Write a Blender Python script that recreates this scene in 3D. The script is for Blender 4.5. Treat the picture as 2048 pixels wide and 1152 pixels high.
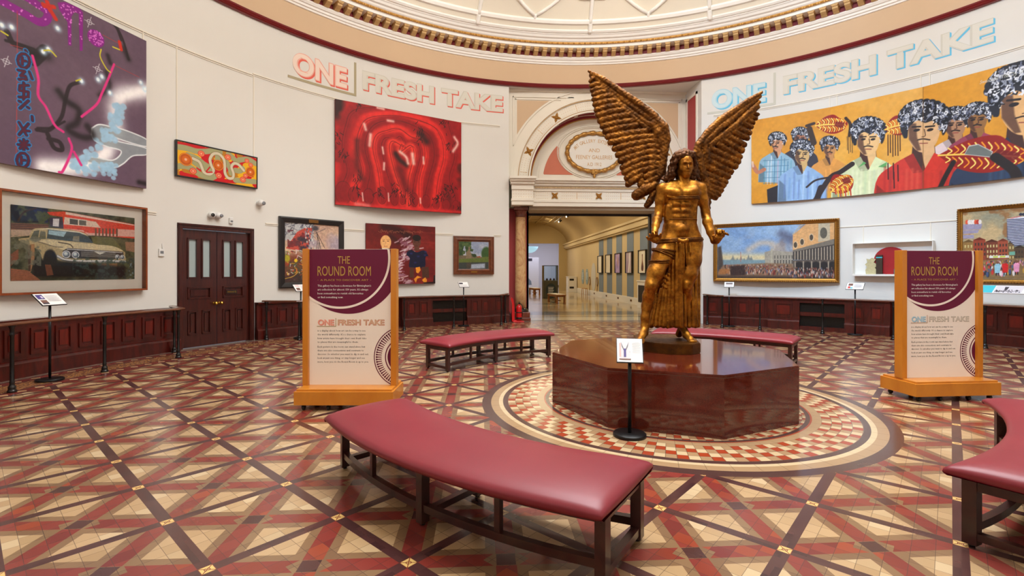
import bpy, bmesh, math, random
import numpy as np
from mathutils import Vector, Matrix

for _o in list(bpy.data.objects):
    bpy.data.objects.remove(_o, do_unlink=True)
SC = bpy.context.scene
COL = SC.collection
PI = math.pi
rad = math.radians

# ------------------------------------------------------------------ camera, world, light, exposure
cd = bpy.data.cameras.new('camera')
cam = bpy.data.objects.new('camera', cd)
COL.objects.link(cam)
cam.location = (-2.156, -5.653, 1.5)
cam.rotation_euler = (rad(90), 0, rad(-3.37))
cd.sensor_width = 36.0
cd.lens = 987.05 / 2048 * 36
cd.shift_y = -32.17 / 2048
cd.clip_end = 200
SC.camera = cam

SC.view_settings.view_transform = 'Standard'
SC.view_settings.look = 'None'
SC.view_settings.gamma = 1.0
SC.view_settings.use_curve_mapping = False
SC.view_settings.exposure = -0.10

wd = bpy.data.worlds.new('world')
SC.world = wd
wd.use_nodes = True
wd.node_tree.nodes['Background'].inputs[0].default_value = (0.75, 0.85, 1.0, 1)
wd.node_tree.nodes['Background'].inputs[1].default_value = 0.4


def area(name, loc, target, energy, color, size, size_y=None, shape=None, spread=180):
    l = bpy.data.lights.new(name, 'AREA')
    l.energy = energy; l.color = color; l.size = size
    if size_y:
        l.shape = 'RECTANGLE'; l.size_y = size_y
    if shape:
        l.shape = shape
    l.spread = rad(spread)
    o = bpy.data.objects.new(name, l); COL.objects.link(o)
    o.location = loc
    o.rotation_euler = (Vector(target) - Vector(loc)).to_track_quat('-Z', 'Y').to_euler()
    return o


def spot(name, loc, target, energy, color, angle, blend=0.6, rad_=0.15):
    l = bpy.data.lights.new(name, 'SPOT')
    l.energy = energy; l.color = color; l.spot_size = rad(angle); l.spot_blend = blend
    l.shadow_soft_size = rad_
    o = bpy.data.objects.new(name, l); COL.objects.link(o)
    o.location = loc
    o.rotation_euler = (Vector(target) - Vector(loc)).to_track_quat('-Z', 'Y').to_euler()
    return o


WARM = (1.0, 0.84, 0.62)
NEUT = (1.0, 0.95, 0.88)
COOL = (0.44, 0.70, 1.0)
# daylight of the glazed dome, then track lamps high up; cool ones added for the right wall
area('dome_daylight', (0.15, 0.2, 10.0), (0.15, 0.2, 0), 720, (0.88, 0.95, 1.0), 7.6, shape='DISK', spread=120)
for th, e, c in ((-100, 80, WARM), (-62, 80, WARM), (-28, 80, NEUT), (32, 200, COOL), (58, 200, COOL), (92, 200, COOL), (-150, 110, NEUT), (175, 110, NEUT)):
    a = rad(th)
    spot('wall_wash', (0.15 + 3.6 * math.sin(a), 0.2 + 3.6 * math.cos(a), 8.9),
         (0.15 + 9.0 * math.sin(a), 0.2 + 9.0 * math.cos(a), 1.6), e, c, 80, 0.9, 0.35)
# added spots thrown across the room to brighten the lower walls
for th, src, e, c in ((32, 225, 1900, COOL), (58, 240, 1900, COOL), (84, 262, 1300, COOL), (-96, 75, 620, NEUT), (-64, 100, 620, NEUT), (-34, 140, 620, NEUT)):
    a, b = rad(th), rad(src)
    spot('wall_wash', (0.15 + 2.6 * math.sin(b), 0.2 + 2.6 * math.cos(b), 9.0),
         (0.15 + 9.0 * math.sin(a), 0.2 + 9.0 * math.cos(a), 1.5), e, c, 46, 0.9, 0.4)
for th, src in ((36, 228), (56, 240), (78, 258)):      # added cool spots brightening the frieze and lettering
    a, b = rad(th), rad(src)
    spot('wall_wash', (0.15 + 2.6 * math.sin(b), 0.2 + 2.6 * math.cos(b), 9.0),
         (0.15 + 9.0 * math.sin(a), 0.2 + 9.0 * math.cos(a), 7.2), 700, COOL, 34, 0.9, 0.4)
# added fill spots from behind the camera, to brighten the two sign boards
spot('sign_fill_spot', (-4.2, -6.2, 8.5), (-3.65, 0.0, 1.05), 1300, (1.0, 0.93, 0.84), 19, 0.6, 0.4)
spot('sign_fill_spot', (1.6, -6.9, 8.5), (3.32, 0.0, 1.05), 1300, (0.96, 0.96, 1.0), 19, 0.6, 0.4)
# cove lighting that washes the inside of the dome
for th in range(0, 360, 45):
    a = rad(th + 10)
    area('cove_light', (0.15 + 4.3 * math.sin(a), 0.2 + 4.3 * math.cos(a), 8.75), (0.15 + 8.6 * math.sin(a), 0.2 + 8.6 * math.cos(a), 9.15), 66, (1.0, 0.97, 0.92), 1.6, 0.5, spread=150)
# dome-mounted spot on the figure
spot('figure_spot', (-3.2, -4.6, 8.6), (0.1, 0.1, 1.9), 560, (1.0, 0.86, 0.62), 34, 0.7, 0.25)
spot('figure_spot', (3.4, -3.9, 8.8), (0.1, 0.1, 1.9), 160, (1.0, 0.9, 0.75), 34, 0.7, 0.25)
# the gallery beyond the arch
for yy in (13.5, 19.0, 25.0, 31.0):
    area('gallery_lamp', (1.38, yy, 5.1), (3.2, yy, 0), 150, (1.0, 0.84, 0.58), 1.6, 3.0)
area('arch_lamp', (1.38, 10.9, 3.2), (1.38, 12.0, 0), 10, (1.0, 0.85, 0.6), 2.4, 0.3)
area('far_room_lamp', (2.5, 39.5, 4.9), (2.8, 39.5, 0), 260, (0.86, 0.85, 1.0), 4.0, 6.0)

# ------------------------------------------------------------------ helpers
WX, WY = 0.15, 0.2       # centre of the round room


def pol(th, r, z=0.0):
    a = rad(th)
    return (WX + r * math.sin(a), WY + r * math.cos(a), z)


class MB:
    """collects shapes and links them as ONE mesh object"""
    def __init__(s):
        s.v = []; s.f = []; s.mi = []; s.sm = []; s.cur = 0; s.smooth = False; s.T = None

    def add(s, vs, fs, smooth=None):
        n = len(s.v)
        if s.T is not None:
            vs = [tuple(s.T @ Vector(q)) for q in vs]
        s.v += [tuple(q) for q in vs]
        sm = s.smooth if smooth is None else smooth
        for q in fs:
            s.f.append([i + n for i in q]); s.mi.append(s.cur); s.sm.append(sm)
        return s

    def box(s, x0, x1, y0, y1, z0, z1, b=0.0):
        if b <= 0:
            v = [(x, y, z) for z in (z0, z1) for y in (y0, y1) for x in (x0, x1)]
            return s.add(v, [(0, 2, 3, 1), (4, 5, 7, 6), (0, 1, 5, 4), (2, 6, 7, 3), (0, 4, 6, 2), (1, 3, 7, 5)], False)
        bm = bmesh.new()
        bmesh.ops.create_cube(bm, size=1)
        for q in bm.verts:
            q.co = ((x0 + x1) / 2 + q.co.x * (x1 - x0), (y0 + y1) / 2 + q.co.y * (y1 - y0), (z0 + z1) / 2 + q.co.z * (z1 - z0))
        b = min(b, .45 * min(x1 - x0, y1 - y0, z1 - z0))
        bmesh.ops.bevel(bm, geom=bm.edges[:], offset=b, segments=2, affect='EDGES', profile=.5)
        return s.bm(bm)

    def bm(s, bm, smooth=None):
        bm.verts.index_update()
        s.add([tuple(q.co) for q in bm.verts], [[q.index for q in fc.verts] for fc in bm.faces], smooth)
        bm.free()
        return s

    def prism(s, pts, z0, z1, smooth=False):
        """polygon pts (x,y) counter-clockwise, extruded in z"""
        n = len(pts)
        v = [(x, y, z0) for x, y in pts] + [(x, y, z1) for x, y in pts]
        f = [list(range(n))[::-1], list(range(n, 2 * n))] + [(i, (i + 1) % n, (i + 1) % n + n, i + n) for i in range(n)]
        return s.add(v, f, smooth)

    def prism_y(s, pts, y0, y1):
        """polygon pts (x,z), extruded in y"""
        n = len(pts)
        v = [(x, y0, z) for x, z in pts] + [(x, y1, z) for x, z in pts]
        f = [list(range(n)), list(range(n, 2 * n))[::-1]] + [(i, i + n, (i + 1) % n + n, (i + 1) % n) for i in range(n)]
        return s.add(v, f, False)

    def lathe(s, prof, c=(0, 0, 0), seg=24, axis='z', smooth=True):
        v = []; f = []
        n = len(prof)
        for i in range(seg):
            a = 2 * PI * i / seg
            for r, h in prof:
                x, y = r * math.cos(a), r * math.sin(a)
                p = {'z': (x, y, h), 'y': (x, h, y), 'x': (h, x, y)}[axis]
                v.append((c[0] + p[0], c[1] + p[1], c[2] + p[2]))
        for i in range(seg):
            j = (i + 1) % seg
            for k in range(n - 1):
                f.append((i * n + k, j * n + k, j * n + k + 1, i * n + k + 1))
        f.append([i * n for i in range(seg)][::-1]); f.append([i * n + n - 1 for i in range(seg)])
        return s.add(v, f, smooth)

    def tube(s, pts, r, seg=8, closed=False, cap=True):
        P = [Vector(p) for p in pts]
        n = len(P)
        rs = r if isinstance(r, (list, tuple)) else [r] * n
        v = []; f = []
        up = Vector((0, 0, 1))
        prevx = None
        for i in range(n):
            if closed:
                d = P[(i + 1) % n] - P[i - 1]
            else:
                d = P[min(i + 1, n - 1)] - P[max(i - 1, 0)]
            d = d.normalized() if d.length > 1e-9 else Vector((0, 0, 1))
            if prevx is None:
                ref = up if abs(d.z) < .9 else Vector((0, 1, 0))
                x = d.cross(ref).normalized()
            else:
                x = (prevx - d * prevx.dot(d))
                x = x.normalized() if x.length > 1e-6 else d.orthogonal().normalized()
            prevx = x
            y = d.cross(x)
            for k in range(seg):
                a = 2 * PI * k / seg
                v.append(tuple(P[i] + (x * math.cos(a) + y * math.sin(a)) * rs[i]))
        m = n if closed else n - 1
        for i in range(m):
            j = (i + 1) % n
            for k in range(seg):
                l = (k + 1) % seg
                f.append((i * seg + k, i * seg + l, j * seg + l, j * seg + k))
        if cap and not closed:
            f.append(list(range(seg))[::-1]); f.append([(n - 1) * seg + k for k in range(seg)])
        return s.add(v, f, True)

    def sweep_rect(s, w, h, prof, z0=0.0, closed_prof=True, smooth=False):
        """mitred frame round the rectangle x +-w/2, z z0..z0+h ; prof = (outward offset, y)"""
        n = len(prof); v = []; f = []
        for sx, sz in ((-1, 0), (1, 0), (1, 1), (-1, 1)):
            for o, y in prof:
                v.append((sx * (w / 2 + o), y, z0 + (h + o if sz else -o)))
        for c in range(4):
            d = (c + 1) % 4
            for k in range(n if closed_prof else n - 1):
                l = (k + 1) % n
                f.append((c * n + k, d * n + k, d * n + l, c * n + l))
        return s.add(v, f, smooth)

    def polar(s, t0, t1, r0, r1, z0, z1, step=1.5, ends=True):
        """curved block of the round room: angles t0..t1, radii r0<r1"""
        n = max(1, int(math.ceil(abs(t1 - t0) / step)))
        v = []; f = []
        for i in range(n + 1):
            t = t0 + (t1 - t0) * i / n
            v += [pol(t, r0, z0), pol(t, r1, z0), pol(t, r1, z1), pol(t, r0, z1)]
        for i in range(n):
            a, b = i * 4, i * 4 + 4
            for k in range(4):
                l = (k + 1) % 4
                f.append((a + k, b + k, b + l, a + l))
        if ends:
            f.append((0, 1, 2, 3)); f.append((n * 4 + 3, n * 4 + 2, n * 4 + 1, n * 4))
        return s.add(v, f, False)

    def polar_prof(s, t0, t1, prof, step=1.5, closed=True, ends=True, smooth=False):
        """moulding: closed profile of (r,z) swept round the room"""
        n = max(1, int(math.ceil(abs(t1 - t0) / step))); m = len(prof)
        v = []; f = []
        for i in range(n + 1):
            t = t0 + (t1 - t0) * i / n
            v += [pol(t, r, z) for r, z in prof]
        for i in range(n):
            a, b = i * m, i * m + m
            for k in range(m if closed else m - 1):
                l = (k + 1) % m
                f.append((a + k, b + k, b + l, a + l))
        if closed and ends:
            f.append(list(range(m))); f.append([n * m + k for k in range(m)][::-1])
        return s.add(v, f, smooth)

    def flat(s, polys, y, T=None):
        """2D polygons (list of [(x,z),...]) laid on plane y"""
        for p in polys:
            if len(p) >= 3:
                s.add([(a, y, b) for a, b in p], [list(range(len(p)))], False)
        return s

    def build(s, name, mats, parent=None, auto=True):
        me = bpy.data.meshes.new(name)
        me.from_pydata(s.v, [], s.f)
        mats = mats if isinstance(mats, (list, tuple)) else [mats]
        for m in mats:
            me.materials.append(m)
        if s.f:
            me.polygons.foreach_set('material_index', s.mi)
            me.polygons.foreach_set('use_smooth', s.sm)
        bm = bmesh.new(); bm.from_mesh(me)
        bmesh.ops.recalc_face_normals(bm, faces=bm.faces[:])
        bm.to_mesh(me); bm.free()
        me.update()
        o = bpy.data.objects.new(name, me)
        COL.objects.link(o)
        if parent:
            o.parent = parent
        return o


def tag(o, label=None, cat=None, group=None, kind=None):
    if label: o['label'] = label
    if cat: o['category'] = cat
    if group: o['group'] = group
    if kind: o['kind'] = kind
    return o


def thing(name, label, cat, loc=(0, 0, 0), rz=0.0, group=None):
    o = bpy.data.objects.new(name, None)
    COL.objects.link(o)
    o.empty_display_size = .1
    o.location = loc; o.rotation_euler = (0, 0, rz)
    return tag(o, label, cat, group)


def structure(o):
    o['kind'] = 'structure'
    return o


def copy_thing(o, loc=None, rz=None, label=None, parent=None):
    c = o.copy(); COL.objects.link(c)
    if parent is not None:
        c.parent = parent
    if loc is not None: c.location = loc
    if rz is not None: c.rotation_euler = (0, 0, rz)
    if label: c['label'] = label
    for ch in list(o.children):
        copy_thing(ch, parent=c)
    return c


# ------------------------------------------------------------------ lettering
_tc = {}


def text2d(s, bold=0.0, res=3):
    """outline of a line of lettering as flat polygons; cap height 1, origin at left of the baseline"""
    key = (s, bold, res)
    if key in _tc:
        return _tc[key]
    cu = bpy.data.curves.new('lettering', 'FONT')
    cu.body = s; cu.size = 1.0; cu.resolution_u = res; cu.offset = bold; cu.fill_mode = 'FRONT'
    ob = bpy.data.objects.new('lettering', cu); COL.objects.link(ob)
    dg = bpy.context.evaluated_depsgraph_get(); dg.update()
    me = bpy.data.meshes.new_from_object(ob.evaluated_get(dg))
    vs = [(q.co.x, q.co.y) for q in me.vertices]
    fs = [list(p.vertices) for p in me.polygons]
    bpy.data.objects.remove(ob, do_unlink=True); bpy.data.curves.remove(cu); bpy.data.meshes.remove(me)
    k = 1 / .729
    vs = [(x * k, y * k) for x, y in vs]
    _tc[key] = (vs, fs)
    return vs, fs


def put_text(mb, s, x0, z0, cap, fn, width=None, align='l', bold=0.0, res=3, squash=1.0):
    """fn maps (x, z) on the sign's face to a point"""
    vs, fs = text2d(s, bold, res)
    if not vs:
        return
    xs = [p[0] for p in vs]; w0 = max(xs) - min(xs); xm = min(xs)
    sx = cap * squash if width is None else width / w0
    tot = w0 * sx
    off = x0 - (0 if align == 'l' else tot / 2 if align == 'c' else tot)
    mb.add([fn(off + (x - xm) * sx, z0 + y * cap) for x, y in vs], fs, False)
    return tot


def clip_rect(poly, x0, x1, z0, z1):
    def cl(p, inside, inter):
        out = []
        for i in range(len(p)):
            a, b = p[i - 1], p[i]
            ia, ib = inside(a), inside(b)
            if ia != ib: out.append(inter(a, b))
            if ib: out.append(b)
        return out
    for ax, val, sg in ((0, x0, 1), (0, x1, -1), (1, z0, 1), (1, z1, -1)):
        if not poly: break
        def ins(q): return sg * (q[ax] - val) >= 0
        def itx(a, b):
            t = (val - a[ax]) / (b[ax] - a[ax])
            return (a[0] + t * (b[0] - a[0]), a[1] + t * (b[1] - a[1]))
        poly = cl(poly, ins, itx)
    return poly


def ring_polys(cx, cz, r0, r1, n=96, a0=0, a1=360):
    out = []
    for i in range(n):
        a = rad(a0 + (a1 - a0) * i / n); b = rad(a0 + (a1 - a0) * (i + 1) / n)
        if r0 <= 0:
            out.append([(cx, cz), (cx + r1 * math.cos(a), cz + r1 * math.sin(a)), (cx + r1 * math.cos(b), cz + r1 * math.sin(b))])
        else:
            out.append([(cx + r0 * math.cos(a), cz + r0 * math.sin(a)), (cx + r1 * math.cos(a), cz + r1 * math.sin(a)),
                        (cx + r1 * math.cos(b), cz + r1 * math.sin(b)), (cx + r0 * math.cos(b), cz + r0 * math.sin(b))])
    return out


# ------------------------------------------------------------------ materials
def lin(c):
    return tuple((x / 255 / 12.92) if x / 255 <= .04045 else ((x / 255 + .055) / 1.055) ** 2.4 for x in c)


class NT:
    def __init__(s, name):
        s.m = bpy.data.materials.new(name); s.m.use_nodes = True
        s.t = s.m.node_tree; s.n = s.t.nodes; s.l = s.t.links
        s.p = s.n['Principled BSDF']

    def node(s, typ, **kw):
        q = s.n.new(typ)
        for k, v in kw.items(): setattr(q, k, v)
        return q

    def sock(s, inp, v):
        if isinstance(v, X): v = v.s
        if hasattr(v, 'is_output'): s.l.new(v, inp)
        elif isinstance(v, (tuple, list)) and len(v) == 3 and inp.type == 'RGBA': inp.default_value = (*v, 1)
        else: inp.default_value = v

    def coords(s, kind='Object'):
        return s.node('ShaderNodeTexCoord').outputs[kind]

    def noise(s, vec, scale, detail=4, rough=.55, dist=0.0):
        q = s.node('ShaderNodeTexNoise')
        s.sock(q.inputs['Vector'], vec); q.inputs['Scale'].default_value = scale
        q.inputs['Detail'].default_value = detail; q.inputs['Roughness'].default_value = rough
        q.inputs['Distortion'].default_value = dist
        return q.outputs['Fac']

    def ramp(s, fac, stops):
        q = s.node('ShaderNodeValToRGB')
        s.sock(q.inputs[0], fac)
        e = q.color_ramp.elements
        while len(e) < len(stops): e.new(.5)
        for i, (p, c) in enumerate(stops):
            e[i].position = p; e[i].color = (*c, 1)
        return q.outputs[0]

    def mix(s, fac, a, b):
        q = s.node('ShaderNodeMix', data_type='RGBA')
        s.sock(q.inputs[0], fac); s.sock(q.inputs[6], a); s.sock(q.inputs[7], b)
        return q.outputs[2]

    def bump(s, h, strength=.3, dist=.01):
        q = s.node('ShaderNodeBump')
        q.inputs['Strength'].default_value = strength; q.inputs['Distance'].default_value = dist
        s.sock(q.inputs['Height'], h); s.l.new(q.outputs[0], s.p.inputs['Normal'])

    def mapping(s, vec, scale=(1, 1, 1), rot=(0, 0, 0)):
        q = s.node('ShaderNodeMapping')
        s.sock(q.inputs[0], vec); q.inputs['Scale'].default_value = scale; q.inputs['Rotation'].default_value = rot
        return q.outputs[0]

    def set(s, **kw):
        names = dict(color='Base Color', rough='Roughness', metal='Metallic', spec='Specular IOR Level', coat='Coat Weight', coat_rough='Coat Roughness', alpha='Alpha', trans='Transmission Weight', emit='Emission Strength', emit_color='Emission Color', ior='IOR', sheen='Sheen Weight')
        for k, v in kw.items(): s.sock(s.p.inputs[names[k]], v)
        return s


class X:
    """small arithmetic on node sockets"""
    def __init__(s, nt, sock): s.nt = nt; s.s = sock

    def op(s, o, *args, clamp=False):
        q = s.nt.node('ShaderNodeMath', operation=o); q.use_clamp = clamp
        s.nt.sock(q.inputs[0], s.s)
        for i, a in enumerate(args): s.nt.sock(q.inputs[i + 1], a)
        return X(s.nt, q.outputs[0])

    def __add__(s, o): return s.op('ADD', o)
    def __sub__(s, o): return s.op('SUBTRACT', o)
    def __mul__(s, o): return s.op('MULTIPLY', o)
    def abs(s): return s.op('ABSOLUTE')
    def fract(s): return s.op('FRACT')
    def floor(s): return s.op('FLOOR')
    def lt(s, o): return s.op('LESS_THAN', o)
    def gt(s, o): return s.op('GREATER_THAN', o)
    def min(s, o): return s.op('MINIMUM', o)
    def max(s, o): return s.op('MAXIMUM', o)
    def mod(s, o): return s.op('FLOORED_MODULO', o)


M = {}


def mat(name, rgb, rough=.5, metal=0.0, var=0.0, scale=6.0, bump=0.0, bscale=60.0, coat=0.0, spec=.5, var_rgb=None):
    """plain coloured surface with a little procedural variation"""
    t = NT(name)
    c = lin(rgb)
    if var > 0 or var_rgb:
        n = t.noise(t.coords(), scale)
        c2 = lin(var_rgb) if var_rgb else tuple(x * (1 - var) for x in c)
        col = t.ramp(n, [(.3, c), (.7, c2)])
        t.set(color=col)
    else:
        t.set(color=c)
    t.set(rough=rough, metal=metal, coat=coat, spec=spec)
    if coat: t.set(coat_rough=.08)
    if bump > 0:
        t.bump(t.noise(t.coords(), bscale, 3), bump, .01)
    M[name] = t.m
    return t.m


def wood(name, c1, c2, rough=.35, scale=(1, 1, 14), coat=.0, grain=3.0, bump=.05):
    t = NT(name)
    v = t.mapping(t.coords(), scale)
    n = t.noise(v, grain, 6, .6, 1.2)
    t.set(color=t.ramp(n, [(.3, lin(c1)), (.7, lin(c2))]), rough=rough, coat=coat, coat_rough=.1)
    if bump: t.bump(n, bump, .004)
    M[name] = t.m
    return t.m
# walls and stonework
mat('wall_paint', (228, 226, 220), .75, var=.03, scale=.8, bump=.02, bscale=40)
mat('moulding_paint', (236, 229, 214), .55, var=.02, scale=2)
mat('white_gloss', (238, 236, 230), .35)
mat('peach_paint', (214, 184, 150), .7, var=.04, scale=.7)
mat('salmon_paint', (205, 118, 92), .65, var=.12, scale=3)
mat('red_paint', (150, 30, 38), .45, var=.06, scale=3)
mat('deep_red_paint', (132, 28, 40), .5)
mat('string_red', (118, 18, 24), .35, coat=.3)
mat('panel_red', (176, 66, 66), .6, var=.06, scale=2)
mat('gold_paint', (200, 150, 78), .38, metal=.55, var=.25, scale=30, bump=.1, bscale=50)
mat('pale_gold_paint', (214, 178, 122), .45, metal=.25, var=.12, scale=20)
mat('gold_line', (206, 160, 96), .45, metal=.2)
mat('dome_paint', (238, 230, 212), .7, var=.03, scale=.7)
mat('rib_paint', (246, 244, 238), .6)
mat('gilt_frame', (186, 134, 60), .38, metal=.75, var=.35, scale=40, bump=.5, bscale=70)
mat('gilt_dark', (136, 92, 40), .45, metal=.6, var=.4, scale=60, bump=.4, bscale=90)
wood('mahogany', (90, 22, 12), (50, 10, 7), .28, (3, 3, .6), .35)
wood('mahogany_field', (118, 26, 12), (74, 14, 8), .28, (3, 3, .6), .35)
wood('door_wood', (78, 27, 18), (45, 13, 10), .3, (6, 6, .5), .3)
wood('rail_wood', (112, 62, 34), (74, 36, 20), .3, (1, 1, 6), .4)
wood('bench_wood', (70, 26, 18), (38, 12, 10), .33, (2, 2, 2), .3)
wood('sign_wood', (206, 132, 38), (188, 112, 26), .33, (1.2, 1.2, .5), .3, 2.0, .03)
wood('box_frame_wood', (150, 74, 30), (122, 54, 20), .4, (2, 2, 2))
wood('brown_frame_wood', (124, 64, 28), (88, 42, 18), .38, (2, 2, 2), .2)
wood('oak', (168, 108, 54), (130, 78, 36), .4, (3, 3, 1))
wood('pale_ply', (214, 170, 110), (190, 146, 90), .45, (3, 3, 1))
mat('black_metal', (20, 19, 21), .38, metal=.3, spec=.5)
mat('black_iron', (16, 15, 15), .3, metal=.2, coat=.4)
mat('black_frame', (30, 26, 26), .4, var=.2, scale=10)
mat('black_plastic', (18, 18, 19), .45)
mat('white_plastic', (226, 226, 224), .4)
mat('grey_plastic', (120, 122, 126), .4)
mat('lens_black', (10, 10, 12), .12)
mat('brass', (205, 160, 70), .22, metal=1.0)
mat('brass_dull', (150, 110, 52), .4, metal=.8)
mat('chrome', (190, 190, 192), .2, metal=1.0)
mat('card_white', (240, 239, 238), .6)
mat('print_grey', (120, 118, 122), .6)
mat('print_purple', (74, 62, 130), .6)
mat('print_brown', (120, 84, 74), .6)
mat('print_pink', (226, 176, 172), .6)
mat('print_teal', (66, 190, 208), .5)
mat('print_red', (214, 76, 66), .6)
mat('print_dark', (52, 46, 60), .6)
mat('sign_plum', (102, 22, 54), .5, spec=.3)
mat('sign_cream', (238, 226, 212), .5, spec=.3)
mat('sign_white', (240, 236, 228), .5, spec=.3)
mat('sign_gold', (178, 142, 62), .5)
mat('sign_ink', (58, 50, 50), .6)
mat('coral_ink', (232, 104, 88), .7)
mat('coral_pale', (240, 178, 160), .7)
mat('coral_lite', (242, 220, 206), .7)
mat('blue_ink', (104, 196, 232), .7)
mat('blue_pale', (176, 218, 232), .7)
mat('blue_lite', (206, 228, 234), .7)
mat('stone_ink', (210, 207, 194), .7)
mat('stone_lite', (222, 219, 208), .7)
mat('olive_ink', (176, 164, 132), .7)
mat('olive_pale', (206, 206, 194), .7)
mat('fire_red', (206, 16, 24), .3, coat=.4)
mat('rubber', (20, 20, 20), .7)
mat('canvas_edge', (120, 104, 96), .8)
mat('red_canvas_edge', (110, 16, 20), .8)
mat('mat_board', (250, 246, 234), .8)
mat('grille_dark', (38, 30, 22), .45, metal=.3, var=.3, scale=20)
mat('stone_grey', (150, 142, 128), .35, var=.15, scale=4)
mat('tan_wall', (196, 172, 122), .7, var=.04, scale=1.0)
mat('tan_ceiling', (186, 160, 112), .75, var=.06, scale=1.0)
mat('cream_wall', (214, 192, 146), .65, var=.03, scale=1.0)
mat('slate_blue', (124, 140, 158), .65, var=.08, scale=2)
mat('oval_blue', (150, 172, 178), .6)
mat('oval_pale', (206, 204, 196), .6)
mat('white_room', (226, 224, 232), .7)
mat('case_green', (62, 58, 34), .45)
mat('case_dark', (26, 38, 34), .5)
mat('cushion_white', (220, 212, 196), .7)
mat('grey_header', (172, 156, 132), .6)
mat('dark_line', (34, 24, 18), .6)
mat('leather_dust', (90, 60, 50), .6)


def leather():
    t = NT('burgundy_leather')
    co = t.coords()
    n = t.noise(co, 2.2, 3)
    t.set(color=t.ramp(n, [(.3, lin((138, 36, 50))), (.75, lin((128, 30, 46)))]), rough=.42, spec=.6)
    t.bump(t.noise(co, 260, 2), .06, .003)
    M['leather'] = t.m


def granite():
    t = NT('red_granite')
    co = t.coords()
    v = t.node('ShaderNodeTexVoronoi'); t.sock(v.inputs['Vector'], co); v.inputs['Scale'].default_value = 220
    a = t.ramp(v.outputs['Distance'], [(.1, lin((92, 32, 18))), (.45, lin((108, 42, 26))), (.8, lin((88, 28, 16)))])
    n = t.noise(co, 120, 5, .7)
    b = t.mix(t.ramp(n, [(.38, (0, 0, 0)), (.60, (1, 1, 1))]), lin((74, 24, 16)), a)
    w = t.noise(t.mapping(co, (1, 1, 3)), 1.6, 4, .6, 1.5)
    c = t.mix(t.ramp(w, [(.45, (0, 0, 0)), (.75, (.35, .35, .35))]), b, lin((120, 46, 30)))
    t.set(color=c, rough=.10, spec=.55, coat=.35, coat_rough=.03)
    M['granite'] = t.m


def marble_column():
    t = NT('column_marble')
    co = t.mapping(t.coords(), (1, 1, .8), (.0, .55, .2))
    n = t.noise(co, 3.0, 6, .65, 2.2)
    t.set(color=t.ramp(n, [(.2, lin((156, 96, 72))), (.42, lin((196, 148, 100))), (.55, lin((214, 176, 124))), (.68, lin((174, 112, 84))), (.85, lin((206, 166, 118)))]), rough=.18, coat=.3)
    M['column_marble'] = t.m
    t = NT('column_base_marble')
    n = t.noise(t.coords(), 6, 5, .6, 1)
    t.set(color=t.ramp(n, [(.3, lin((96, 44, 34))), (.7, lin((132, 70, 50)))]), rough=.25, coat=.2)
    M['column_base'] = t.m


def bronze(name, bright, mid, dark, sc, rough):
    t = NT(name)
    co = t.coords()
    n = t.noise(co, sc, 6, .68)
    n2 = t.noise(co, sc * 6, 4, .6)
    c = t.ramp(n, [(.28, lin(dark)), (.48, lin(mid)), (.68, lin(bright))])
    c = t.mix(t.ramp(n2, [(.32, (.5, .5, .5)), (.55, (0, 0, 0))]), c, lin(dark))
    t.set(color=c, metal=.85, rough=t.ramp(n2, [(.3, (rough + .18,) * 3), (.7, (rough,) * 3)]), spec=.5)
    t.bump(t.noise(co, sc * 9, 5, .7), .4, .008)
    M[name] = t.m


def marble_floor():
    t = NT('polished_marble_floor')
    co = t.coords()
    n = t.noise(co, .55, 5, .6, 1.0)
    sep = t.node('ShaderNodeSeparateXYZ'); t.sock(sep.inputs[0], co)
    y = X(t, sep.outputs[1])
    c = t.ramp(n, [(.35, lin((196, 174, 132))), (.55, lin((170, 146, 106))), (.75, lin((140, 126, 106)))])
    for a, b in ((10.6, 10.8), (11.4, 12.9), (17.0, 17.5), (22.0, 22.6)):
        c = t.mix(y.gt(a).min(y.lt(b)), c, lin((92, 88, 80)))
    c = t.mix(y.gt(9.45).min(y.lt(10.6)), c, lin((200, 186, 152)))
    t.set(color=c, rough=.14, coat=.3, coat_rough=.06)
    M['marble_floor'] = t.m


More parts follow.
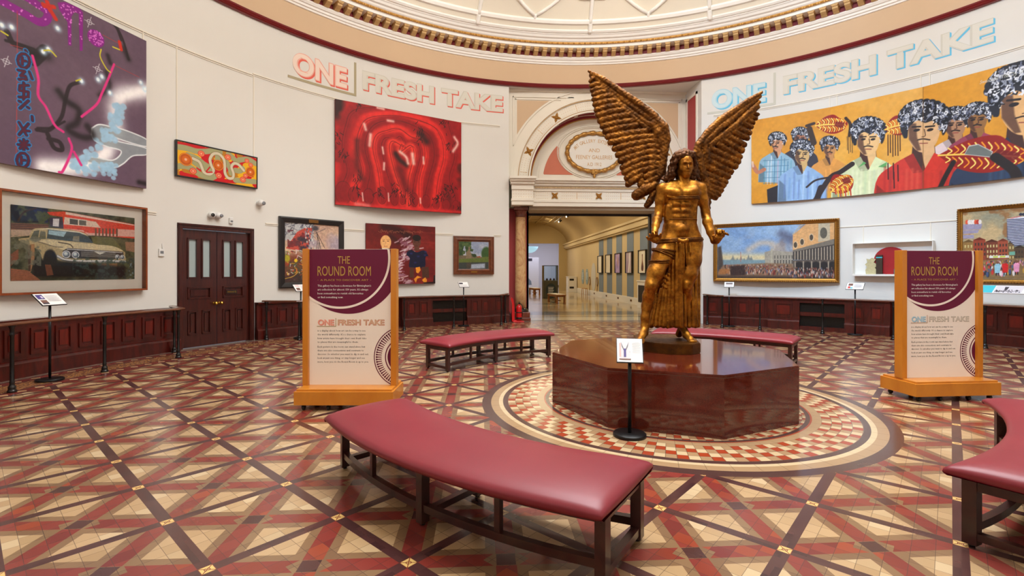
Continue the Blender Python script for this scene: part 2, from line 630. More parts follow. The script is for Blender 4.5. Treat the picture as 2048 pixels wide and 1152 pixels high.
def tile_floor():
    t = NT('encaustic_tile_floor')
    sep = t.node('ShaderNodeSeparateXYZ'); t.sock(sep.inputs[0], t.coords())
    x, y = X(t, sep.outputs[0]), X(t, sep.outputs[1])
    S = .7106
    k = 1 / (S * math.sqrt(2))
    u = (x + y) * k + 6.5905
    v = (y - x) * k - 1.4622
    cu, cv = u.fract() - .5, v.fract() - .5
    fu = (cu.abs() * -1 + .5) * S          # distance to the nearest lattice line
    fv = (cv.abs() * -1 + .5) * S
    dx = ((cu - cv) * (S / math.sqrt(2))).abs()
    dy = ((cu + cv) * (S / math.sqrt(2))).abs()
    # worn colour of single tiles
    N = 7.0
    wn = t.node('ShaderNodeTexWhiteNoise', noise_dimensions='2D')
    cb = t.node('ShaderNodeCombineXYZ')
    t.sock(cb.inputs[0], (u * N).floor()); t.sock(cb.inputs[1], (v * N).floor())
    t.l.new(cb.outputs[0], wn.inputs['Vector'])
    rnd = wn.outputs['Value']
    cream = t.ramp(rnd, [(0, lin((182, 150, 110))), (.55, lin((192, 160, 120))), (.8, lin((174, 142, 102))), (.93, lin((206, 180, 142)))])
    taupe = t.ramp(rnd, [(0, lin((128, 98, 70))), (.6, lin((138, 108, 78))), (1, lin((118, 88, 64)))])
    red = t.ramp(rnd, [(0, lin((126, 50, 44))), (.5, lin((136, 56, 48))), (.8, lin((114, 42, 40))), (.95, lin((150, 66, 44)))])
    dark = t.ramp(rnd, [(0, lin((72, 42, 42))), (.6, lin((82, 50, 48))), (1, lin((62, 36, 38)))])
    c = t.mix(dx.min(dy).lt(.108), cream, taupe)
    c = t.mix(dx.min(dy).lt(.053), c, red)
    c = t.mix(dx.lt(.053).max((dx + dy).lt(.118)).min(dy.lt(.053)).min((dx + dy).lt(.13)), c, taupe)
    c = t.mix(dx.max(dy).lt(.05), c, dark)
    # grout of the small square tiles
    g = ((u * N).fract() - .5).abs().max(((v * N).fract() - .5).abs())
    c = t.mix(g.gt(.487) * .75, c, lin((70, 52, 48)))
    HW = .034
    c = t.mix(fu.min(fv).lt(HW), c, dark)
    gold = t.mix((fu - fv).abs().lt(.0035).max(((fu.max(fv)) - .012).abs().lt(.002)).max(fu.max(fv).gt(.031)), lin((226, 190, 118)), lin((128, 58, 40)))
    c = t.mix(fu.max(fv).lt(HW), c, gold)
    # rings round the plinth
    r = (x * x + y * y).op('SQRT')
    th = y.op('ARCTAN2', x) * (126 / (2 * PI)) + 200
    row = ((r - 1.525) * (1 / .085)).floor()
    idx = (th.floor() + row * 2).mod(3.0)
    chk = t.mix(idx.lt(.5), lin((206, 182, 142)), lin((160, 62, 34)))
    chk = t.mix(idx.gt(1.5), chk, lin((168, 134, 98)))
    gt_ = (th.fract() - .5).abs().gt(.475).max((((r - 1.525) * (1 / .085)).fract() - .5).abs().gt(.475))
    chk = t.mix(gt_ * .8, chk, lin((74, 54, 48)))
    joint = (((th * .5).fract() - .5).abs().gt(.49))
    ring = chk
    rdark, rtau, rcre, rred = lin((78, 52, 48)), lin((170, 138, 102)), lin((208, 184, 146)), lin((160, 66, 42))
    for a, b, cc in ((1.385, 1.425, rdark), (1.425, 1.442, rred), (1.442, 1.525, rtau), (1.868, 1.925, rdark), (1.925, 1.972, rcre), (1.972, 2.062, rtau), (2.062, 2.165, rdark)):
        ring = t.mix(r.gt(a).min(r.lt(b)), ring, t.mix(joint * .6, cc, lin((66, 48, 44))))
    c = t.mix(r.lt(2.165), c, ring)
    # border along the wall
    xr, yr = x - WX, y - WY
    rw = (xr * xr + yr * yr).op('SQRT')
    tw = yr.op('ARCTAN2', xr) * (180 / PI) + 400
    loz = ((tw * .62).fract() - .5).abs()
    brd = dark
    for a, b, hi in ((8.06, 8.2, 8.13), (8.66, 8.8, 8.73)):
        band = rw.gt(a).min(rw.lt(b))
        inside = (loz * .14 * 2 + (rw - hi).abs()).lt(.07)
        brd = t.mix(band, brd, t.mix(inside, red, cream))
    mos = t.node('ShaderNodeTexVoronoi'); t.sock(mos.inputs['Vector'], t.coords()); mos.inputs['Scale'].default_value = 30
    brd = t.mix(rw.gt(8.24).min(rw.lt(8.62)), brd, t.ramp(mos.outputs['Distance'], [(.15, lin((200, 150, 84))), (.5, lin((132, 86, 58)))]))
    brd = t.mix(rw.gt(8.84), brd, lin((132, 112, 98)))
    c = t.mix(rw.gt(8.02), c, brd)
    wear = t.noise(t.coords(), 1.3, 5, .6)
    c = t.mix(t.ramp(wear, [(.4, (0, 0, 0)), (.75, (.14, .14, .14))]), c, lin((120, 96, 84)))
    t.set(color=c, rough=t.ramp(wear, [(.3, (.17,) * 3), (.75, (.30,) * 3)]), spec=.45, coat=.15, coat_rough=.12)
    t.bump(t.noise(t.coords(), 5.0, 3), .05, .004)
    M['tile_floor'] = t.m


def glass(name, tint=(1, 1, 1), rough=0.0):
    t = NT(name)
    t.set(color=tint, trans=1.0, rough=rough, ior=1.45)
    M[name] = t.m


def thin_glass(name, refl=.08, tint=(.95, .97, .97)):
    t = NT(name)
    tr = t.node('ShaderNodeBsdfTransparent'); tr.inputs[0].default_value = (*tint, 1)
    gl = t.node('ShaderNodeBsdfGlossy'); gl.inputs['Roughness'].default_value = .02
    fr = t.node('ShaderNodeFresnel'); fr.inputs[0].default_value = 1.45
    mx = t.node('ShaderNodeMixShader')
    t.l.new(fr.outputs[0], mx.inputs[0]); t.l.new(tr.outputs[0], mx.inputs[1]); t.l.new(gl.outputs[0], mx.inputs[2])
    t.l.new(mx.outputs[0], t.n['Material Output'].inputs[0])
    M[name] = t.m


def emit(name, rgb, strength):
    t = NT(name)
    t.set(color=lin(rgb), emit_color=lin(rgb), emit=strength, rough=.5)
    M[name] = t.m


def painted(name, rough=.55, coat=0.0):
    t = NT(name)
    a = t.node('ShaderNodeAttribute'); a.attribute_name = 'paint'
    t.set(color=a.outputs['Color'], rough=rough, coat=coat, spec=.35)
    t.bump(t.noise(t.coords(), 120, 3), .05, .003)
    M[name] = t.m


leather(); granite(); marble_column(); marble_floor(); tile_floor()
bronze('bronze_body', (214, 152, 54), (160, 102, 28), (78, 46, 18), 4.5, .27)
bronze('bronze_wing', (158, 102, 36), (108, 65, 21), (46, 28, 15), 7.0, .36)
bronze('bronze_hair', (110, 72, 44), (82, 50, 28), (40, 26, 18), 9.0, .40)
bronze('bronze_base', (118, 76, 26), (92, 56, 20), (60, 38, 18), 2.5, .36)
thin_glass('clear_glass', tint=(1, 1, 1)); thin_glass('case_glass', tint=(.9, .95, .97))
emit('lamp_glow', (255, 232, 190), 14.0)
emit('sky_glass', (255, 250, 240), 2.2)
emit('bowl_glow', (170, 215, 235), .8)
painted('oil_paint'); painted('photo_print', .3)
# ================================================================== THE SETTING
# floors
mb = MB()
n = 120
mb.add([(WX, WY, 0)] + [pol(360 * i / n, 9.35) for i in range(n)], [(0, 1 + (i + 1) % n, 1 + i) for i in range(n)], False)
mb.add([(-1.6, 9.0, -.002), (4.4, 8.0, -.002), (4.4, 9.46, -.002), (-1.6, 9.46, -.002)], [(0, 1, 2, 3)], False)
structure(mb.build('floor', M['tile_floor']))
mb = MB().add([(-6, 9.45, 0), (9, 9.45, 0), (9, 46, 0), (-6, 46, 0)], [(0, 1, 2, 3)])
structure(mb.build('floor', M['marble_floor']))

# round walls
DT0, DT1, DZ = -63.84, -54.1, 2.42
AL, AR = -9.64, 26.36
H = 7.1
mb = MB()
mb.polar(-180, DT0, 9.1, 9.3, 0, H, .5); mb.polar(DT0, DT1, 9.1, 9.3, DZ, H, .5); mb.polar(DT1, AL, 9.1, 9.3, 0, H, .5)
wall_left = structure(mb.build('wall_left', M['wall_paint']))
mb = MB().polar(AR, 180, 9.1, 9.3, 0, H, .5)
wall_right = structure(mb.build('wall_right', M['wall_paint']))

# thin picture rails and hanging battens
mb = MB()
for t0, t1, z in ((-110, -54.1, 5.83), (-54.1, -11.4, 5.86)):
    mb.polar(t0, t1, 9.082, 9.1, z, z + .022); mb.polar(t0, t1, 9.088, 9.1, z - .035, z - .02)
for t, z0 in ((-67.9, 5.6), (-64.02, 4.03), (-53.97, 4.05), (-41.3, 5.7)):
    mb.polar(t - .06, t + .06, 9.086, 9.1, z0, 5.83)
for t0, t1 in ((-69.5, -66.4), (-52.3, -50.3), (-40.2, -36.5), (-23.9, -20.4), (-12.6, -11.2)):
    mb.polar(t0, t1, 9.082, 9.1, 2.585, 2.605); mb.polar(t0, t1, 9.088, 9.1, 2.55, 2.565)
structure(mb.build('trim_1', M['moulding_paint'], wall_left))
mb = MB()
for t0, t1, z in ((28.4, 110, 6.0),):
    mb.polar(t0, t1, 9.082, 9.1, z, z + .022); mb.polar(t0, t1, 9.088, 9.1, z - .035, z - .02)
for t in (46.2, 47.2, 57.7, 58.7):
    mb.polar(t - .06, t + .06, 9.086, 9.1, 5.6, 6.0)
for t0, t1 in ((47.6, 61.8),):
    mb.polar(t0, t1, 9.082, 9.1, 2.62, 2.64)
for t in (50.7, 58.8):
    mb.polar(t - .06, t + .06, 9.086, 9.1, 2.2, 2.62)
structure(mb.build('trim_2', M['moulding_paint'], wall_right))

# wall lettering, painted on the curved walls


def wall_fn(r):
    return lambda x, z: pol(math.degrees(x / 9.1), r, z)


def wall_words(parent, t0, pal_a, pal_b, name_suffix):
    """ONE | FRESH TAKE from angle t0; x measured along the wall in metres"""
    X0 = rad(t0) * 9.1
    zb, cap = 6.22, .50

    def layers(s, x, z, w, cols, cp):
        # drop shadow, letter body, inner line
        for (dx, dz, bold, colr, rr) in cols:
            mb = MB()
            put_text(mb, s, x + dx, z + dz, cp, wall_fn(rr), width=w, bold=bold, res=8)
            mb.build('painted_letters', M[colr], parent)
    w1 = rad(9.25) * 9.1
    sh, body, inner = pal_a
    layers('ONE', X0 + .06, zb, w1 - .08, [(.035, -.035, .055, sh, 9.0975), (.018, -.018, .055, sh, 9.0972), (0, 0, .055, body, 9.0950), (.0, 0, .026, inner, 9.0930)], cap)
    # rule under and beside ONE
    mb = MB()
    ta = t0 - .35; tb = t0 + 10.7
    mb.polar(ta, tb, 9.094, 9.098, 6.055, 6.115); mb.polar(tb - .38, tb, 9.094, 9.098, 6.055, 6.93)
    mb.build('painted_rule', M[name_suffix], parent)
    sh, body, inner = pal_b
    x2 = X0 + rad(11.75) * 9.1
    w2 = rad(26.0) * 9.1
    layers('FRESH TAKE', x2, 6.32, w2, [(.03, -.03, .055, sh, 9.0975), (.016, -.016, .055, sh, 9.0972), (0, 0, .055, body, 9.0950), (.0, 0, .026, inner, 9.0930)], .46)


wall_words(wall_left, -48.6, ('coral_ink', 'coral_pale', 'coral_lite'), ('coral_ink', 'stone_ink', 'stone_lite'), 'olive_ink')
wall_words(wall_right, 27.7, ('blue_ink', 'blue_pale', 'blue_lite'), ('blue_ink', 'stone_ink', 'stone_lite'), 'olive_pale')

# red string course, frieze, cornice
mb = MB()
mb.polar_prof(-180, 180, [(9.1, 7.08), (9.03, 7.085), (9.0, 7.11), (9.02, 7.135), (9.0, 7.16), (8.99, 7.19), (9.1, 7.215)], 2.0, ends=False)
structure(mb.build('trim_3', M['string_red']))
mb = MB().polar(-180, 180, 9.09, 9.3, 7.2, 8.5, .5, False)
structure(mb.build('wall_frieze', M['peach_paint']))
mb = MB()
mb.polar_prof(-180, 180, [(9.1, 7.80), (9.06, 7.81), (9.05, 7.85), (9.02, 7.86), (9.01, 7.91), (8.98, 7.92), (8.95, 7.97), (8.95, 8.0), (9.1, 8.0)], 2.0, ends=False)
mb.polar_prof(-180, 180, [(9.1, 8.15), (8.66, 8.15), (8.655, 8.215), (8.62, 8.22), (9.1, 8.22)], 2.0, ends=False)
mb.polar_prof(-180, 180, [(9.1, 8.285), (8.60, 8.285), (8.57, 8.31), (8.55, 8.35), (8.50, 8.37), (8.47, 8.42), (8.44, 8.44), (8.44, 8.50), (9.1, 8.50)], 2.0, ends=False)
cornice = structure(mb.build('trim_4', M['rib_paint']))
mb = MB().polar(-180, 180, 8.99, 9.1, 7.99, 8.16, 2.0, False)
mb.build('cornice_backing', M['deep_red_paint'], cornice)
mb = MB().polar_prof(-180, 180, [(9.1, 8.22), (8.615, 8.22), (8.595, 8.25), (8.60, 8.285), (9.1, 8.285)], 2.0, ends=False)
k = 0
for i in range(420):     # beads of the gilt egg moulding
    t = -75 + i * .36
    if k % 3 < 2:
        mb.polar(t, t + .22, 8.588, 8.61, 8.228, 8.278, 1, True)
    k += 1
mb.build('gilt_moulding', M['gold_paint'], cornice)
# modillions: scroll brackets
mb = MB()
prof = [(8.70, 8.15), (8.70, 8.105), (8.735, 8.10), (8.75, 8.06), (8.80, 8.035), (8.86, 8.02), (8.90, 7.995), (8.97, 7.995), (9.0, 8.0), (9.0, 8.15)]
w = .40
v = [];
mo = MB()
for sgn in (-w, w):
    for r, z in prof:
        x = (r + 0) * math.tan(rad(sgn)); v.append((x, r, z))
nn = len(prof)
mo.add(v, [list(range(nn)), list(range(nn, 2 * nn))[::-1]] + [(i, i + nn, (i + 1) % nn + nn, (i + 1) % nn) for i in range(nn)], False)
mo.box(-.075, .075, 8.685, 9.0, 8.125, 8.152)
first = None
for i in range(74):
    t = -58.5 + i * 1.68
    if first is None:
        first = mo.build('modillion', M['pale_gold_paint'], cornice); o = first
    else:
        o = first.copy(); COL.objects.link(o)
    o.location = (WX, WY, 0); o.rotation_euler = (0, 0, -rad(t))

# dome
DP = [(8.46, 8.44), (8.40, 8.50), (8.33, 8.62), (8.26, 8.72), (8.12, 8.90), (7.92, 9.10), (7.55, 9.42), (6.9, 9.85), (6.0, 10.28), (5.0, 10.6), (4.2, 10.78)]
mb = MB(); mb.smooth = True
mb.polar_prof(-180, 180, DP, 2.5, closed=False, ends=False, smooth=True)
dome = structure(mb.build('ceiling', M['dome_paint']))


def dome_pt(t, q, off=0.0):
    """q: running length index along DP"""
    i = min(int(q), len(DP) - 2); f = q - i
    r = DP[i][0] + (DP[i + 1][0] - DP[i][0]) * f; z = DP[i][1] + (DP[i + 1][1] - DP[i][1]) * f
    return pol(t, r - off * .75, z - off * .65)


mb = MB()
for k in range(16):
    t = 5.5 + 22.5 * k
    for a, b in ((.3, 2.6), (2.6, 10)):
        pts = [dome_pt(t, a + (b - a) * i / 12, .02) for i in range(13)]
        rs = [.02 + .05 * min(1, (i) / 3) if a < 1 else .06 for i in range(13)]
        mb.tube(pts, rs, 6)
    mb.tube([dome_pt(t + d, 5.2, .02) for d in (-2.6, -1.3, 0, 1.3, 2.6)], .045, 6)
    m = t + 11.25
    for sg in (-1, 1):
        mb.tube([dome_pt(m + sg * 11.25 * i / 8, 3.5 + 4.2 * i / 8, .02) for i in range(9)], .05, 6)
    mb.tube([dome_pt(m, 2.8 + .9 * i / 4, .02) for i in range(5)], [.02, .035, .05, .055, .055], 6)
mb.polar_prof(-180, 180, [(8.33, 8.64), (8.24, 8.64), (8.20, 8.70), (8.20, 8.75), (8.33, 8.75)], 2.0, ends=False)
mb.polar_prof(-180, 180, [(8.47, 8.46), (8.40, 8.46), (8.36, 8.50), (8.36, 8.54), (8.5, 8.54)], 2.0, ends=False)
for q in (7, 9.0):
    mb.tube([dome_pt(i * 3, q, .02) for i in range(120)], .06, 6, closed=True)
structure(mb.build('trim_5', M['rib_paint'], dome))
mb = MB().add([(WX, WY, 10.8)] + [pol(i * 3, 4.25, 10.8) for i in range(120)], [(0, 1 + i, 1 + (i + 1) % 120) for i in range(120)])
structure(mb.build('window_1', M['sky_glass']))

# ------------------------------------------------------------------ arch recess
AX, AY, AZ = 1.39, 9.44, 4.33
XL, XR = pol(AL, 9.1)[0], pol(AR, 9.1)[0]
mb = MB()
# soffit under the frieze, reveals
mb.add([pol(AL + (AR - AL) * i / 24, 9.1, H) for i in range(25)] + [(XL + (XR - XL) * i / 24, AY + .05, H) for i in range(25)],
       [(i, i + 1, 26 + i, 25 + i) for i in range(24)])
mb.add([pol(AL, 9.1, 0), (XL, AY + .6, 0), (XL, AY + .6, H), pol(AL, 9.1, H)], [(0, 1, 2, 3)])
mb.add([pol(AR, 9.1, 0), (XR, AY + .6, 0), (XR, AY + .6, H), pol(AR, 9.1, H)], [(0, 1, 2, 3)])
wall_far = structure(mb.build('wall_far', M['wall_paint']))
mb = MB().box(XR - .012, XR, 8.69, 9.30, .66, 6.78)
mb.build('reveal_panel', M['panel_red'], wall_far)
mb = MB()
for y0, y1, z0, z1 in ((8.62, 8.69, .60, 6.86), (9.30, 9.40, .60, 6.86), (8.62, 9.40, 6.78, 6.86)):
    mb.box(XR - .03, XR, y0, y1, z0, z1)
mb.build('reveal_moulding', M['moulding_paint'], wall_far)
# spandrel wall round the arch
RI = 2.14
mb = MB()
n = 64; v = []; f = []
for y in (AY, AY + .12):
    for i in range(n + 1):
        a = PI * i / n; c, s_ = math.cos(a), math.sin(a)
        L = min((XR - AX) / c if c > 1e-6 else 1e9, (AX - XL) / -c if c < -1e-6 else 1e9, (H - AZ) / s_ if s_ > 1e-6 else 1e9)
        v += [(AX + RI * c, y, AZ + RI * s_), (AX + L * c, y, AZ + L * s_)]
for i in range(n):
    f.append((2 * i, 2 * i + 1, 2 * i + 3, 2 * i + 2))
    b = 2 * (n + 1)
    f.append((2 * i, 2 * i + 2, b + 2 * i + 2, b + 2 * i))
mb.add(v, f)
spandrel = structure(mb.build('wall_arch', M['moulding_paint']))


def arch_ring(mb, r0, r1, y0, y1, n=72, cx=AX, cz=AZ, a0=0.0, a1=PI):
    v = []; f = []
    for i in range(n + 1):
        a = a0 + (a1 - a0) * i / n; c, s_ = math.cos(a), math.sin(a)
        for r, y in ((r0, y0), (r1, y0), (r1, y1), (r0, y1)):
            v.append((cx + r * c, y, cz + r * s_))
    for i in range(n):
        for k in range(4):
            l = (k + 1) % 4
            f.append((i * 4 + k, i * 4 + l, i * 4 + 4 + l, i * 4 + 4 + k))
    f += [(0, 1, 2, 3), (n * 4 + 3, n * 4 + 2, n * 4 + 1, n * 4)]
    mb.add(v, f, False)


mb = MB()
arch_ring(mb, 2.62, 2.70, AY - .03, AY); arch_ring(mb, 2.54, 2.62, AY - .055, AY); arch_ring(mb, 2.49, 2.54, AY - .075, AY)
arch_ring(mb, 2.165, 2.45, AY - .02, AY); arch_ring(mb, 2.10, 2.155, AY - .06, AY)
# spandrel panel mouldings
for sg in (-1, 1):
    xe = (XL + .13) if sg < 0 else (XR - .13)
    for w_, y_ in ((.0, .03), (.07, .02)):
        x_ = xe - sg * w_
        mb.box(min(x_, x_ - sg * .03), max(x_, x_ - sg * .03), AY - y_, AY, AZ + math.sqrt(2.83 ** 2 - (abs(x_ - AX)) ** 2), H - .22 - w_)
        mb.box(min(x_, AX + sg * .75), max(x_, AX + sg * .75), AY - y_, AY, H - .25 - w_, H - .22 - w_)
    arch_ring(mb, 2.80, 2.83, AY - .03, AY, 40, a0=rad(22) if sg > 0 else rad(100), a1=rad(80) if sg > 0 else rad(158))
mb.box(XL, XR, AY - .06, AY, H - .07, H)
structure(mb.build('trim_6', M['moulding_paint'], spandrel))
mb = MB()
for sg in (-1, 1):      # peach fields of the spandrels
    pts = []
    xe = (XR - .26) if sg > 0 else (XL + .26)
    ztop = H - .34
    a_lo = math.acos(min(1, abs(xe - AX) / 2.86)); a_hi = math.asin((ztop - AZ) / 2.86)
    for i in range(17):
        a = a_lo + (a_hi - a_lo) * i / 16
        pts.append((AX + sg * 2.86 * math.cos(a), AZ + 2.86 * math.sin(a)))
    pts.append((xe, ztop))
    mb.flat([pts], AY - .008)
mb.build('spandrel_field', M['peach_paint'], spandrel)
mb = MB()
for r in (2.47, 2.155, 2.16): arch_ring(mb, r - .006, r + .006, AY - .064, AY - .055)
mb.build('gilt_line', M['gold_line'], spandrel)
# rosettes and dotted diaper of the arch band
rose = MB()


def rosette(cx, cz, y, s=.17):
    m = MB()
    for k in range(4):
        a = rad(45 + 90 * k)
        for dd, l, wd in ((0, 1.0, .26), (.35, .62, .18), (-.35, .62, .18)):
            c, s_ = math.cos(a + dd), math.sin(a + dd)
            P = [(0, 0), (l * .5 * c - wd * s_, l * .5 * s_ + wd * c), (l * c, l * s_), (l * .5 * c + wd * s_, l * .5 * s_ - wd * c)]
            v = [(p[0] * s, 0, p[1] * s) for p in P] + [(l * .5 * c * s, -.03, l * .5 * s_ * s)]
            m.add(v, [(0, 1, 4), (1, 2, 4), (2, 3, 4), (3, 0, 4)], False)
    m.lathe([(.0, -.05), (.03, -.04), (.045, -.0)], axis='y', seg=10)
    o = m.build('gilt_rosette', M['gold_paint'], spandrel)
    o.location = (cx, y, cz)
    return o


r0 = rosette(AX, AZ + 2.31, AY - .022)
for a in (22, 56, 124, 158):
    o = r0.copy(); COL.objects.link(o)
    o.location = (AX + 2.31 * math.cos(rad(a)), AY - .022, AZ + 2.31 * math.sin(rad(a))); o.rotation_euler = (0, rad(90 - a), 0)
for x in (0.03, 1.39, 2.75):
    o = r0.copy(); COL.objects.link(o); o.location = (x, AY - .155, 3.825); o.scale = (.85,) * 3
mb = MB()


def dot(cx, cz, y, s):
    mb.flat([[(cx - s, cz), (cx, cz - s), (cx + s, cz), (cx, cz + s)]], y)


for i in range(100):
    a = 2 + 176 * i / 99
    near = min(abs(a - q) for q in (22, 56, 90, 124, 158))
    if near < 4.6: continue
    mid = abs(near - 17) < 1.0
    for rr in (2.22, 2.26, 2.31, 2.36, 2.40):
        if mid or rr in (2.22, 2.31, 2.40):
            dot(AX + rr * math.cos(rad(a)), AZ + rr * math.sin(rad(a)), AY - .024, .016 if mid else .0095)
mb.build('gilt_dots', M['gold_line'], spandrel).data.name = 'gilt_dots'
# intrados with coffers, lunette
mb = MB()
arch_ring(mb, RI, RI + .1, AY, AY + .46)
structure(mb.build('trim_7', M['moulding_paint'], spandrel))
mb = MB()
for k in range(10):
    a = rad(4 + 17.5 * k)
    arch_ring(mb, RI - .012, RI, AY + .13, AY + .30, 8, a0=a, a1=a + rad(14))
mb.build('coffer_field', M['deep_red_paint'], spandrel)
LY = AY + .44


def halfdisc(r, y, n=64, cx=AX, cz=AZ):
    return [(cx + r * math.cos(PI * i / n), cz + r * math.sin(PI * i / n)) for i in range(n + 1)]


mb = MB().flat([halfdisc(RI + .02, LY)], LY)
lunette = structure(mb.build('wall_lunette', M['red_paint']))
mb = MB(); arch_ring(mb, 2.02, 2.05, LY - .04, LY); mb.box(AX - 2.05, AX + 2.05, LY - .03, LY, AZ - .01, AZ + .02)
mb.build('gilt_line', M['gold_paint'], lunette)
mb = MB().flat([halfdisc(2.02, LY)], LY - .012)
mb.build('lunette_field', M['moulding_paint'], lunette)
mb = MB(); mb.box(AX - 2.08, AX + 2.08, LY - .2, LY, AZ - .18, AZ - .03)
mb.build('lunette_band', M['salmon_paint'], lunette)
mb = MB()
for r in (1.86, 1.78): arch_ring(mb, r, r + .025, LY - .03, LY)
mb.box(AX - 1.8, AX + 1.8, LY - .03, LY, AZ + .12, AZ + .15)
OC = (AX - .02, 5.29)
for s_ in (1.13, 1.2):
    m = []
    pts = [(OC[0] + .98 * s_ * math.cos(2 * PI * i / 64), LY - .025, OC[1] + .70 * s_ * math.sin(2 * PI * i / 64)) for i in range(64)]
    mb.tube(pts, .014, 6, closed=True)
mb.build('lunette_moulding', M['moulding_paint'], lunette)
for sg in (-1, 1):
    mb = MB()
    P = [(AX + sg * .70, 4.58), (AX + sg * 1.62, 4.58)]
    for i in range(11):
        a = rad(9 + 34 * i / 10); P.append((AX + sg * 1.66 * math.cos(a), AZ + .02 + 1.66 * math.sin(a)))
    for i in range(11):
        a = rad(10 - 62 * i / 10)
        P.append((AX + sg * 1.16 * math.cos(a), OC[1] + .86 * math.sin(a)))
    mb.flat([P], LY - .02)
    mb.build('salmon_field', M['salmon_paint'], lunette)
# wreathed oval tablet
mb = MB()
mb.flat([[(OC[0] + .80 * math.cos(2 * PI * i / 64), OC[1] + .54 * math.sin(2 * PI * i / 64)) for i in range(64)]], LY - .05)
tablet = mb.build('oval_tablet', M['white_gloss'], lunette)
mb = MB()
pts = []; rs = []
for i in range(160):
    a = 2 * PI * i / 160
    pts.append((OC[0] + .87 * math.cos(a), LY - .07, OC[1] + .61 * math.sin(a)))
    rs.append(.062 + .014 * math.sin(i * .785) + (.012 if i % 20 in (0, 1) else 0))
mb.tube(pts, rs, 8, closed=True)
for k in range(40):
    a = 2 * PI * k / 40
    for q in (-.05, .05):
        c = (OC[0] + (.87 + q * .7) * math.cos(a), LY - .12, OC[1] + (.61 + q * .7) * math.sin(a))
        mb.lathe([(0, -.02), (.022, -.01), (.022, .01), (0, .02)], c, 6, 'y')
mb.box(OC[0] - .09, OC[0] + .09, LY - .13, LY - .02, OC[1] - .70, OC[1] - .54, .02)
mb.lathe([(.0, -.16), (.05, -.1), (.03, .0), (0, .02)], (OC[0], LY - .08, OC[1] - .68), 8)
mb.build('gilt_wreath', M['gold_paint'], lunette)
mb = MB()
fnl = lambda x, z: (x, LY - .055, z)
put_text(mb, 'AND', OC[0], 5.30, .12, fnl, align='c', bold=-.004, squash=1.0)
put_text(mb, 'FEENEY GALLERIES', OC[0], 5.08, .125, fnl, width=1.16, align='c', bold=-.004)
put_text(mb, 'A.D 1912', OC[0], 4.86, .115, fnl, width=.46, align='c', bold=-.004)
# arched first line
s_ = 'ART GALLERY EXTENSION'
for i, ch in enumerate(s_):
    if ch == ' ': continue
    a = rad(157 - 134 * i / (len(s_) - 1))
    cx, cz = OC[0] + .62 * math.cos(a), 5.28 + .36 * math.sin(a) - .035
    tl = math.atan2(.36 * math.cos(a), .62 * -math.sin(a)) + PI
    def fc(x, z, cx=cx, cz=cz, tl=tl):
        return (cx + x * math.cos(tl) - z * math.sin(tl), LY - .055, cz + x * math.sin(tl) + z * math.cos(tl))
    put_text(mb, ch, 0, 0, .115, fc, align='c', bold=-.004, squash=.85)
mb.build('gilt_inscription', M['gold_line'], lunette)

# entablature over the passage
mb = MB()


def ent(x0, x1, yf):
    mb.box(x0 - .02, x1 + .02, yf - .20, AY + .2, 4.26, 4.33); mb.box(x0, x1, yf - .15, AY + .2, 4.20, 4.26); mb.box(x0 + .02, x1 - .02, yf - .09, AY + .2, 4.12, 4.20)
    mb.box(x0 + .05, x1 - .05, yf - .03, AY + .2, 3.96, 4.12)
    mb.box(x0 + .06, x1 - .06, yf, AY + .2, 3.69, 3.96)
    mb.box(x0 + .04, x1 - .04, yf - .05, AY + .2, 3.62, 3.69); mb.box(x0 + .05, x1 - .05, yf - .03, AY + .2, 3.50, 3.62)


ent(XL + .3, XR - .3, AY - .13)
ent(XL + .02, -.60, AY - .42); ent(3.38, XR - .02, AY - .42)
structure(mb.build('trim_8', M['moulding_paint']))
entab = bpy.data.objects['trim_8']
mb = MB()
for i in range(110):
    x = XL + .8 + i * .0345
    if x < 3.3: mb.box(x, x + .018, AY - .20, AY - .15, 4.04, 4.08)
mb.build('dentils', M['pale_gold_paint'], entab)
mb = MB()
for i in range(60):
    x = -.52 + i * .065
    near = min(abs(x - q) for q in (.03, 1.39, 2.75))
    if near < .19 or x > 3.3: continue
    mid = abs(near - .68) < .03
    for z in (3.74, 3.78, 3.825, 3.87, 3.91):
        if mid or z in (3.74, 3.825, 3.91): dot(x, z, AY - .134, .018 if mid else .010)
for i in range(9):
    for z in (3.74, 3.825, 3.91):
        dot(XL + .13 + i * .075, z, AY - .424, .010); dot(XR - .13 - i * .075, z, AY - .424, .010)
mb.build('gilt_dots', M['gold_line'], entab)
mb = MB().box(-.75, 3.34, AY - .05, AY + 1.0, 3.40, 3.5)
structure(mb.build('trim_9', M['grey_header']))
mb = MB().box(-.75, 3.34, AY + .86, AY + .96, 3.33, 3.40); mb.box(3.30, 3.36, AY + .80, AY + .96, 0, 3.4)
structure(mb.build('trim_10', M['dark_line']))
# red piers behind the columns, jambs
mb = MB().box(XL, -.72, AY + .42, AY + .5, 0, 3.5); mb.box(-.78, -.72, AY + .42, AY + .95, 0, 3.5)
structure(mb.build('wall_pier', M['panel_red']))
mb = MB().box(3.36, XR, AY + .52, AY + .95, 0, 3.5)
structure(mb.build('wall_pier', M['white_room']))

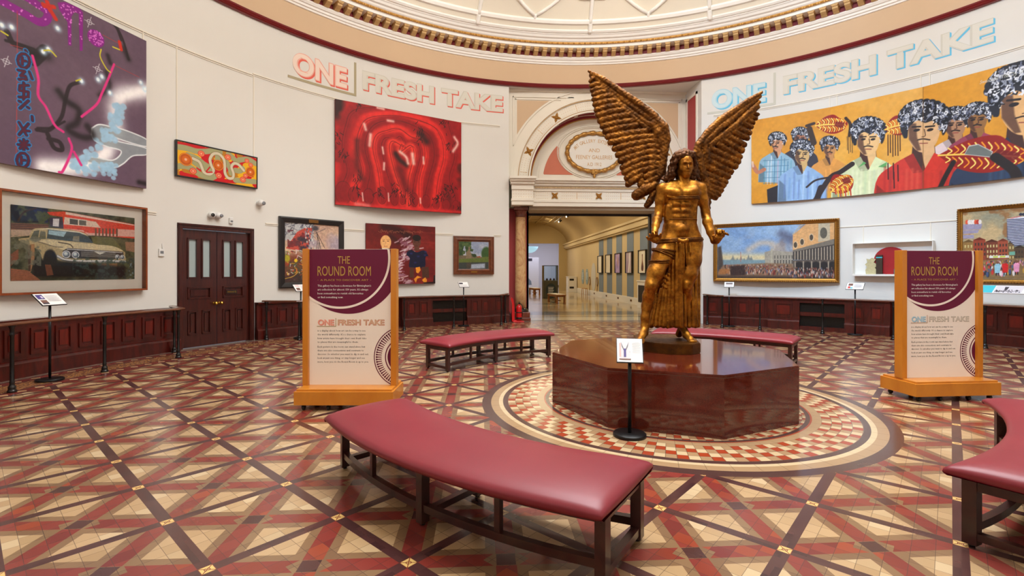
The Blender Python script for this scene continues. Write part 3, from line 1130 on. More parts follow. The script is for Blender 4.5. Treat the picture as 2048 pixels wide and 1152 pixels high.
# columns
def column(x, label):
    c = thing('marble_column', label, 'column', (x, AY + .18, 0), 0, 'marble columns carrying the arch')
    mb = MB(); mb.box(-.29, .29, -.29, .29, 0, .10, .01); mb.box(-.27, .27, -.27, .27, .10, .27, .01)
    mb.build('pedestal', M['column_base'], c)
    mb = MB(); mb.lathe([(.24, .27), (.245, .30), (.22, .32), (.225, .345), (.195, .36), (.18, .38)], seg=32)
    mb.build('base', M['black_iron'], c)
    mb = MB(); mb.lathe([(.172, .37), (.172, .9), (.168, 1.8), (.155, 3.0), (.15, 3.18), (.16, 3.2)], seg=40)
    mb.build('shaft', M['column_marble'], c)
    mb = MB(); mb.lathe([(.165, 3.19), (.17, 3.22), (.155, 3.25), (.155, 3.30), (.19, 3.36), (.205, 3.40)], seg=32); mb.box(-.22, .22, -.22, .22, 3.40, 3.50, .012)
    mb.build('capital', M['column_base'], c)
    return c


column(-.99, 'veined brown marble column beside the red fire extinguisher')
column(3.77, 'brown marble column half hidden behind the bronze figure, right of the passage')

# ------------------------------------------------------------------ wainscot
def wains(mb, t0, t1, r, pitch=2.15, margin=.35, panels=True, z1=.80):
    mb.cur = 0
    mb.polar(t0, t1, r, 9.1, 0, z1)
    mb.polar_prof(t0, t1, [(9.1, 0), (r - .05, 0), (r - .05, .20), (r - .035, .215), (r - .03, .235), (r - .01, .25), (9.1, .25)])
    mb.polar_prof(t0, t1, [(9.1, .76), (r - .01, .76), (r - .03, .785), (r - .055, .79), (r - .06, .825), (9.1, .825)])
    if panels:
        n = max(1, int((t1 - t0 - 2 * margin) / pitch + .3))
        p = (t1 - t0 - 2 * margin) / n
        for i in range(n):
            a = t0 + margin + i * p + p * .15; b = a + p * .70
            e = .20
            mb.cur = 0
            for q in ((a, b, .655, .69), (a, b, .305, .34), (a, a + e, .34, .655), (b - e, b, .34, .655)):
                mb.polar(q[0], q[1], r - .022, r + .01, q[2], q[3])
            mb.cur = 1
            mb.polar(a + e * 1.9, b - e * 1.9, r - .012, r + .01, .385, .615)
            mb.cur = 0
            mb.polar(a + e, b - e, r - .014, r + .01, .34, .355)


def radiator_box(name, t0, ta, tb, t1, r):
    mb = MB()
    wains(mb, t0, ta, r, 2.3, .5); wains(mb, tb, t1, r, 2.3, .5)
    mb.polar(ta, tb, r, 9.1, .70, .80); mb.polar_prof(ta, tb, [(9.1, .76), (r - .01, .76), (r - .03, .785), (r - .055, .79), (r - .06, .825), (9.1, .825)])
    mb.polar(ta, tb, r, 9.1, 0, .10)
    mb.polar(ta, tb, r + .06, 9.1, .36, .46)
    o = structure(mb.build(name, [M['mahogany'], M['mahogany_field']]))
    g = MB()
    g.polar(ta, tb, r + .10, 9.1, .10, .70)
    for z in [.12 + .022 * i for i in range(26)]:
        g.polar(ta, tb, r + .085, r + .10, z, z + .009)
    g.build('heating_grille', M['grille_dark'], o)
    return o


mb = MB(); wains(mb, -179.5, DT0 - .25, 9.0)
structure(mb.build('baseboard_left', [M['mahogany'], M['mahogany_field']]))
mb = MB(); wains(mb, DT1 + .25, -30.5, 9.0); wains(mb, -13.2, AL - .1, 9.0)
structure(mb.build('baseboard_middle', [M['mahogany'], M['mahogany_field']]))
radiator_box('trim_11', -30.5, -24.9, -18.3, -13.2, 8.80)
mb = MB(); wains(mb, AR + .3, 37.4, 9.0, 2.3); wains(mb, 54.5, 179.5, 9.0, 2.9)
structure(mb.build('baseboard_right', [M['mahogany'], M['mahogany_field']]))
radiator_box('trim_12', 37.4, 42.2, 48.6, 54.5, 8.80)
mb = MB().box(XL - .02, XL + .05, 9.18, AY + .5, 0, .25); mb.box(XR - .05, XR + .01, 8.42, AY + .5, 0, .25)
structure(mb.build('baseboard_arch', M['dark_line']))


# ------------------------------------------------------------------ double door
def chord(t0, t1, r=9.1):
    a, b = Vector(pol(t0, r)), Vector(pol(t1, r))
    return (a + b) / 2, (b - a).length, math.atan2((b - a).y, (b - a).x)


c, w, rz = chord(DT0, DT1)
door = structure(thing('door_1', None, None, c, rz))
door['kind'] = 'structure'
mb = MB()
F = .075
for x0, x1 in ((-w / 2 - .02, -w / 2 + F), (w / 2 - F, w / 2 + .02)):
    mb.box(x0, x1, -.03, .14, 0, DZ, .006); mb.box(x0 + .015, x1 - .015, -.045, 0, 0, DZ - .02, .004)
mb.box(-w / 2 - .02, w / 2 + .02, -.03, .14, DZ - F, DZ + .03, .006); mb.box(-w / 2, w / 2, -.05, 0, DZ - .01, DZ + .025, .004)
mb.build('door_frame', M['door_wood'], door)
lw_ = w / 2 - F - .008


def leaf(sg):
    x0 = -w / 2 + F + .003 if sg < 0 else .006
    mb = MB(); x1 = x0 + lw_ - .004
    st = .115; cs = .09; xm = (x0 + x1) / 2
    Y0, Y1 = .03, .075
    mb.box(x0, x0 + st, Y0, Y1, .01, DZ - F - .01); mb.box(x1 - st, x1, Y0, Y1, .01, DZ - F - .01)
    for a, b in ((.01, .25), (.73, .96), (1.20, 1.38), (2.16, DZ - F - .01)): mb.box(x0 + st, x1 - st, Y0, Y1, a, b)
    for a, b in ((.25, .73), (1.38, 2.16)): mb.box(xm - cs / 2, xm + cs / 2, Y0, Y1, a, b)
    cells = [(x0 + st, xm - cs / 2), (xm + cs / 2, x1 - st)]

    def mould(a, b, z0, z1):
        e = .028
        for q in ((a, b, z0, z0 + e), (a, b, z1 - e, z1), (a, a + e, z0, z1), (b - e, b, z0, z1)):
            mb.box(q[0], q[1], Y0 - .018, Y0 + .02, q[2], q[3])
    for a, b in cells:
        mould(a, b, .25, .73); mb.box(a, b, Y0 + .02, Y1, .25, .73); mb.box(a + .055, b - .055, Y0 + .002, Y1, .31, .67)
        mould(a - .01, b + .01, 1.37, 2.17)
    a, b = x0 + st, x1 - st
    mould(a, b, .96, 1.20); mb.box(a, b, Y0 + .02, Y1, .96, 1.20); mb.box(a + .06, b - .06, Y0 + .004, Y1, 1.02, 1.14)
    o = mb.build('door_leaf', M['door_wood'], door)
    for a, b in cells:
        g = MB().box(a, b, Y0 + .02, Y0 + .03, 1.38, 2.16)
        g.build('glass_pane', M['frosted'], o)
    kx = x1 - .05 if sg < 0 else x0 + .05
    k = MB(); k.lathe([(.028, .03), (.028, .022), (.012, .018), (.012, -.02), (.03, -.03), (.036, -.05), (.028, -.07), (.0, -.075)], (kx, 0, .86), 16, 'y')
    k.build('door_knob', M['brass'], o)
    return o


mat('frosted', (168, 184, 184), .25, coat=.4)
leaf(-1)
rl = leaf(1)
mb = MB().box(.20, .43, .022, .03, 1.045, 1.115)
pl = mb.build('name_plate', M['dark_line'], rl)
mb = MB(); put_text(mb, 'PRIVATE', .315, 1.062, .034, lambda x, z: (x, .0205, z), width=.19, align='c', bold=.02)
mb.build('plate_lettering', M['brass'], pl)
mb = MB().box(-.006, .006, .09, .10, 0, DZ - F)
mb.build('door_gap_light', M['frosted'], door)

# ------------------------------------------------------------------ the long gallery beyond the arch
GX = 1.38
mb = MB().box(4.78, 4.9, AY + .9, 35.2, 0, 3.8); mb.box(3.36, 4.9, AY + .9, AY + .95, 0, 3.5)
gwall = structure(mb.build('wall_gallery_right', M['cream_wall']))
mb = MB().box(-2.14, -2.0, AY + .9, 35.2, 0, 3.8); mb.box(-2.0, -.78, AY + .9, AY + .95, 0, 3.5)
structure(mb.build('wall_gallery_left', M['tan_wall']))
mb = MB()
for x0, x1 in ((4.74, 4.78),):
    mb.box(x0, x1, AY + .95, 35, 0, .30); mb.box(x0 + .01, x1, AY + .95, 35, .30, .33)
mb.box(-2.0, -1.96, AY + .95, 35, 0, .33)
structure(mb.build('baseboard_gallery', M['white_gloss']))
mb = MB()
mb.box(4.60, 4.78, AY + .95, 35, 3.38, 3.46); mb.box(4.52, 4.78, AY + .95, 35, 3.46, 3.70); mb.box(4.44, 4.78, AY + .95, 35, 3.70, 3.80)
mb.box(-2.0, -1.76, AY + .95, 35, 3.4, 3.8)
structure(mb.build('trim_13', M['cream_wall']))
mb = MB(); mb.smooth = True
n = 28
v = []; f = []
for y in (AY + .9, 35.2):
    for i in range(n + 1):
        a = PI * i / n
        v.append((GX + 3.42 * math.cos(a), y, 3.78 + 1.84 * math.sin(a)))
f = [(i, i + 1, n + 2 + i, n + 1 + i) for i in range(n)]
mb.add(v, f, True)
structure(mb.build('ceiling', M['tan_ceiling']))
mb = MB()
for yy in [12 + 2.6 * k for k in range(9)]:
    mb.tube([(GX + 3.40 * math.cos(PI * i / n), yy, 3.78 + 1.82 * math.sin(PI * i / n)) for i in range(9, n - 8)], .05, 6)
for a in (62, 76, 90, 104, 118):
    mb.box(GX + 3.4 * math.cos(rad(a)) - .04, GX + 3.4 * math.cos(rad(a)) + .04, AY + 1, 35, 3.74 + 1.82 * math.sin(rad(a)), 3.82 + 1.82 * math.sin(rad(a)))
structure(mb.build('trim_14', M['tan_wall']))
mb = MB().box(4.145, 4.9, 35, 35.2, 0, 5.7); mb.box(-2.1, .2, 35, 35.2, 0, 5.7); mb.box(.2, 4.145, 35, 35.2, 3.86, 5.7)
structure(mb.build('wall_gallery_end', M['tan_wall']))
mb = MB()
mb.box(-2.1, 3.36, AY + .96, AY + 1.02, 3.5, 5.7); mb.box(3.36, 4.9, AY + .96, AY + 1.02, 3.5, 5.7)
structure(mb.build('wall_gallery_near', M['tan_wall']))
mb = MB()
for a, b in ((23.48, 22.44), (21.59, 20.52), (19.65, 18.63), (17.74, 16.72), (15.77, 14.77)):
    mb.box(4.765, 4.78, b, a, .33, 3.38)
structure(mb.build('trim_15', M['slate_blue'], gwall))
# far room
mb = MB().box(-3, 9, 44.2, 44.4, 0, 5.5); mb.box(-3.2, -3, 35.2, 44.4, 0, 5.5); mb.box(9, 9.2, 35.2, 44.4, 0, 5.5)
structure(mb.build('wall_far_room', M['white_room']))
mb = MB().box(-3, 9, 35.2, 44.4, 5.4, 5.5)
structure(mb.build('ceiling', M['white_room']))
mb = MB().box(4.145, 9, 44.15, 44.2, 0, .16)
structure(mb.build('baseboard_far', M['dark_line']))
# ================================================================== PICTURES: paint laid on canvas as vertex colour
def srgb2lin(a):
    return np.where(a <= .04045, a / 12.92, ((a + .055) / 1.055) ** 2.4)


class Cv:
    """a canvas of colour samples; marks are given in the sketch coordinates of quad (TL, TR, BR, BL)"""
    def __init__(s, w, h, ny, base, quad=((0, 0), (1, 0), (1, 1), (0, 1)), seed=1):
        s.w, s.h = w, h
        s.ny = ny; s.nx = int(round(ny * w / h))
        s.asp = w / h
        xs = (np.arange(s.nx)) / (s.nx - 1) * s.asp
        ys = (np.arange(s.ny)) / (s.ny - 1)
        s.X, s.Y = np.meshgrid(xs, ys)
        s.a = np.zeros((s.ny, s.nx, 3)) + np.array(base) / 255.
        s.rng = np.random.RandomState(seed)
        src = np.array(quad, float); dst = np.array([(0, 0), (s.asp, 0), (s.asp, 1), (0, 1)], float)
        A = []; b = []
        for (x, y), (u, v) in zip(src, dst):
            A += [[x, y, 1, 0, 0, 0, -u * x, -u * y], [0, 0, 0, x, y, 1, -v * x, -v * y]]; b += [u, v]
        s.Hm = np.append(np.linalg.solve(np.array(A), np.array(b)), 1).reshape(3, 3)

    def q(s, pts):
        p = np.c_[np.array(pts, float).reshape(-1, 2), np.ones(len(np.array(pts).reshape(-1, 2)))] @ s.Hm.T
        return p[:, :2] / p[:, 2:]

    def put(s, m, c):
        c = np.array(c) / 255. if not (isinstance(c, np.ndarray) and c.ndim == 3) else c
        s.a = s.a * (1 - m[..., None]) + c * m[..., None]
        return s

    def noise(s, scale, seed=0, oct=4):
        r = np.random.RandomState(seed + 11); out = np.zeros_like(s.X); amp = 1; tot = 0
        for o in range(oct):
            f = scale * 2 ** o
            gx, gy = int(f * s.asp) + 3, int(f) + 3
            g = r.rand(gy, gx)
            x = s.X * f; y = s.Y * f
            xi = np.minimum(x.astype(int), gx - 2); yi = np.minimum(y.astype(int), gy - 2)
            fx = x - xi; fy = y - yi
            fx = fx * fx * (3 - 2 * fx); fy = fy * fy * (3 - 2 * fy)
            v = (g[yi, xi] * (1 - fx) + g[yi, xi + 1] * fx) * (1 - fy) + (g[yi + 1, xi] * (1 - fx) + g[yi + 1, xi + 1] * fx) * fy
            out += v * amp; tot += amp; amp *= .55
        return out / tot

    def ell(s, c, rx, ry, col, soft=.006, al=1.0, rot=0.0, ring=None):
        (cx, cy), = s.q([c])
        dx, dy = s.X - cx, s.Y - cy
        if rot:
            k, n_ = math.cos(rot), math.sin(rot); dx, dy = dx * k + dy * n_, -dx * n_ + dy * k
        d = (np.sqrt((dx / rx) ** 2 + (dy / ry) ** 2) - 1) * min(rx, ry)
        if ring: d = np.abs(d) - ring
        return s.put(np.clip(.5 - d / soft, 0, 1) * al, col)

    def poly(s, pts, col, soft=.004, al=1.0, uv=False):
        P = s.q(pts) if not uv else np.array(pts)
        ins = np.zeros(s.X.shape, bool); dist = np.full(s.X.shape, 9.)
        x0, y0 = P.min(0) - .03; x1, y1 = P.max(0) + .03
        m = (s.X >= x0) & (s.X <= x1) & (s.Y >= y0) & (s.Y <= y1)
        X_, Y_ = s.X[m], s.Y[m]
        i_ = np.zeros(X_.shape, bool); d_ = np.full(X_.shape, 9.)
        for k in range(len(P)):
            ax, ay = P[k - 1]; bx, by = P[k]
            cond = ((ay > Y_) != (by > Y_))
            with np.errstate(divide='ignore', invalid='ignore'):
                xi = (bx - ax) * (Y_ - ay) / ((by - ay) if by != ay else 1e-9) + ax
            i_ ^= cond & (X_ < xi)
            L = (bx - ax) ** 2 + (by - ay) ** 2 + 1e-12
            t = np.clip(((X_ - ax) * (bx - ax) + (Y_ - ay) * (by - ay)) / L, 0, 1)
            d_ = np.minimum(d_, np.hypot(X_ - ax - t * (bx - ax), Y_ - ay - t * (by - ay)))
        sd = np.where(i_, -d_, d_)
        mk = np.zeros(s.X.shape); mk[m] = np.clip(.5 - sd / soft, 0, 1)
        return s.put(mk * al, col)

    def dline(s, pts):
        P = s.q(pts); d = np.full(s.X.shape, 9.)
        for k in range(len(P) - 1):
            ax, ay = P[k]; bx, by = P[k + 1]
            L = (bx - ax) ** 2 + (by - ay) ** 2 + 1e-12
            t = np.clip(((s.X - ax) * (bx - ax) + (s.Y - ay) * (by - ay)) / L, 0, 1)
            d = np.minimum(d, np.hypot(s.X - ax - t * (bx - ax), s.Y - ay - t * (by - ay)))
        return d

    def line(s, pts, w, col, soft=.004, al=1.0, smooth=True):
        if smooth and len(pts) > 2: pts = spline(pts)
        return s.put(np.clip(.5 - (s.dline(pts) - w) / soft, 0, 1) * al, col)

    def glow(s, pts, w, col, al=1.0, smooth=True):
        if smooth and len(pts) > 2: pts = spline(pts)
        return s.put(np.exp(-(s.dline(pts) / w) ** 2) * al, col)

    def mottled(s, m, c1, c2, scale, seed=0):
        n_ = np.clip((s.noise(scale, seed) - .3) / .4, 0, 1)[..., None]
        return s.put(m, np.array(c1) / 255. * (1 - n_) + np.array(c2) / 255. * n_)

    def grain(s, amt, scale=40, seed=5):
        s.a = np.clip(s.a * (1 + (s.noise(scale, seed, 3)[..., None] - .5) * amt), 0, 1); return s

    def mesh(s, name, parent, y, x0=None, z0=0.0, m='oil_paint'):
        """flat picture facing -y, lower left at x0,z0"""
        nx, ny = s.nx, s.ny
        xs = np.linspace(-s.w / 2, s.w / 2, nx) if x0 is None else np.linspace(x0, x0 + s.w, nx)
        zs = np.linspace(z0 + s.h, z0, ny)
        XX, ZZ = np.meshgrid(xs, zs)
        co = np.stack([XX, np.full_like(XX, y), ZZ], -1).reshape(-1, 3)
        idx = np.arange(nx * ny).reshape(ny, nx)
        f = np.stack([idx[1:, :-1], idx[1:, 1:], idx[:-1, 1:], idx[:-1, :-1]], -1).reshape(-1, 4)
        me = bpy.data.meshes.new(name)
        me.vertices.add(len(co)); me.vertices.foreach_set('co', co.ravel().astype(np.float32))
        me.loops.add(f.size); me.loops.foreach_set('vertex_index', f.ravel().astype(np.int32))
        me.polygons.add(len(f)); me.polygons.foreach_set('loop_start', np.arange(0, f.size, 4, dtype=np.int32))
        me.update(calc_edges=True)
        at = me.color_attributes.new('paint', 'FLOAT_COLOR', 'POINT')
        c = np.ones((nx * ny, 4), np.float32); c[:, :3] = srgb2lin(np.clip(s.a, 0, 1)).reshape(-1, 3)
        at.data.foreach_set('color', c.ravel())
        me.materials.append(M[m])
        o = bpy.data.objects.new(name, me); COL.objects.link(o)
        if parent: o.parent = parent
        return o


def spline(pts, k=8):
    P = [np.array(p, float) for p in pts]
    P = [2 * P[0] - P[1]] + P + [2 * P[-1] - P[-2]]
    out = []
    for i in range(1, len(P) - 2):
        for j in range(k):
            t = j / k
            out.append(.5 * ((2 * P[i]) + (-P[i - 1] + P[i + 1]) * t + (2 * P[i - 1] - 5 * P[i] + 4 * P[i + 1] - P[i + 2]) * t * t + (-P[i - 1] + 3 * P[i] - 3 * P[i + 1] + P[i + 2]) * t ** 3))
    out.append(P[-2])
    return [tuple(p) for p in out]


def canvas_block(parent, w, h, depth, edge, y_wall=0.0):
    mb = MB().box(-w / 2, w / 2, -depth, y_wall, 0, h)
    return mb.build('stretcher', M[edge], parent)


def hang(name, label, cat, t0, t1, z0, r=9.09, group=None):
    c, w, rz = chord(t0, t1, r)
    return thing(name, label, cat, (c.x, c.y, z0), rz, group), w


RNG = random.Random(7)

# ---- large mauve spray-painted canvas
t, w = hang('canvas_painting', 'large mauve spray-painted canvas with a white glowing arc, hung above the car photograph', 'painting', -81.5, -67.85, 3.0)
h = 2.66
canvas_block(t, w, h, .06, 'canvas_edge')
c = Cv(w, h, 400, (104, 82, 100), ((8, -45), (845, 250), (845, 1076), (8, 945)), 3)
c.mottled(np.ones_like(c.X), (98, 76, 96), (112, 90, 106), 2.2, 4)
W_ = (238, 238, 246)
c.glow([(900, 520), (800, 540), (690, 560), (650, 640), (660, 740), (620, 850), (560, 920), (440, 965), (260, 965)], .055, W_, .9)
c.glow([(860, 525), (760, 545), (680, 580)], .03, (252, 250, 252), 1)
c.glow([(600, 880), (520, 940), (400, 960), (240, 960)], .035, (252, 250, 252), 1)
teal = (150, 162, 168)
for P in ([(515, 750), (560, 728), (640, 740), (720, 755), (845, 800), (845, 840), (720, 815), (600, 780), (585, 800), (660, 815), (845, 850), (845, 885), (760, 895), (700, 940), (640, 960), (500, 935), (490, 915), (520, 905), (640, 920), (690, 870), (600, 845), (540, 820), (515, 790)],):
    c.poly(spline(P + [P[0]], 4), teal, .006, .85)
    c.line(P + [P[0]], .004, (226, 232, 236), .004)
for k in range(90):
    a = RNG.random()
    p = (640 + RNG.gauss(0, 20) - 230 * a ** 2 + 40 * (1 - a), 620 + 340 * a + RNG.gauss(0, 14))
    c.ell(p, .010 + .012 * RNG.random(), .010 + .012 * RNG.random(), (160, 200, 228), .006, .85)
for k in range(60):
    c.ell((400 + 260 * RNG.random(), 965 + RNG.gauss(0, 20)), .016, .014, (160, 202, 230), .006, .8)
pk = (138, 22, 138)
c.line([(18, 40), (120, 72), (200, 110), (262, 150), (258, 190), (215, 205), (140, 170), (18, 120)], .021, pk)
c.line([(30, 0), (120, 25)], .018, pk)
c.poly([(320, 92), (360, 85), (440, 105), (465, 130), (462, 335), (446, 338), (440, 140), (415, 132), (398, 160), (398, 315), (380, 312), (376, 190), (330, 130)], pk, .005)
c.ell((540, 262), .050, .050, pk); c.ell((243, 78), .016, .012, pk)
for k in range(260):
    q_ = RNG.choice([(18 + 240 * RNG.random(), 40 + 150 * RNG.random()), (320 + 140 * RNG.random(), 90 + 220 * RNG.random()), (500 + 80 * RNG.random(), 220 + 80 * RNG.random())])
    (u_, v_), = c.q([q_])
    i_, j_ = int(v_ * (c.ny - 1)), int(u_ / c.asp * (c.nx - 1))
    if 0 <= i_ < c.ny and 0 <= j_ < c.nx and c.a[i_, j_, 1] < .16: c.ell(q_, .004, .004, (222, 120, 214), .003)
blk = (38, 28, 34)
for P, w_ in (([(45, 270), (80, 330), (150, 350), (200, 385)], .014), ([(40, 318), (110, 330), (190, 350)], .008), ([(190, 410), (250, 350)], .03), ([(445, 505), (390, 530), (365, 600), (340, 700), (270, 770), (205, 770)], .010), ([(210, 760), (290, 755), (360, 720)], .006), ([(265, 790), (300, 860), (345, 870), (330, 830), (270, 815)], .012), ([(610, 150), (660, 195), (690, 260)], .006), ([(650, 165), (700, 255), (735, 360)], .008)):
    c.line(P, w_, blk, .006, .9)
for P, w_, a_ in (([(325, 560), (370, 610), (440, 655), (430, 720), (380, 760), (460, 800), (520, 790), (490, 740)], .022, .85), ([(600, 440), (620, 520), (560, 570)], .016, .7), ([(610, 350), (625, 390)], .016, .8), ([(180, 370), (260, 380)], .03, .8), ([(700, 300), (735, 360)], .02, .7), ([(800, 1040), (845, 1050)], .018, .9)):
    c.glow(P, w_, (30, 24, 28), a_)
pn = (222, 52, 134)
for P in ([(185, 385), (215, 500), (215, 590), (255, 650), (300, 740), (345, 775)], [(650, 395), (610, 470), (570, 560), (540, 620), (460, 690)], [(380, 810), (400, 870), (350, 980), (330, 990)], [(410, 880), (450, 950)]):
    c.line([(x + RNG.gauss(0, 4), y) for x, y in P], .007, pn)
for p in ((70, 245), (18, 240), (320, 228), (240, 358), (268, 342), (455, 498), (552, 484), (574, 466), (622, 552), (810, 484), (836, 520)):
    c.glow([p, (p[0] + 2, p[1] + 3)], .017, (190, 226, 248), 1, False); c.ell(p, .009, .011, (240, 250, 255))
for P in ([(240, 110), (270, 125), (310, 180)], [(262, 95), (280, 140)], [(680, 270), (690, 310)], [(245, 118), (300, 118)]): c.line(P, .011, (206, 44, 26), .006)
for P in ([(15, 272), (50, 290)], [(245, 352), (280, 350), (312, 378)], [(570, 320), (565, 360), (600, 420), (625, 440)], [(640, 300), (680, 312)], [(425, 500), (450, 490)]): c.line(P, .004, (206, 196, 50), .003)
for p in ((165, 62), (270, 22), (305, 15), (502, 178), (42, 425), (550, 427)):
    c.ell(p, .014, .014, (220, 220, 228), .003, .9, ring=.0015)
    for q_ in ((-28, -10, 28, 10), (-10, 28, 10, -28)): c.line([(p[0] + q_[0], p[1] + q_[1]), (p[0] + q_[2], p[1] + q_[3])], .0014, (220, 220, 228), .003)
for P in ([(100, 160), (100, 330), (95, 900)], [(65, 338), (150, 352)], [(580, 240), (680, 280)], [(650, 400), (800, 455)]): c.line(P, .0016, (196, 60, 60), .003, .8, False)
# column of blue-outlined glyphs
for y, sp in ((375, 'dot'), (415, 'ring'), (490, 'three'), (570, 'es'), (640, 'pct'), (715, 'dash'), (770, 'star4'), (850, 'ast'), (930, 'ring')):
    x = 135 + (y - 415) * -.01
    st = {'dot': [[(145, y - 15), (150, y - 8)]], 'ring': [[(x + 32 * math.cos(a * .63), y + 38 * math.sin(a * .63)) for a in range(11)], [(x - 8, y - 18), (x - 8, y + 18)], [(x - 8, y), (x + 12, y)]],
          'three': [[(105, y - 25), (140, y - 22), (118, y + 4), (145, y + 4), (150, y + 20), (110, y + 22)], [(165, y - 20), (180, y + 15)]],
          'es': [[(160, y - 30), (115, y - 26), (112, y), (160, y + 4), (158, y + 32), (110, y + 34)], [(135, y - 42), (135, y + 48)]],
          'pct': [[(160, y - 20), (115, y + 22)], [(110, y - 15), (118, y - 12)], [(155, y + 14), (162, y + 18)]], 'dash': [[(180, y - 14), (182, y + 8)]],
          'star4': [[(110, y - 35), (150, y + 30)], [(160, y - 30), (110, y + 28)], [(130, y + 5), (165, y + 8)]], 'ast': [[(105, y), (165, y)], [(135, y - 28), (135, y + 28)], [(115, y - 20), (155, y + 20)], [(155, y - 20), (115, y + 20)]]}[sp]
    for P in st: c.line(P, .0125, (46, 132, 200), .003, 1, False)
    for P in st: c.line(P, .0085, (20, 50, 92), .002, 1, False)
    for P in st: c.line(P, .0050, (84, 20, 46), .002, 1, False)
c.grain(.10)
c.mesh('painted_canvas', t, -.062)

# ---- dotted yellow and red canvas
t, w = hang('framed_painting', 'small wide yellow and red dotted painting in a thin black frame above the doors', 'painting', -64.3, -53.65, 3.33)
h = .70
mb = MB(); mb.sweep_rect(w - .05, h - .05, [(0, 0), (0, -.055), (.025, -.055), (.025, 0)], .025); mb.box(-w / 2 + .01, w / 2 - .01, -.02, 0, .01, h - .01)
mb.build('frame', M['black_frame'], t)
c = Cv(w - .05, h - .05, 200, (236, 178, 20), ((155, 118), (1550, 395), (1522, 965), (125, 762)), 2)
n_ = c.noise(3.0, 3); m_ = (n_ > .55)
red_, och, crm = (204, 14, 26), (190, 124, 26), (214, 204, 176)
c.put(((c.noise(2.6, 9) > .56) * 1.0), red_); c.put(((c.noise(2.4, 21) > .6) * 1.0), och)
for P in ([(150, 170), (300, 190), (430, 240), (560, 200)], [(200, 740), (330, 770), (450, 800)], [(780, 850), (950, 850), (1140, 860)], [(1330, 370), (1450, 400), (1545, 440)]): c.line(P, .06, red_)
dotbg = [[(150, 230), (300, 250), (480, 300), (640, 300), (780, 280), (900, 300)], [(330, 380), (480, 440), (600, 540), (700, 600)], [(440, 520), (560, 600), (700, 640)], [(850, 400), (850, 460)], [(1000, 480), (1060, 600), (1080, 700)], [(1160, 640), (1240, 650), (1290, 600)], [(140, 600), (260, 590), (400, 640), (520, 740), (700, 800), (780, 770)], [(1150, 830), (1300, 840), (1500, 850)], [(1240, 440), (1400, 420), (1530, 500)], [(1050, 330), (1120, 400), (1200, 480)]]
for P in dotbg: c.line(P, .085, (196, 190, 150), .01)
dm = np.zeros_like(c.X)
for P in dotbg: dm = np.maximum(dm, (c.dline(spline(P)) < .085) * 1.0)
gx = np.sin(c.X * 150 + 3 * c.noise(4, 5)) * np.sin(c.Y * 150 + 3 * c.noise(4, 6))
c.put(dm * np.clip((gx - .1) * 3, 0, .85), (70, 78, 40)); c.put(dm * np.clip((-gx - .3) * 3, 0, .8), (170, 176, 96))
for P, w_ in (([(410, 440), (520, 500), (560, 600), (600, 700), (700, 730), (765, 660), (730, 560), (715, 440), (780, 340), (880, 340), (960, 440), (970, 560), (970, 700), (1020, 790), (1100, 790), (1120, 700), (1090, 580), (1140, 510), (1220, 530), (1310, 640)], .042),):
    c.line(P, w_ + .012, (120, 96, 60)); c.line(P, w_, crm)
c.line([(700, 600), (640, 690), (740, 690)], .02, red_)
for p, r_ in (((285, 465), .19), ((855, 555), .17), ((1427, 665), .165)):
    for rr, cc in ((1, (206, 40, 24)), (.94, (240, 160, 30)), (.84, (120, 50, 10)), (.80, (200, 88, 16)), (.55, (214, 104, 22)), (.26, (226, 140, 90)), (.16, (240, 190, 150))): c.ell(p, r_ * rr, r_ * rr, cc)
for p in ((565, 345), (1035, 395), (1375, 450), (405, 680), (855, 750), (1285, 815), (1335, 740), (1440, 530)):
    for rr, cc in ((.105, (206, 30, 24)), (.09, (240, 130, 90)), (.05, (212, 50, 34)), (.035, (244, 170, 130))): c.ell(p, rr * (1 if p[0] < 1320 else .8), rr * .9 * (1 if p[0] < 1320 else .8), cc)
c.mesh('painted_canvas', t, -.05, z0=.025)

# ---- photograph of a derelict car in a deep wooden box frame
t, w = hang('framed_photograph', 'colour photograph of an abandoned pale saloon car in a deep brown box frame', 'photograph', -81.7, -67.9, 1.175)
h = 1.475
mb = MB(); mb.sweep_rect(w - .06, h - .06, [(0, .0), (0, -.10), (.03, -.10), (.03, .0)], .03)
mb.build('frame', M['box_frame_wood'], t)
mb = MB().box(-w / 2 + .03, w / 2 - .03, -.012, 0, .03, h - .03)
mb.build('mat_board', M['mat_board'], t)
mb = MB().add([(-w / 2 + .03, -.094, .03), (w / 2 - .03, -.094, .03), (w / 2 - .03, -.094, h - .03), (-w / 2 + .03, -.094, h - .03)], [(0, 1, 2, 3)])
mb.build('glazing', M['clear_glass'], t)
pw, ph = w - .36, h - .40
c = Cv(pw, ph, 300, (60, 62, 50), ((165, 122), (1428, 262), (1428, 970), (165, 1000)), 5)
c.mottled(np.ones_like(c.X), (44, 50, 34), (96, 96, 70), 10, 3)
c.poly([(165, 122), (540, 160), (540, 330), (165, 330)], (30, 34, 44)); c.poly([(380, 160), (540, 190), (540, 330), (470, 330)], (34, 42, 74))
c.put(np.clip((c.noise(9, 8) - .52) * 8, 0, 1) * (c.Y < .3) * (c.X < .5 * c.asp * .7), (74, 82, 52))
c.line([(240, 310), (300, 210), (420, 160)], .012, (60, 44, 34))
c.poly([(530, 205), (700, 195), (1428, 335), (1428, 500), (950, 460), (690, 400), (690, 260), (560, 240)], (206, 70, 50))
c.poly([(720, 200), (1428, 340), (1428, 350), (720, 230)], (226, 190, 176)); c.poly([(710, 260), (1030, 310), (1080, 380), (700, 345)], (232, 196, 178))
c.poly([(700, 390), (900, 410), (950, 470), (1428, 480), (1428, 400), (1240, 390), (1240, 450), (960, 440)], (222, 196, 184), al=.8)
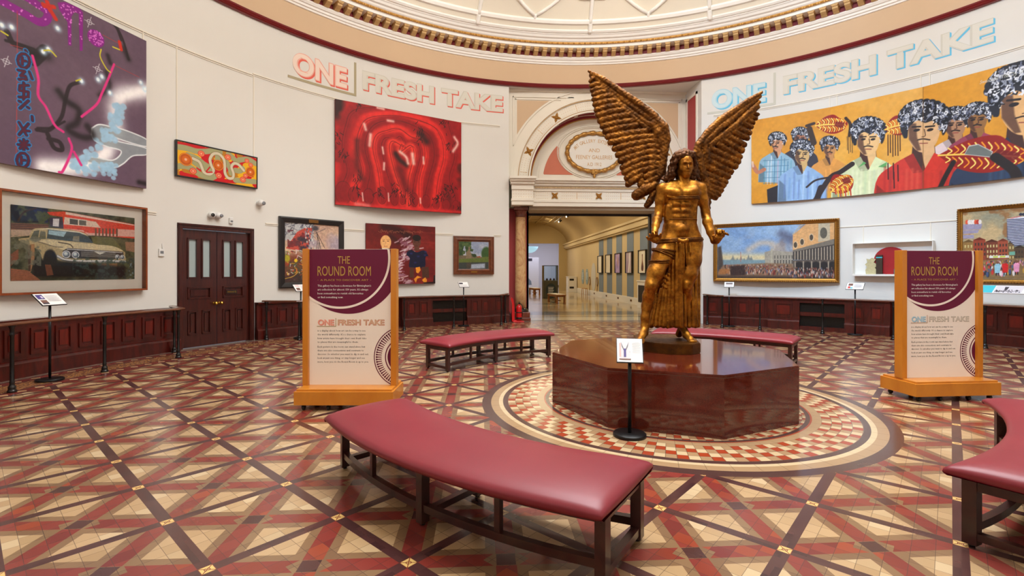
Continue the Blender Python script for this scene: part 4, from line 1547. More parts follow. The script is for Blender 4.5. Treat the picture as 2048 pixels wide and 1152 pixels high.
c.poly([(750, 268), (940, 292), (940, 362), (752, 348)], (220, 206, 190)); c.poly([(762, 278), (846, 290), (846, 350), (762, 340)], (70, 70, 66)); c.poly([(858, 292), (930, 300), (930, 356), (858, 350)], (94, 92, 82))
c.poly([(555, 270), (690, 262), (700, 400), (560, 370)], (58, 54, 72)); c.poly([(592, 280), (656, 280), (650, 372), (590, 366)], (206, 206, 210))
c.poly([(165, 335), (545, 350), (545, 410), (165, 412)], (120, 74, 52))
for y in (350, 370, 392): c.line([(165, y), (545, y + 12)], .006, (70, 44, 34))
for x in range(1020, 1240, 36): c.poly([(x, 385), (x + 18, 387), (x + 18, 480), (x, 478)], (106, 76, 58))
c.poly([(165, 412), (380, 415), (370, 480), (165, 500)], (176, 152, 128))
c.put(np.clip((c.noise(14, 4) - .42) * 5, 0, 1) * np.clip((c.Y - .42) * 6, 0, 1) * (c.X > 1.2), (86, 92, 60))
c.poly([(980, 480), (1200, 490), (1300, 620), (1000, 560)], (112, 110, 66), al=.8); c.poly([(1330, 540), (1428, 540), (1428, 660), (1340, 640)], (150, 116, 90))
body_, hood = (176, 160, 118), (206, 194, 156)
c.poly(spline([(350, 500), (390, 405), (520, 388), (700, 396), (860, 425), (940, 460), (1005, 560), (1300, 640), (1330, 700), (1330, 760), (1200, 780), (900, 790), (660, 770), (600, 680), (520, 660), (490, 780), (440, 640), (240, 530), (350, 500)], 4), body_, .006)
c.poly(spline([(440, 540), (560, 525), (760, 545), (1000, 570), (1200, 590), (1310, 645), (1180, 645), (900, 630), (740, 620), (700, 640), (560, 580), (440, 540)], 4), hood, .006)
c.poly([(385, 420), (540, 392), (860, 428), (940, 462), (530, 402)], (224, 218, 200))
c.poly([(540, 405), (860, 440), (950, 480), (1000, 558), (740, 535), (530, 510)], (70, 84, 88)); c.poly([(550, 415), (730, 430), (700, 490), (545, 460)], (150, 184, 196)); c.poly([(800, 480), (860, 478), (860, 540), (790, 532)], (132, 132, 116))
c.poly([(372, 490), (400, 425), (455, 415), (440, 520), (365, 515)], (84, 88, 72)); c.poly([(465, 425), (515, 430), (520, 515), (450, 520)], (104, 104, 84))
c.line([(650, 552), (760, 575), (795, 610)], .008, (96, 82, 60)); c.line([(440, 548), (600, 600), (690, 610)], .005, (110, 100, 80))
c.poly([(740, 618), (1310, 655), (1320, 735), (1150, 745), (700, 735), (690, 650)], (58, 54, 50))
for y in (660, 672, 684, 696, 708): c.line([(880, y), (1230, y + 12)], .003, (150, 146, 138))
c.line([(735, 630), (900, 640), (1300, 665)], .006, (196, 196, 194)); c.poly([(1010, 655), (1130, 662), (1070, 690)], (206, 204, 196))
for p, r_ in (((728, 690), .055), ((822, 695), .052), ((1252, 715), .038), ((1302, 718), .038)):
    c.ell(p, r_, r_, (210, 212, 214)); c.ell(p, r_ * .8, r_ * .8, (96, 106, 116)); c.ell((p[0] - 6, p[1] - 8), r_ * .5, r_ * .5, (206, 220, 232), .02)
c.line([(640, 715), (720, 755), (900, 770), (1150, 765), (1330, 770)], .022, (120, 124, 124)); c.line([(640, 710), (720, 750), (900, 764), (1150, 760), (1330, 765)], .010, (226, 230, 232))
c.poly([(650, 785), (900, 800), (1250, 790), (1250, 830), (700, 825)], (132, 96, 60))
c.ell((565, 760), .085, .15, (20, 18, 16), .02); c.poly([(380, 740), (1330, 830), (1330, 960), (380, 960)], (26, 24, 22), .05); c.poly([(510, 810), (570, 812), (598, 930), (530, 940)], (110, 66, 46))
c.poly([(340, 580), (405, 575), (405, 740), (365, 900), (345, 900)], (160, 120, 84)); c.poly([(335, 590), (370, 590), (365, 890), (345, 890)], (76, 58, 48))
for k in range(26): c.line([(165, 860 + k * 6), (330 + k * 6, 880 + k * 5)], .004, (176 if k % 2 else 110, 92, 68))
for k in range(14): c.line([(165, 700 + k * 10), (240, 640 + k * 8)], .004, (130, 78, 56))
c.put(np.clip((c.noise(22, 14) - .5) * 6, 0, .8) * (c.Y > .66) * (c.X > .75), (54, 70, 62)); c.put(np.clip((c.noise(30, 15) - .55) * 8, 0, .9) * (c.Y > .7) * (c.X > 1.6), (120, 140, 146))
c.put(np.clip((c.noise(16, 17) - .5) * 6, 0, .8) * (c.X < .35) * (c.Y > .4) * (c.Y < .8), (110, 112, 96))
c.a = np.clip(c.a * 1.15 + .02, 0, 1)
c.grain(.25, 60)
c.mesh('photo_print', t, -.022, z0=.20, m='photo_print')

# ---- large red canvas
t, w = hang('canvas_painting', 'large red canvas of looping arches hung under the coral lettering', 'painting', -41.55, -19.0, 3.19)
h = 2.65
canvas_block(t, w, h, .05, 'red_canvas_edge')
c = Cv(w, h, 330, (196, 22, 24), ((552, 388), (1355, 526), (1350, 1105), (548, 1055)), 9)
c.mottled(np.ones_like(c.X), (150, 14, 18), (214, 30, 28), 2.5, 3)
nz = c.noise(3, 40); ed = np.maximum(np.abs(c.X / c.asp - .5) * 1.3, .5 - c.Y)
c.put(np.clip((nz - .45) * 6, 0, 1) * np.clip((ed - .42) * 6, 0, 1), (52, 18, 16))
for k, (xl, xr, top, bl, br) in enumerate(((600, 1300, 440, 590, 1310), (690, 1230, 490, 670, 1190), (745, 1170, 520, 760, 1120), (795, 1110, 570, 845, 1080), (850, 1080, 620, 920, 1040), (900, 1040, 670, 975, 1010))):
    P = [(bl, 1040), (bl - 10, 960), (xl + 25, 840), (xl - 6, 700), (xl + 15, 560 + k * 18), (xl + 80, top + 14), ((xl + xr) / 2, top), (xr - 80, top + 50), (xr - 10, 600 + k * 15), (xr + 10, 740), (xr - 25, 880), (br, 990), (br + 4, 1060)]
    c.line(P, .052 - k * .004, [(150, 14, 20), (226, 40, 34), (142, 10, 16), (230, 46, 36), (158, 14, 20), (234, 56, 40)][k], .03, .85)
    c.line(P, .0028, (96, 8, 14), .004, .9)
    c.line([(x + 14, y + 8) for x, y in P], .0022, (120, 10, 16), .004, .8)
for x, y, rx, ry in ((600, 980, .075, .11), (665, 990, .05, .07), (760, 1000, .05, .075), (845, 995, .05, .085), (925, 1010, .042, .075), (975, 1020, .03, .05), (1050, 1020, .045, .07), (1125, 1030, .045, .07), (1190, 1045, .04, .06), (1255, 1050, .045, .06), (1315, 1055, .045, .06)):
    c.ell((x, y), rx, ry, (140, 14, 20), .015, .8); c.ell((x, y), rx, ry, (70, 8, 12), .003, .8, ring=.0015)
for p in ((690, 880), (680, 960), (830, 970), (925, 950), (990, 980), (1190, 1010), (1290, 950), (1260, 930), (1100, 620), (1080, 580), (600, 740), (1270, 660), (560, 620), (1240, 530), (700, 420), (1330, 1060), (1215, 990), (1030, 1000)):
    for k in range(12):
        x, y = p[0] + RNG.gauss(0, 16), p[1] + RNG.gauss(0, 22)
        c.line([(x, y), (x + RNG.gauss(0, 10), y + 12 + RNG.random() * 8)], .0035, (40, 12, 12), .003, .85, False)
c.glow([(935, 730), (960, 770), (1000, 800)], .03, (44, 16, 14), .95); c.glow([(960, 830), (985, 900), (1010, 960)], .05, (104, 14, 18), .8)
c.glow([(1100, 610), (1130, 650)], .045, (48, 14, 14), .9); c.glow([(690, 650), (690, 800), (720, 890)], .035, (74, 12, 14), .7)
for P, w_ in (([(960, 715), (1000, 750), (1012, 790)], .014), ([(1040, 730), (1048, 790)], .016), ([(775, 610), (768, 680)], .014), ([(1310, 620), (1330, 660), (1300, 710)], .014), ([(735, 545), (745, 580)], .013), ([(860, 790), (858, 830)], .010), ([(885, 520), (920, 525)], .012), ([(820, 440), (860, 448)], .010), ([(1110, 750), (1112, 790)], .010), ([(720, 980), (725, 1030)], .006), ([(885, 980), (888, 1030)], .006), ([(850, 690), (856, 730)], .009), ([(1088, 1010), (1090, 1040)], .007)):
    c.glow([P[0], P[-1]] if len(P) == 2 else P, w_ * 1.25, (244, 206, 192), .85, len(P) > 2)
c.glow([(560, 1050), (900, 1070), (1345, 1095)], .02, (222, 40, 40), .8); c.glow([(680, 1050), (760, 1060)], .02, (236, 150, 140), .6)
c.grain(.18, 30)
c.mesh('painted_canvas', t, -.052)

# ---- ship and crane picture, black frame
t, w = hang('framed_painting', 'square painting of red rigging and a sunset sky in a broad black frame', 'painting', -50.4, -40.2, 1.12)
h = 1.665
mb = MB(); mb.sweep_rect(w - .26, h - .26, [(0, -.02), (0, -.05), (.02, -.055), (.10, -.07), (.13, -.06), (.13, 0), (0, 0)], .13)
fr = mb.build('frame', M['black_frame'], t)
mb = MB().box(-.12, .12, -.078, -.066, h - .105, h - .03); mb.build('name_plaque', M['gilt_dark'], fr)
c = Cv(w - .26, h - .26, 240, (214, 190, 160), ((135, 105), (857, 155), (850, 950), (130, 945)), 11)
c.mottled(np.ones_like(c.X), (226, 200, 164), (196, 160, 140), 4, 2)
sky = c.noise(3, 8)
c.put(np.clip((sky - .5) * 4, 0, 1) * (c.Y < .45), (176, 160, 170))
c.put((c.X < .5) * (c.Y < .3) * .8, (176, 184, 190))
for k in range(70):
    x, y = 140 + RNG.random() * 400, 110 + RNG.random() * 190
    c.line([(x, y), (x + RNG.gauss(0, 60), y + RNG.gauss(0, 60))], .004, (58, 58, 78), .004, .7, False)
c.poly([(150, 470), (300, 240), (400, 185), (505, 180), (480, 300), (440, 480), (300, 500)], (190, 78, 66))
c.mottled(((c.noise(9, 31) > .58) & (c.X > .05) & (c.X < .45) & (c.Y > .12) & (c.Y < .5)) * .8, (120, 40, 44), (70, 50, 60), 14, 2)
for p in ((340, 340), (400, 360), (370, 470), (540, 190)): c.ell(p, .06, .04, (50, 50, 62), .03, .85)
for k in range(40):
    x, y = 460 + RNG.gauss(0, 35), 330 + RNG.gauss(0, 90); c.ell((x, y), .012, .02, RNG.choice([(220, 216, 210), (60, 60, 78), (150, 140, 150)]), .01, .9)
for P in ([(555, 240), (600, 420), (640, 700)], [(565, 260), (660, 460)], [(570, 290), (560, 480)], [(590, 360), (570, 700)]): c.line(P, .0045, (46, 36, 34), .004, 1, False)
low = np.clip((c.Y - .46) * 8, 0, 1)
c.mottled(low, (140, 66, 44), (70, 74, 52), 6, 12)
for k in range(260):
    x, y = 135 + RNG.random() * 715, 490 + RNG.random() * 440
    cc = RNG.choice([(196, 60, 40), (60, 96, 64), (210, 170, 50), (228, 214, 204), (90, 40, 36), (50, 52, 60), (222, 120, 50), (216, 210, 214)])
    c.line([(x, y), (x + RNG.gauss(0, 30), y + RNG.gauss(0, 22))], .006, cc, .005, .85, False)
c.ell((165, 610), .05, .06, (170, 160, 40), .03); c.ell((280, 640), .028, .03, (232, 196, 40), .01)
c.poly([(130, 860), (300, 820), (420, 900), (420, 950), (130, 950)], (62, 44, 44), .03, .8); c.line([(135, 890), (240, 860), (310, 800)], .006, (190, 150, 60))
c.grain(.3, 40)
c.mesh('painted_canvas', t, -.025, z0=.13)

# ---- two seated figures on dark red
t, w = hang('canvas_painting', 'dark red canvas of two simplified figures, left of the small landscape', 'painting', -36.35, -23.88, 1.17)
h = 1.61
canvas_block(t, w, h, .045, 'red_canvas_edge')
c = Cv(w, h, 260, (112, 24, 22), ((837, 170), (1330, 190), (1334, 600), (840, 612)), 13)
c.mottled(np.ones_like(c.X), (96, 20, 20), (134, 34, 28), 3, 5)
c.glow([(960, 195), (1060, 215), (1140, 260)], .07, (40, 14, 14), .8); c.glow([(1010, 260), (1060, 300)], .06, (50, 18, 18), .7)
for k in range(40):
    x = 925 + k * 8
    c.line([(x, 225 + RNG.gauss(0, 4)), (x + 5, 232 + RNG.gauss(0, 5))], .003, (190, 120, 80), .003, .8, False)
for y in (230, 300, 420): c.line([(1200, y), (1330, y + 6)], .008, (150, 44, 34), .02, .5)
for k in range(130):
    v_ = RNG.random(); x = 1090 + 35 * math.sin(v_ * 7) + RNG.gauss(0, 26); y = 275 + v_ * 330
    c.line([(x, y), (x + 26 + RNG.gauss(0, 8), y - 8 + RNG.gauss(0, 8))], .010, RNG.choice([(206, 176, 184), (170, 120, 136), (226, 206, 210), (140, 84, 104)]), .014, .8)
c.ell((978, 305), .092, .115, (236, 178, 112)); c.ell((978, 335), .07, .10, (240, 186, 122))
for p in ((962, 298), (994, 298)): c.ell(p, .016, .007, (120, 70, 50)); c.line([(p[0] - 10, p[1] - 10), (p[0] + 10, p[1] - 11)], .003, (150, 96, 64))
c.line([(978, 302), (976, 322)], .003, (200, 130, 84)); c.line([(966, 334), (990, 334)], .004, (150, 74, 60))
c.poly([(935, 352), (1020, 352), (1062, 430), (1066, 510), (900, 520), (905, 400)], (28, 20, 24)); c.poly([(950, 350), (1000, 350), (975, 380)], (222, 214, 206))
c.ell((1198, 300), .075, .10, (98, 56, 40)); c.ell((1198, 272), .078, .055, (30, 20, 20)); c.poly([(1185, 330), (1214, 330), (1220, 365), (1178, 365)], (98, 56, 40))
for p in ((1184, 300), (1212, 300)): c.ell(p, .012, .006, (40, 20, 18))
c.line([(1188, 330), (1206, 330)], .004, (60, 26, 26))
c.poly(spline([(1130, 372), (1160, 358), (1200, 376), (1250, 360), (1282, 400), (1262, 410), (1258, 480), (1200, 486), (1146, 482), (1150, 420), (1126, 395), (1130, 372)], 4), (20, 22, 50))
for p in ((1160, 385), (1210, 405), (1258, 395), (1262, 372), (1190, 450)): c.ell(p, .022, .014, (36, 44, 110), .02, .8)
c.poly([(1150, 485), (1180, 485), (1180, 560), (1150, 560)], (84, 50, 34)); c.poly([(1235, 480), (1285, 480), (1290, 560), (1240, 560)], (80, 46, 32))
og = (236, 150, 40)
c.poly([(1192, 486), (1222, 480), (1228, 505), (1210, 528), (1196, 520)], og); c.poly([(1180, 570), (1205, 545), (1235, 556), (1205, 565), (1195, 596)], og); c.poly([(1238, 575), (1262, 556), (1274, 575), (1268, 600), (1252, 592)], og)
c.poly([(1322, 540), (1334, 540), (1334, 600), (1250, 602), (1250, 592), (1318, 588)], (40, 22, 22))
c.grain(.2, 30)
c.mesh('painted_canvas', t, -.047)

# ---- small landscape, wooden frame
t, w = hang('framed_painting', 'small landscape of a ruined tower by water in a wide brown wooden frame', 'painting', -20.45, -12.6, 1.44)
h = 1.095
mb = MB(); mb.sweep_rect(w - .34, h - .30, [(0, -.02), (.03, -.03), (.05, -.06), (.12, -.05), (.13, -.065), (.16, -.06), (.16, 0), (0, 0)], .15)
fr = mb.build('frame', M['brown_frame_wood'], t)
mb = MB().box(-.09, .09, -.062, -.054, .035, .085); mb.build('name_plaque', M['brass_dull'], fr)
c = Cv(w - .34, h - .30, 170, (150, 160, 178), ((1505, 297), (1728, 297), (1728, 495), (1505, 495)), 17)
c.mottled(np.ones_like(c.X), (140, 152, 176), (206, 204, 206), 3, 4)
c.mottled(((c.noise(5, 3) + (1 - c.X / c.asp) * .8 - c.Y * .3) > .95) * (c.Y < .6) * 1.0, (44, 66, 38), (84, 104, 58), 12, 3)
c.ell((1712, 385), .20, .26, (54, 84, 40), .06); c.poly([(1505, 415), (1728, 405), (1728, 450), (1505, 450)], (92, 106, 46))
c.poly([(1505, 398), (1600, 396), (1680, 408), (1680, 416), (1505, 424)], (110, 96, 74))
c.poly([(1560, 420), (1562, 370), (1574, 365), (1577, 335), (1588, 335), (1590, 372), (1598, 380), (1598, 418)], (132, 112, 88)); c.ell((1620, 398), .08, .06, (48, 64, 34), .02)
c.poly([(1505, 450), (1728, 445), (1728, 495), (1505, 495)], (56, 62, 58)); c.poly([(1595, 462), (1700, 455), (1700, 490), (1590, 494)], (160, 170, 186), .05); c.poly([(1562, 450), (1596, 450), (1596, 490), (1562, 490)], (74, 66, 56), .03)
c.poly([(1640, 404), (1665, 400), (1668, 412), (1640, 412)], (150, 90, 60))
c.grain(.25, 30)
c.mesh('painted_canvas', t, -.025, z0=.15)


def gilt(t, w, h, fw=.11, name='gilt_frame'):
    mb = MB(); mb.sweep_rect(w - 2 * fw, h - 2 * fw, [(0, -.02), (.012, -.035), (fw * .35, -.045), (fw * .45, -.07), (fw * .75, -.10), (fw * .9, -.09), (fw, -.06), (fw, 0), (0, 0)], fw)
    fr = mb.build('frame', M[name], t)
    for q in range(2):
        L_ = (w - fw) if q == 0 else (h - fw)
        n_ = int(L_ / .045)
        for sd in (0, 1):
            mb = MB()
            for i in range(n_):
                a = -L_ / 2 + (i + .5) * L_ / n_
                cx, cz = (a, fw * .22 if sd == 0 else h - fw * .22) if q == 0 else ((-w / 2 + fw * .22) if sd == 0 else (w / 2 - fw * .22), h / 2 + a)
                mb.lathe([(.0, -.018), (.016, -.006), (.016, .006), (0, .012)], (cx, -.098, cz), 6, 'y')
            mb.build('gilt_beading', M['gilt_dark'], fr)
    return fr


# ---- harbour crowd, gilt frame
t, w = hang('framed_painting', 'wide gilt-framed view of a crowd before a pink arcaded palace, beside the bronze figure', 'painting', 28.42, 47.55, 1.222)
h = 1.638
gilt(t, w, h)
c = Cv(w - .22, h - .22, 260, (140, 170, 206), ((130, 208), (1032, 178), (1030, 600), (132, 602)), 19)
c.mottled(np.ones_like(c.X), (116, 152, 200), (150, 180, 212), 3, 2)
cl = np.clip((c.noise(2.4, 6) - .46) * 5, 0, 1) * np.clip((c.X / c.asp - .18) * 4, 0, 1) * (c.Y < .62)
c.mottled(cl, (122, 120, 130), (186, 176, 164), 4, 9)
c.glow([(640, 260), (700, 290)], .09, (86, 88, 110), .8); c.glow([(130, 440), (500, 440)], .09, (226, 206, 150), .85); c.glow([(380, 380), (470, 330), (560, 330)], .06, (206, 186, 160), .7)
for x, hh in ((255, 50), (320, 42), (380, 58), (400, 46), (345, 30), (290, 30)): c.poly([(x - 26, 475), (x - 8, 475 - hh * .6), (x, 475 - hh), (x + 8, 475 - hh * .6), (x + 26, 475)], (120, 128, 128), .02, .9)
c.poly([(130, 460), (520, 462), (520, 495), (130, 498)], (122, 150, 160), .02); c.line([(318, 475), (318, 400)], .004, (170, 90, 60))
c.poly([(132, 360), (160, 350), (176, 470), (180, 560), (132, 580)], (74, 66, 62), .03)
c.poly([(505, 400), (560, 385), (720, 400), (724, 500), (510, 500)], (158, 152, 138)); c.poly([(555, 370), (566, 370), (568, 500), (552, 500)], (176, 170, 150))
for x in range(580, 720, 22):
    c.poly([(x, 425), (x + 10, 425), (x + 10, 450), (x, 450)], (104, 100, 92)); c.poly([(x, 460), (x + 10, 460), (x + 10, 490), (x, 490)], (90, 86, 80))
c.poly([(722, 268), (820, 185), (1032, 178), (1032, 300), (722, 385)], (214, 164, 108)); c.poly([(915, 180), (1000, 178), (1000, 310), (912, 325)], (190, 176, 148)); c.ell((953, 255), .055, .10, (92, 88, 76)); c.line([(722, 262), (820, 178), (1032, 172)], .010, (176, 170, 158))
for x, y in ((742, 345), (792, 322), (862, 288)): c.ell((x, y), .028, .055, (82, 70, 56)); c.ell((x, y), .033, .062, (206, 190, 160), .004, .9, ring=.004)
c.poly([(722, 385), (1032, 300), (1032, 345), (722, 400)], (120, 112, 100)); c.poly([(722, 398), (1032, 340), (1032, 460), (722, 460)], (70, 64, 60)); c.poly([(722, 462), (1032, 458), (1032, 580), (722, 540)], (92, 82, 74))
for x in range(735, 1032, 22): c.poly([(x, 400 - (x - 722) * .16), (x + 6, 398 - (x - 722) * .16), (x + 6, 458), (x, 460)], (176, 164, 144))
for x in range(740, 1032, 62): c.ell((x + 30, 530), .085, .14, (40, 36, 36), .02); c.poly([(x - 5, 470), (x + 4, 470), (x + 4, 570), (x - 5, 570)], (160, 148, 130))
c.poly([(180, 500), (520, 485), (720, 490), (740, 560), (1030, 575), (1030, 602), (132, 602), (132, 560)], (132, 104, 80), .03)
c.put(np.clip((c.Y - .93) * 14, 0, .8), (46, 36, 34))
for k in range(620):
    u_ = RNG.random(); x = 190 + 840 * u_; y = 500 + RNG.random() * 70 + (20 if u_ > .6 else 0)
    cc = RNG.choice([(70, 46, 44), (150, 70, 60), (180, 140, 120), (60, 60, 74), (206, 196, 184), (120, 50, 44), (50, 38, 36), (160, 110, 90), (96, 104, 130)])
    c.ell((x, y), .006 + .003 * (y > 545), .016 + .012 * (y > 545), cc, .006, .9)
c.poly([(232, 510), (350, 500), (355, 580), (240, 585)], (48, 34, 34), .03, .85); c.poly([(150, 535), (230, 530), (230, 570), (140, 575)], (170, 110, 60), .02, .8)
c.grain(.2, 40)
c.mesh('painted_canvas', t, -.028, z0=.11)

# ---- town crowd round a white cylindrical tower, gilt frame (runs out of the picture on the right)
t, w = hang('framed_painting', 'gilt-framed scene of a town crowd below a white round tower, behind the right sign', 'painting', 61.88, 74.5, 1.26)
h = 1.60
gilt(t, w, h, .085)
c = Cv(w - .17, h - .17, 280, (150, 140, 110), ((245, 190), (1290, 84), (1290, 1000), (245, 905)), 23)
c.mottled(np.ones_like(c.X), (112, 128, 122), (196, 172, 128), 3, 7)
c.put(np.clip((c.noise(6, 2) - .56) * 7, 0, .7) * (c.Y < .4), (150, 96, 50)); c.glow([(880, 330), (960, 400), (1200, 380)], .12, (230, 170, 130), .7)
for P in ([(245, 315), (395, 312), (385, 372), (245, 378)], [(245, 382), (370, 378), (360, 412), (245, 420)], [(245, 430), (330, 430), (330, 470), (245, 470)]): c.poly(P, (156, 150, 176))
for k in range(7): c.ell((275 + k * 17, 292), .018, .034, RNG.choice([(222, 90, 60), (232, 226, 220), (190, 60, 50)]))
for i, (x0, x1, y, cc) in enumerate(((245, 330, 480, (150, 116, 66)), (325, 420, 460, (150, 66, 46)), (420, 520, 485, (120, 62, 44)), (520, 600, 480, (160, 78, 54)), (600, 650, 510, (120, 96, 60)), (650, 740, 560, (84, 66, 48)), (740, 930, 600, (104, 84, 56)), (930, 1290, 560, (96, 72, 56)))):
    c.poly([(x0, y + 25), ((x0 + x1) / 2, y), (x1, y + 25), (x1, 720), (x0, 720)], cc); c.poly([(x0, y + 30), ((x0 + x1) / 2, y), (x1, y + 30)], tuple(int(q_ * .7) for q_ in cc))
    for xx in np.arange(x0 + 12, x1 - 10, 24):
        for yy in (y + 60, y + 120, y + 170): c.poly([(xx, yy), (xx + 11, yy), (xx + 11, yy + 30), (xx, yy + 30)], (62, 52, 46) if i % 2 else (206, 190, 130))
c.poly([(450, 665), (610, 668), (610, 695), (450, 692)], (222, 224, 216)); c.poly([(480, 672), (520, 672), (520, 690), (480, 688)], (196, 206, 80)); c.poly([(535, 672), (580, 672), (580, 690), (535, 690)], (196, 206, 80))
c.poly([(612, 630), (658, 628), (658, 668), (612, 668)], (110, 170, 150))
c.poly([(592, 265), (600, 480), (650, 555), (820, 560), (836, 530), (828, 236), (700, 245)], (224, 226, 236))
for k in range(17):
    y = 270 + k * 18
    x0 = 596 + max(0, (y - 480)) * .75
    c.line([(x0, y + 6), (700, y), (830, y - 18 + k * .8)], .008, (78, 84, 116), .004, .95, False)
c.poly([(778, 240), (830, 236), (838, 530), (815, 560), (800, 560)], (66, 76, 130), .03, .75); c.line([(625, 258), (700, 240)], .008, (206, 130, 130))
for x in (705, 728, 752): c.ell((x, 218), .018, .02, (50, 54, 70))
c.ell((872, 490), .055, .10, (214, 152, 124)); c.ell((872, 440), .062, .05, (40, 30, 32)); c.line([(862, 520), (886, 515)], .007, (240, 230, 226)); c.poly([(836, 560), (910, 560), (930, 620), (836, 620)], (40, 40, 66))
c.poly([(735, 620), (780, 560), (820, 600), (820, 720), (735, 720)], (92, 50, 54), .02)
c.poly([(245, 715), (1290, 690), (1290, 1000), (245, 905)], (132, 108, 72), .02)
for k in range(420):
    x = 245 + RNG.random() * 1040; d = RNG.random() ** 2; y = 730 + d * 140
    cc = RNG.choice([(206, 60, 56), (70, 90, 130), (226, 222, 220), (40, 40, 50), (150, 190, 206), (190, 150, 60), (226, 150, 180), (110, 60, 60)])
    s_ = .5 + d; c.ell((x, y), .010 * s_, .028 * s_, cc, .006, .95); c.ell((x, y - 24 * s_), .006 * s_, .008 * s_, (150, 100, 80), .004)
for x, cc in ((578, (206, 40, 40)), (670, (226, 150, 186)), (515, (150, 200, 220)), (772, (60, 70, 70)), (835, (190, 30, 34)), (880, (200, 170, 50))):
    c.poly([(x - 24, 775), (x - 12, 755), (x + 14, 755), (x + 26, 775), (x + 20, 860), (x - 20, 860)], cc); c.ell((x, 742), .016, .02, (120, 80, 66)); c.line([(x - 8, 860), (x - 10, 885)], .006, (50, 44, 44)); c.line([(x + 9, 860), (x + 10, 885)], .006, (50, 44, 44))
c.grain(.2, 50)
c.mesh('painted_canvas', t, -.028, z0=.085)

# ---- mural of men on gold ground, several panels following the wall
root = thing('mural_painting', 'long ochre mural of dark-haired men, hung under the blue lettering', 'painting', (WX, WY, 3.39))
Hm = 2.31
edges = [34.65, 46.4, 58.0, 69.6, 81.0]
QUAD = ((336, 660), (1832, 331), (1832, 965), (340, 1122))


def mural_panel(i, ta, tb):
    r = 9.09
    a, b = Vector(pol(ta, r)), Vector(pol(tb, r))
    c_ = (a + b) / 2; w_ = (b - a).length
    rz_ = math.atan2((b - a).y, (b - a).x)
    holder = MB().box(-w_ / 2 + .002, w_ / 2 - .002, -.05, 0, 0, Hm).build('stretcher_panel', M['canvas_edge'], root)
    holder.location = (c_.x - WX, c_.y - WY, 0); holder.rotation_euler = (0, 0, rz_)
    return holder, w_


def man(c, p, s, shirt, face=(206, 150, 96), turn=0, hairc=None, dark=(70, 40, 30)):
    """head at p (sketch coordinates), s = head half height"""
    x, y = p
    def L(*q): return [(x + a * s, y + b * s) for a, b in q]
    c.poly(spline(L((-2.5, 5.2), (-2.35, 2.6), (-1.5, 1.7), (-.55, 1.2), (.55, 1.2), (1.5, 1.65), (2.3, 2.5), (2.5, 5.2)), 5), shirt, .005)
    sh2 = tuple(int(q_ * .62) for q_ in shirt)
    c.poly(L((-2.45, 5.2), (-2.3, 2.7), (-1.7, 3.2), (-1.6, 5.2)), sh2, .01, .8)
    for k in range(5): c.line(L((-1 + k * .5 + RNG.gauss(0, .1), 2.2 + RNG.random()), (-1 + k * .55, 4.8)), .004, tuple(min(255, int(q_ * 1.18)) for q_ in shirt), .012, .7)
    c.poly(L((-.5, .5), (.5, .5), (.6, 1.5), (0, 2.0), (-.6, 1.5)), dark, .005); c.poly(L((-.1, .8), (.5, .6), (.55, 1.4), (.1, 1.9)), face, .006)
    c.poly(L((-.95, 1.35), (-.5, 1.1), (0, 2.05), (-.5, 2.1)), tuple(int(q_ * .8) for q_ in shirt), .004); c.poly(L((.95, 1.35), (.5, 1.1), (0, 2.05), (.5, 2.1)), tuple(min(255, int(q_ * 1.05)) for q_ in shirt), .004)
    c.poly(spline(L((-.72, -.4), (-.7, .4), (-.3, .98), (.25, 1.0), (.66, .45), (.72, -.4), (0, -.8), (-.72, -.4)), 5), face, .005)
    t_ = turn * .25
    c.poly(L((-.72, -.4), (-.7, .4), (-.3, .98), (-.1 + t_, .95), (-.3 + t_, .3), (-.35 + t_, -.4)), dark, .012, .75)
    for e in (-.32, .32):
        c.line(L((e - .2 + t_, -.22), (e + .18 + t_, -.24)), .0022 + s * .00005, (36, 24, 22), .004); c.ell((x + (e + t_) * s, y - .06 * s), .00075 * s ** .75, .00042 * s ** .75, (34, 22, 22), .003)
    c.line(L((.06 + t_, -.1), (.1 + t_, .22), (-.06 + t_, .28)), .0035, dark, .004)
    c.line(L((-.26 + t_, .43), (.0 + t_, .38), (.3 + t_, .44)), .0062, (40, 26, 24), .005); c.line(L((-.16 + t_, .6), (.2 + t_, .6)), .0045, (150, 70, 60), .004)
    hp = spline(L((-.95, .35), (-1.12, -.1), (-1.1, -.7), (-.75, -1.3), (0, -1.5), (.75, -1.3), (1.1, -.7), (1.08, -.1), (.88, .25), (.76, -.2), (.45, -.5), (.1, -.42), (-.3, -.55), (-.7, -.2), (-.78, .3), (-.95, .35)), 5)
    c.poly(hp, (34, 34, 44), .008)
    for k in range(14):
        g = math.pi + k / 13 * math.pi
        c.ell((x + 1.05 * s * math.cos(g), y + (-.62 + .82 * math.sin(g)) * s), .0011 * s ** .75, .0011 * s ** .75, (30, 30, 40), .006)
    for k in range(int(170 + s * 1.5)):
        a = RNG.random() * 6.28; rr = RNG.random() ** .36
        qx, qy = 1.12 * rr * math.cos(a), -.62 + .88 * rr * math.sin(a)
        if qy > -.48 and abs(qx) < .74: continue
        if qy > .2: continue
        g = RNG.random() * 6.28
        c.line(L((qx, qy), (qx + .09 * math.cos(g), qy + .09 * math.sin(g)), (qx + .15 * math.cos(g + .9), qy + .18 * math.sin(g + .9))), .0018 + s * .000026, RNG.choice([(206, 210, 220), (150, 156, 172), (236, 238, 242), (100, 106, 130), (16, 16, 22), (16, 16, 22)]), .003, .95, False)


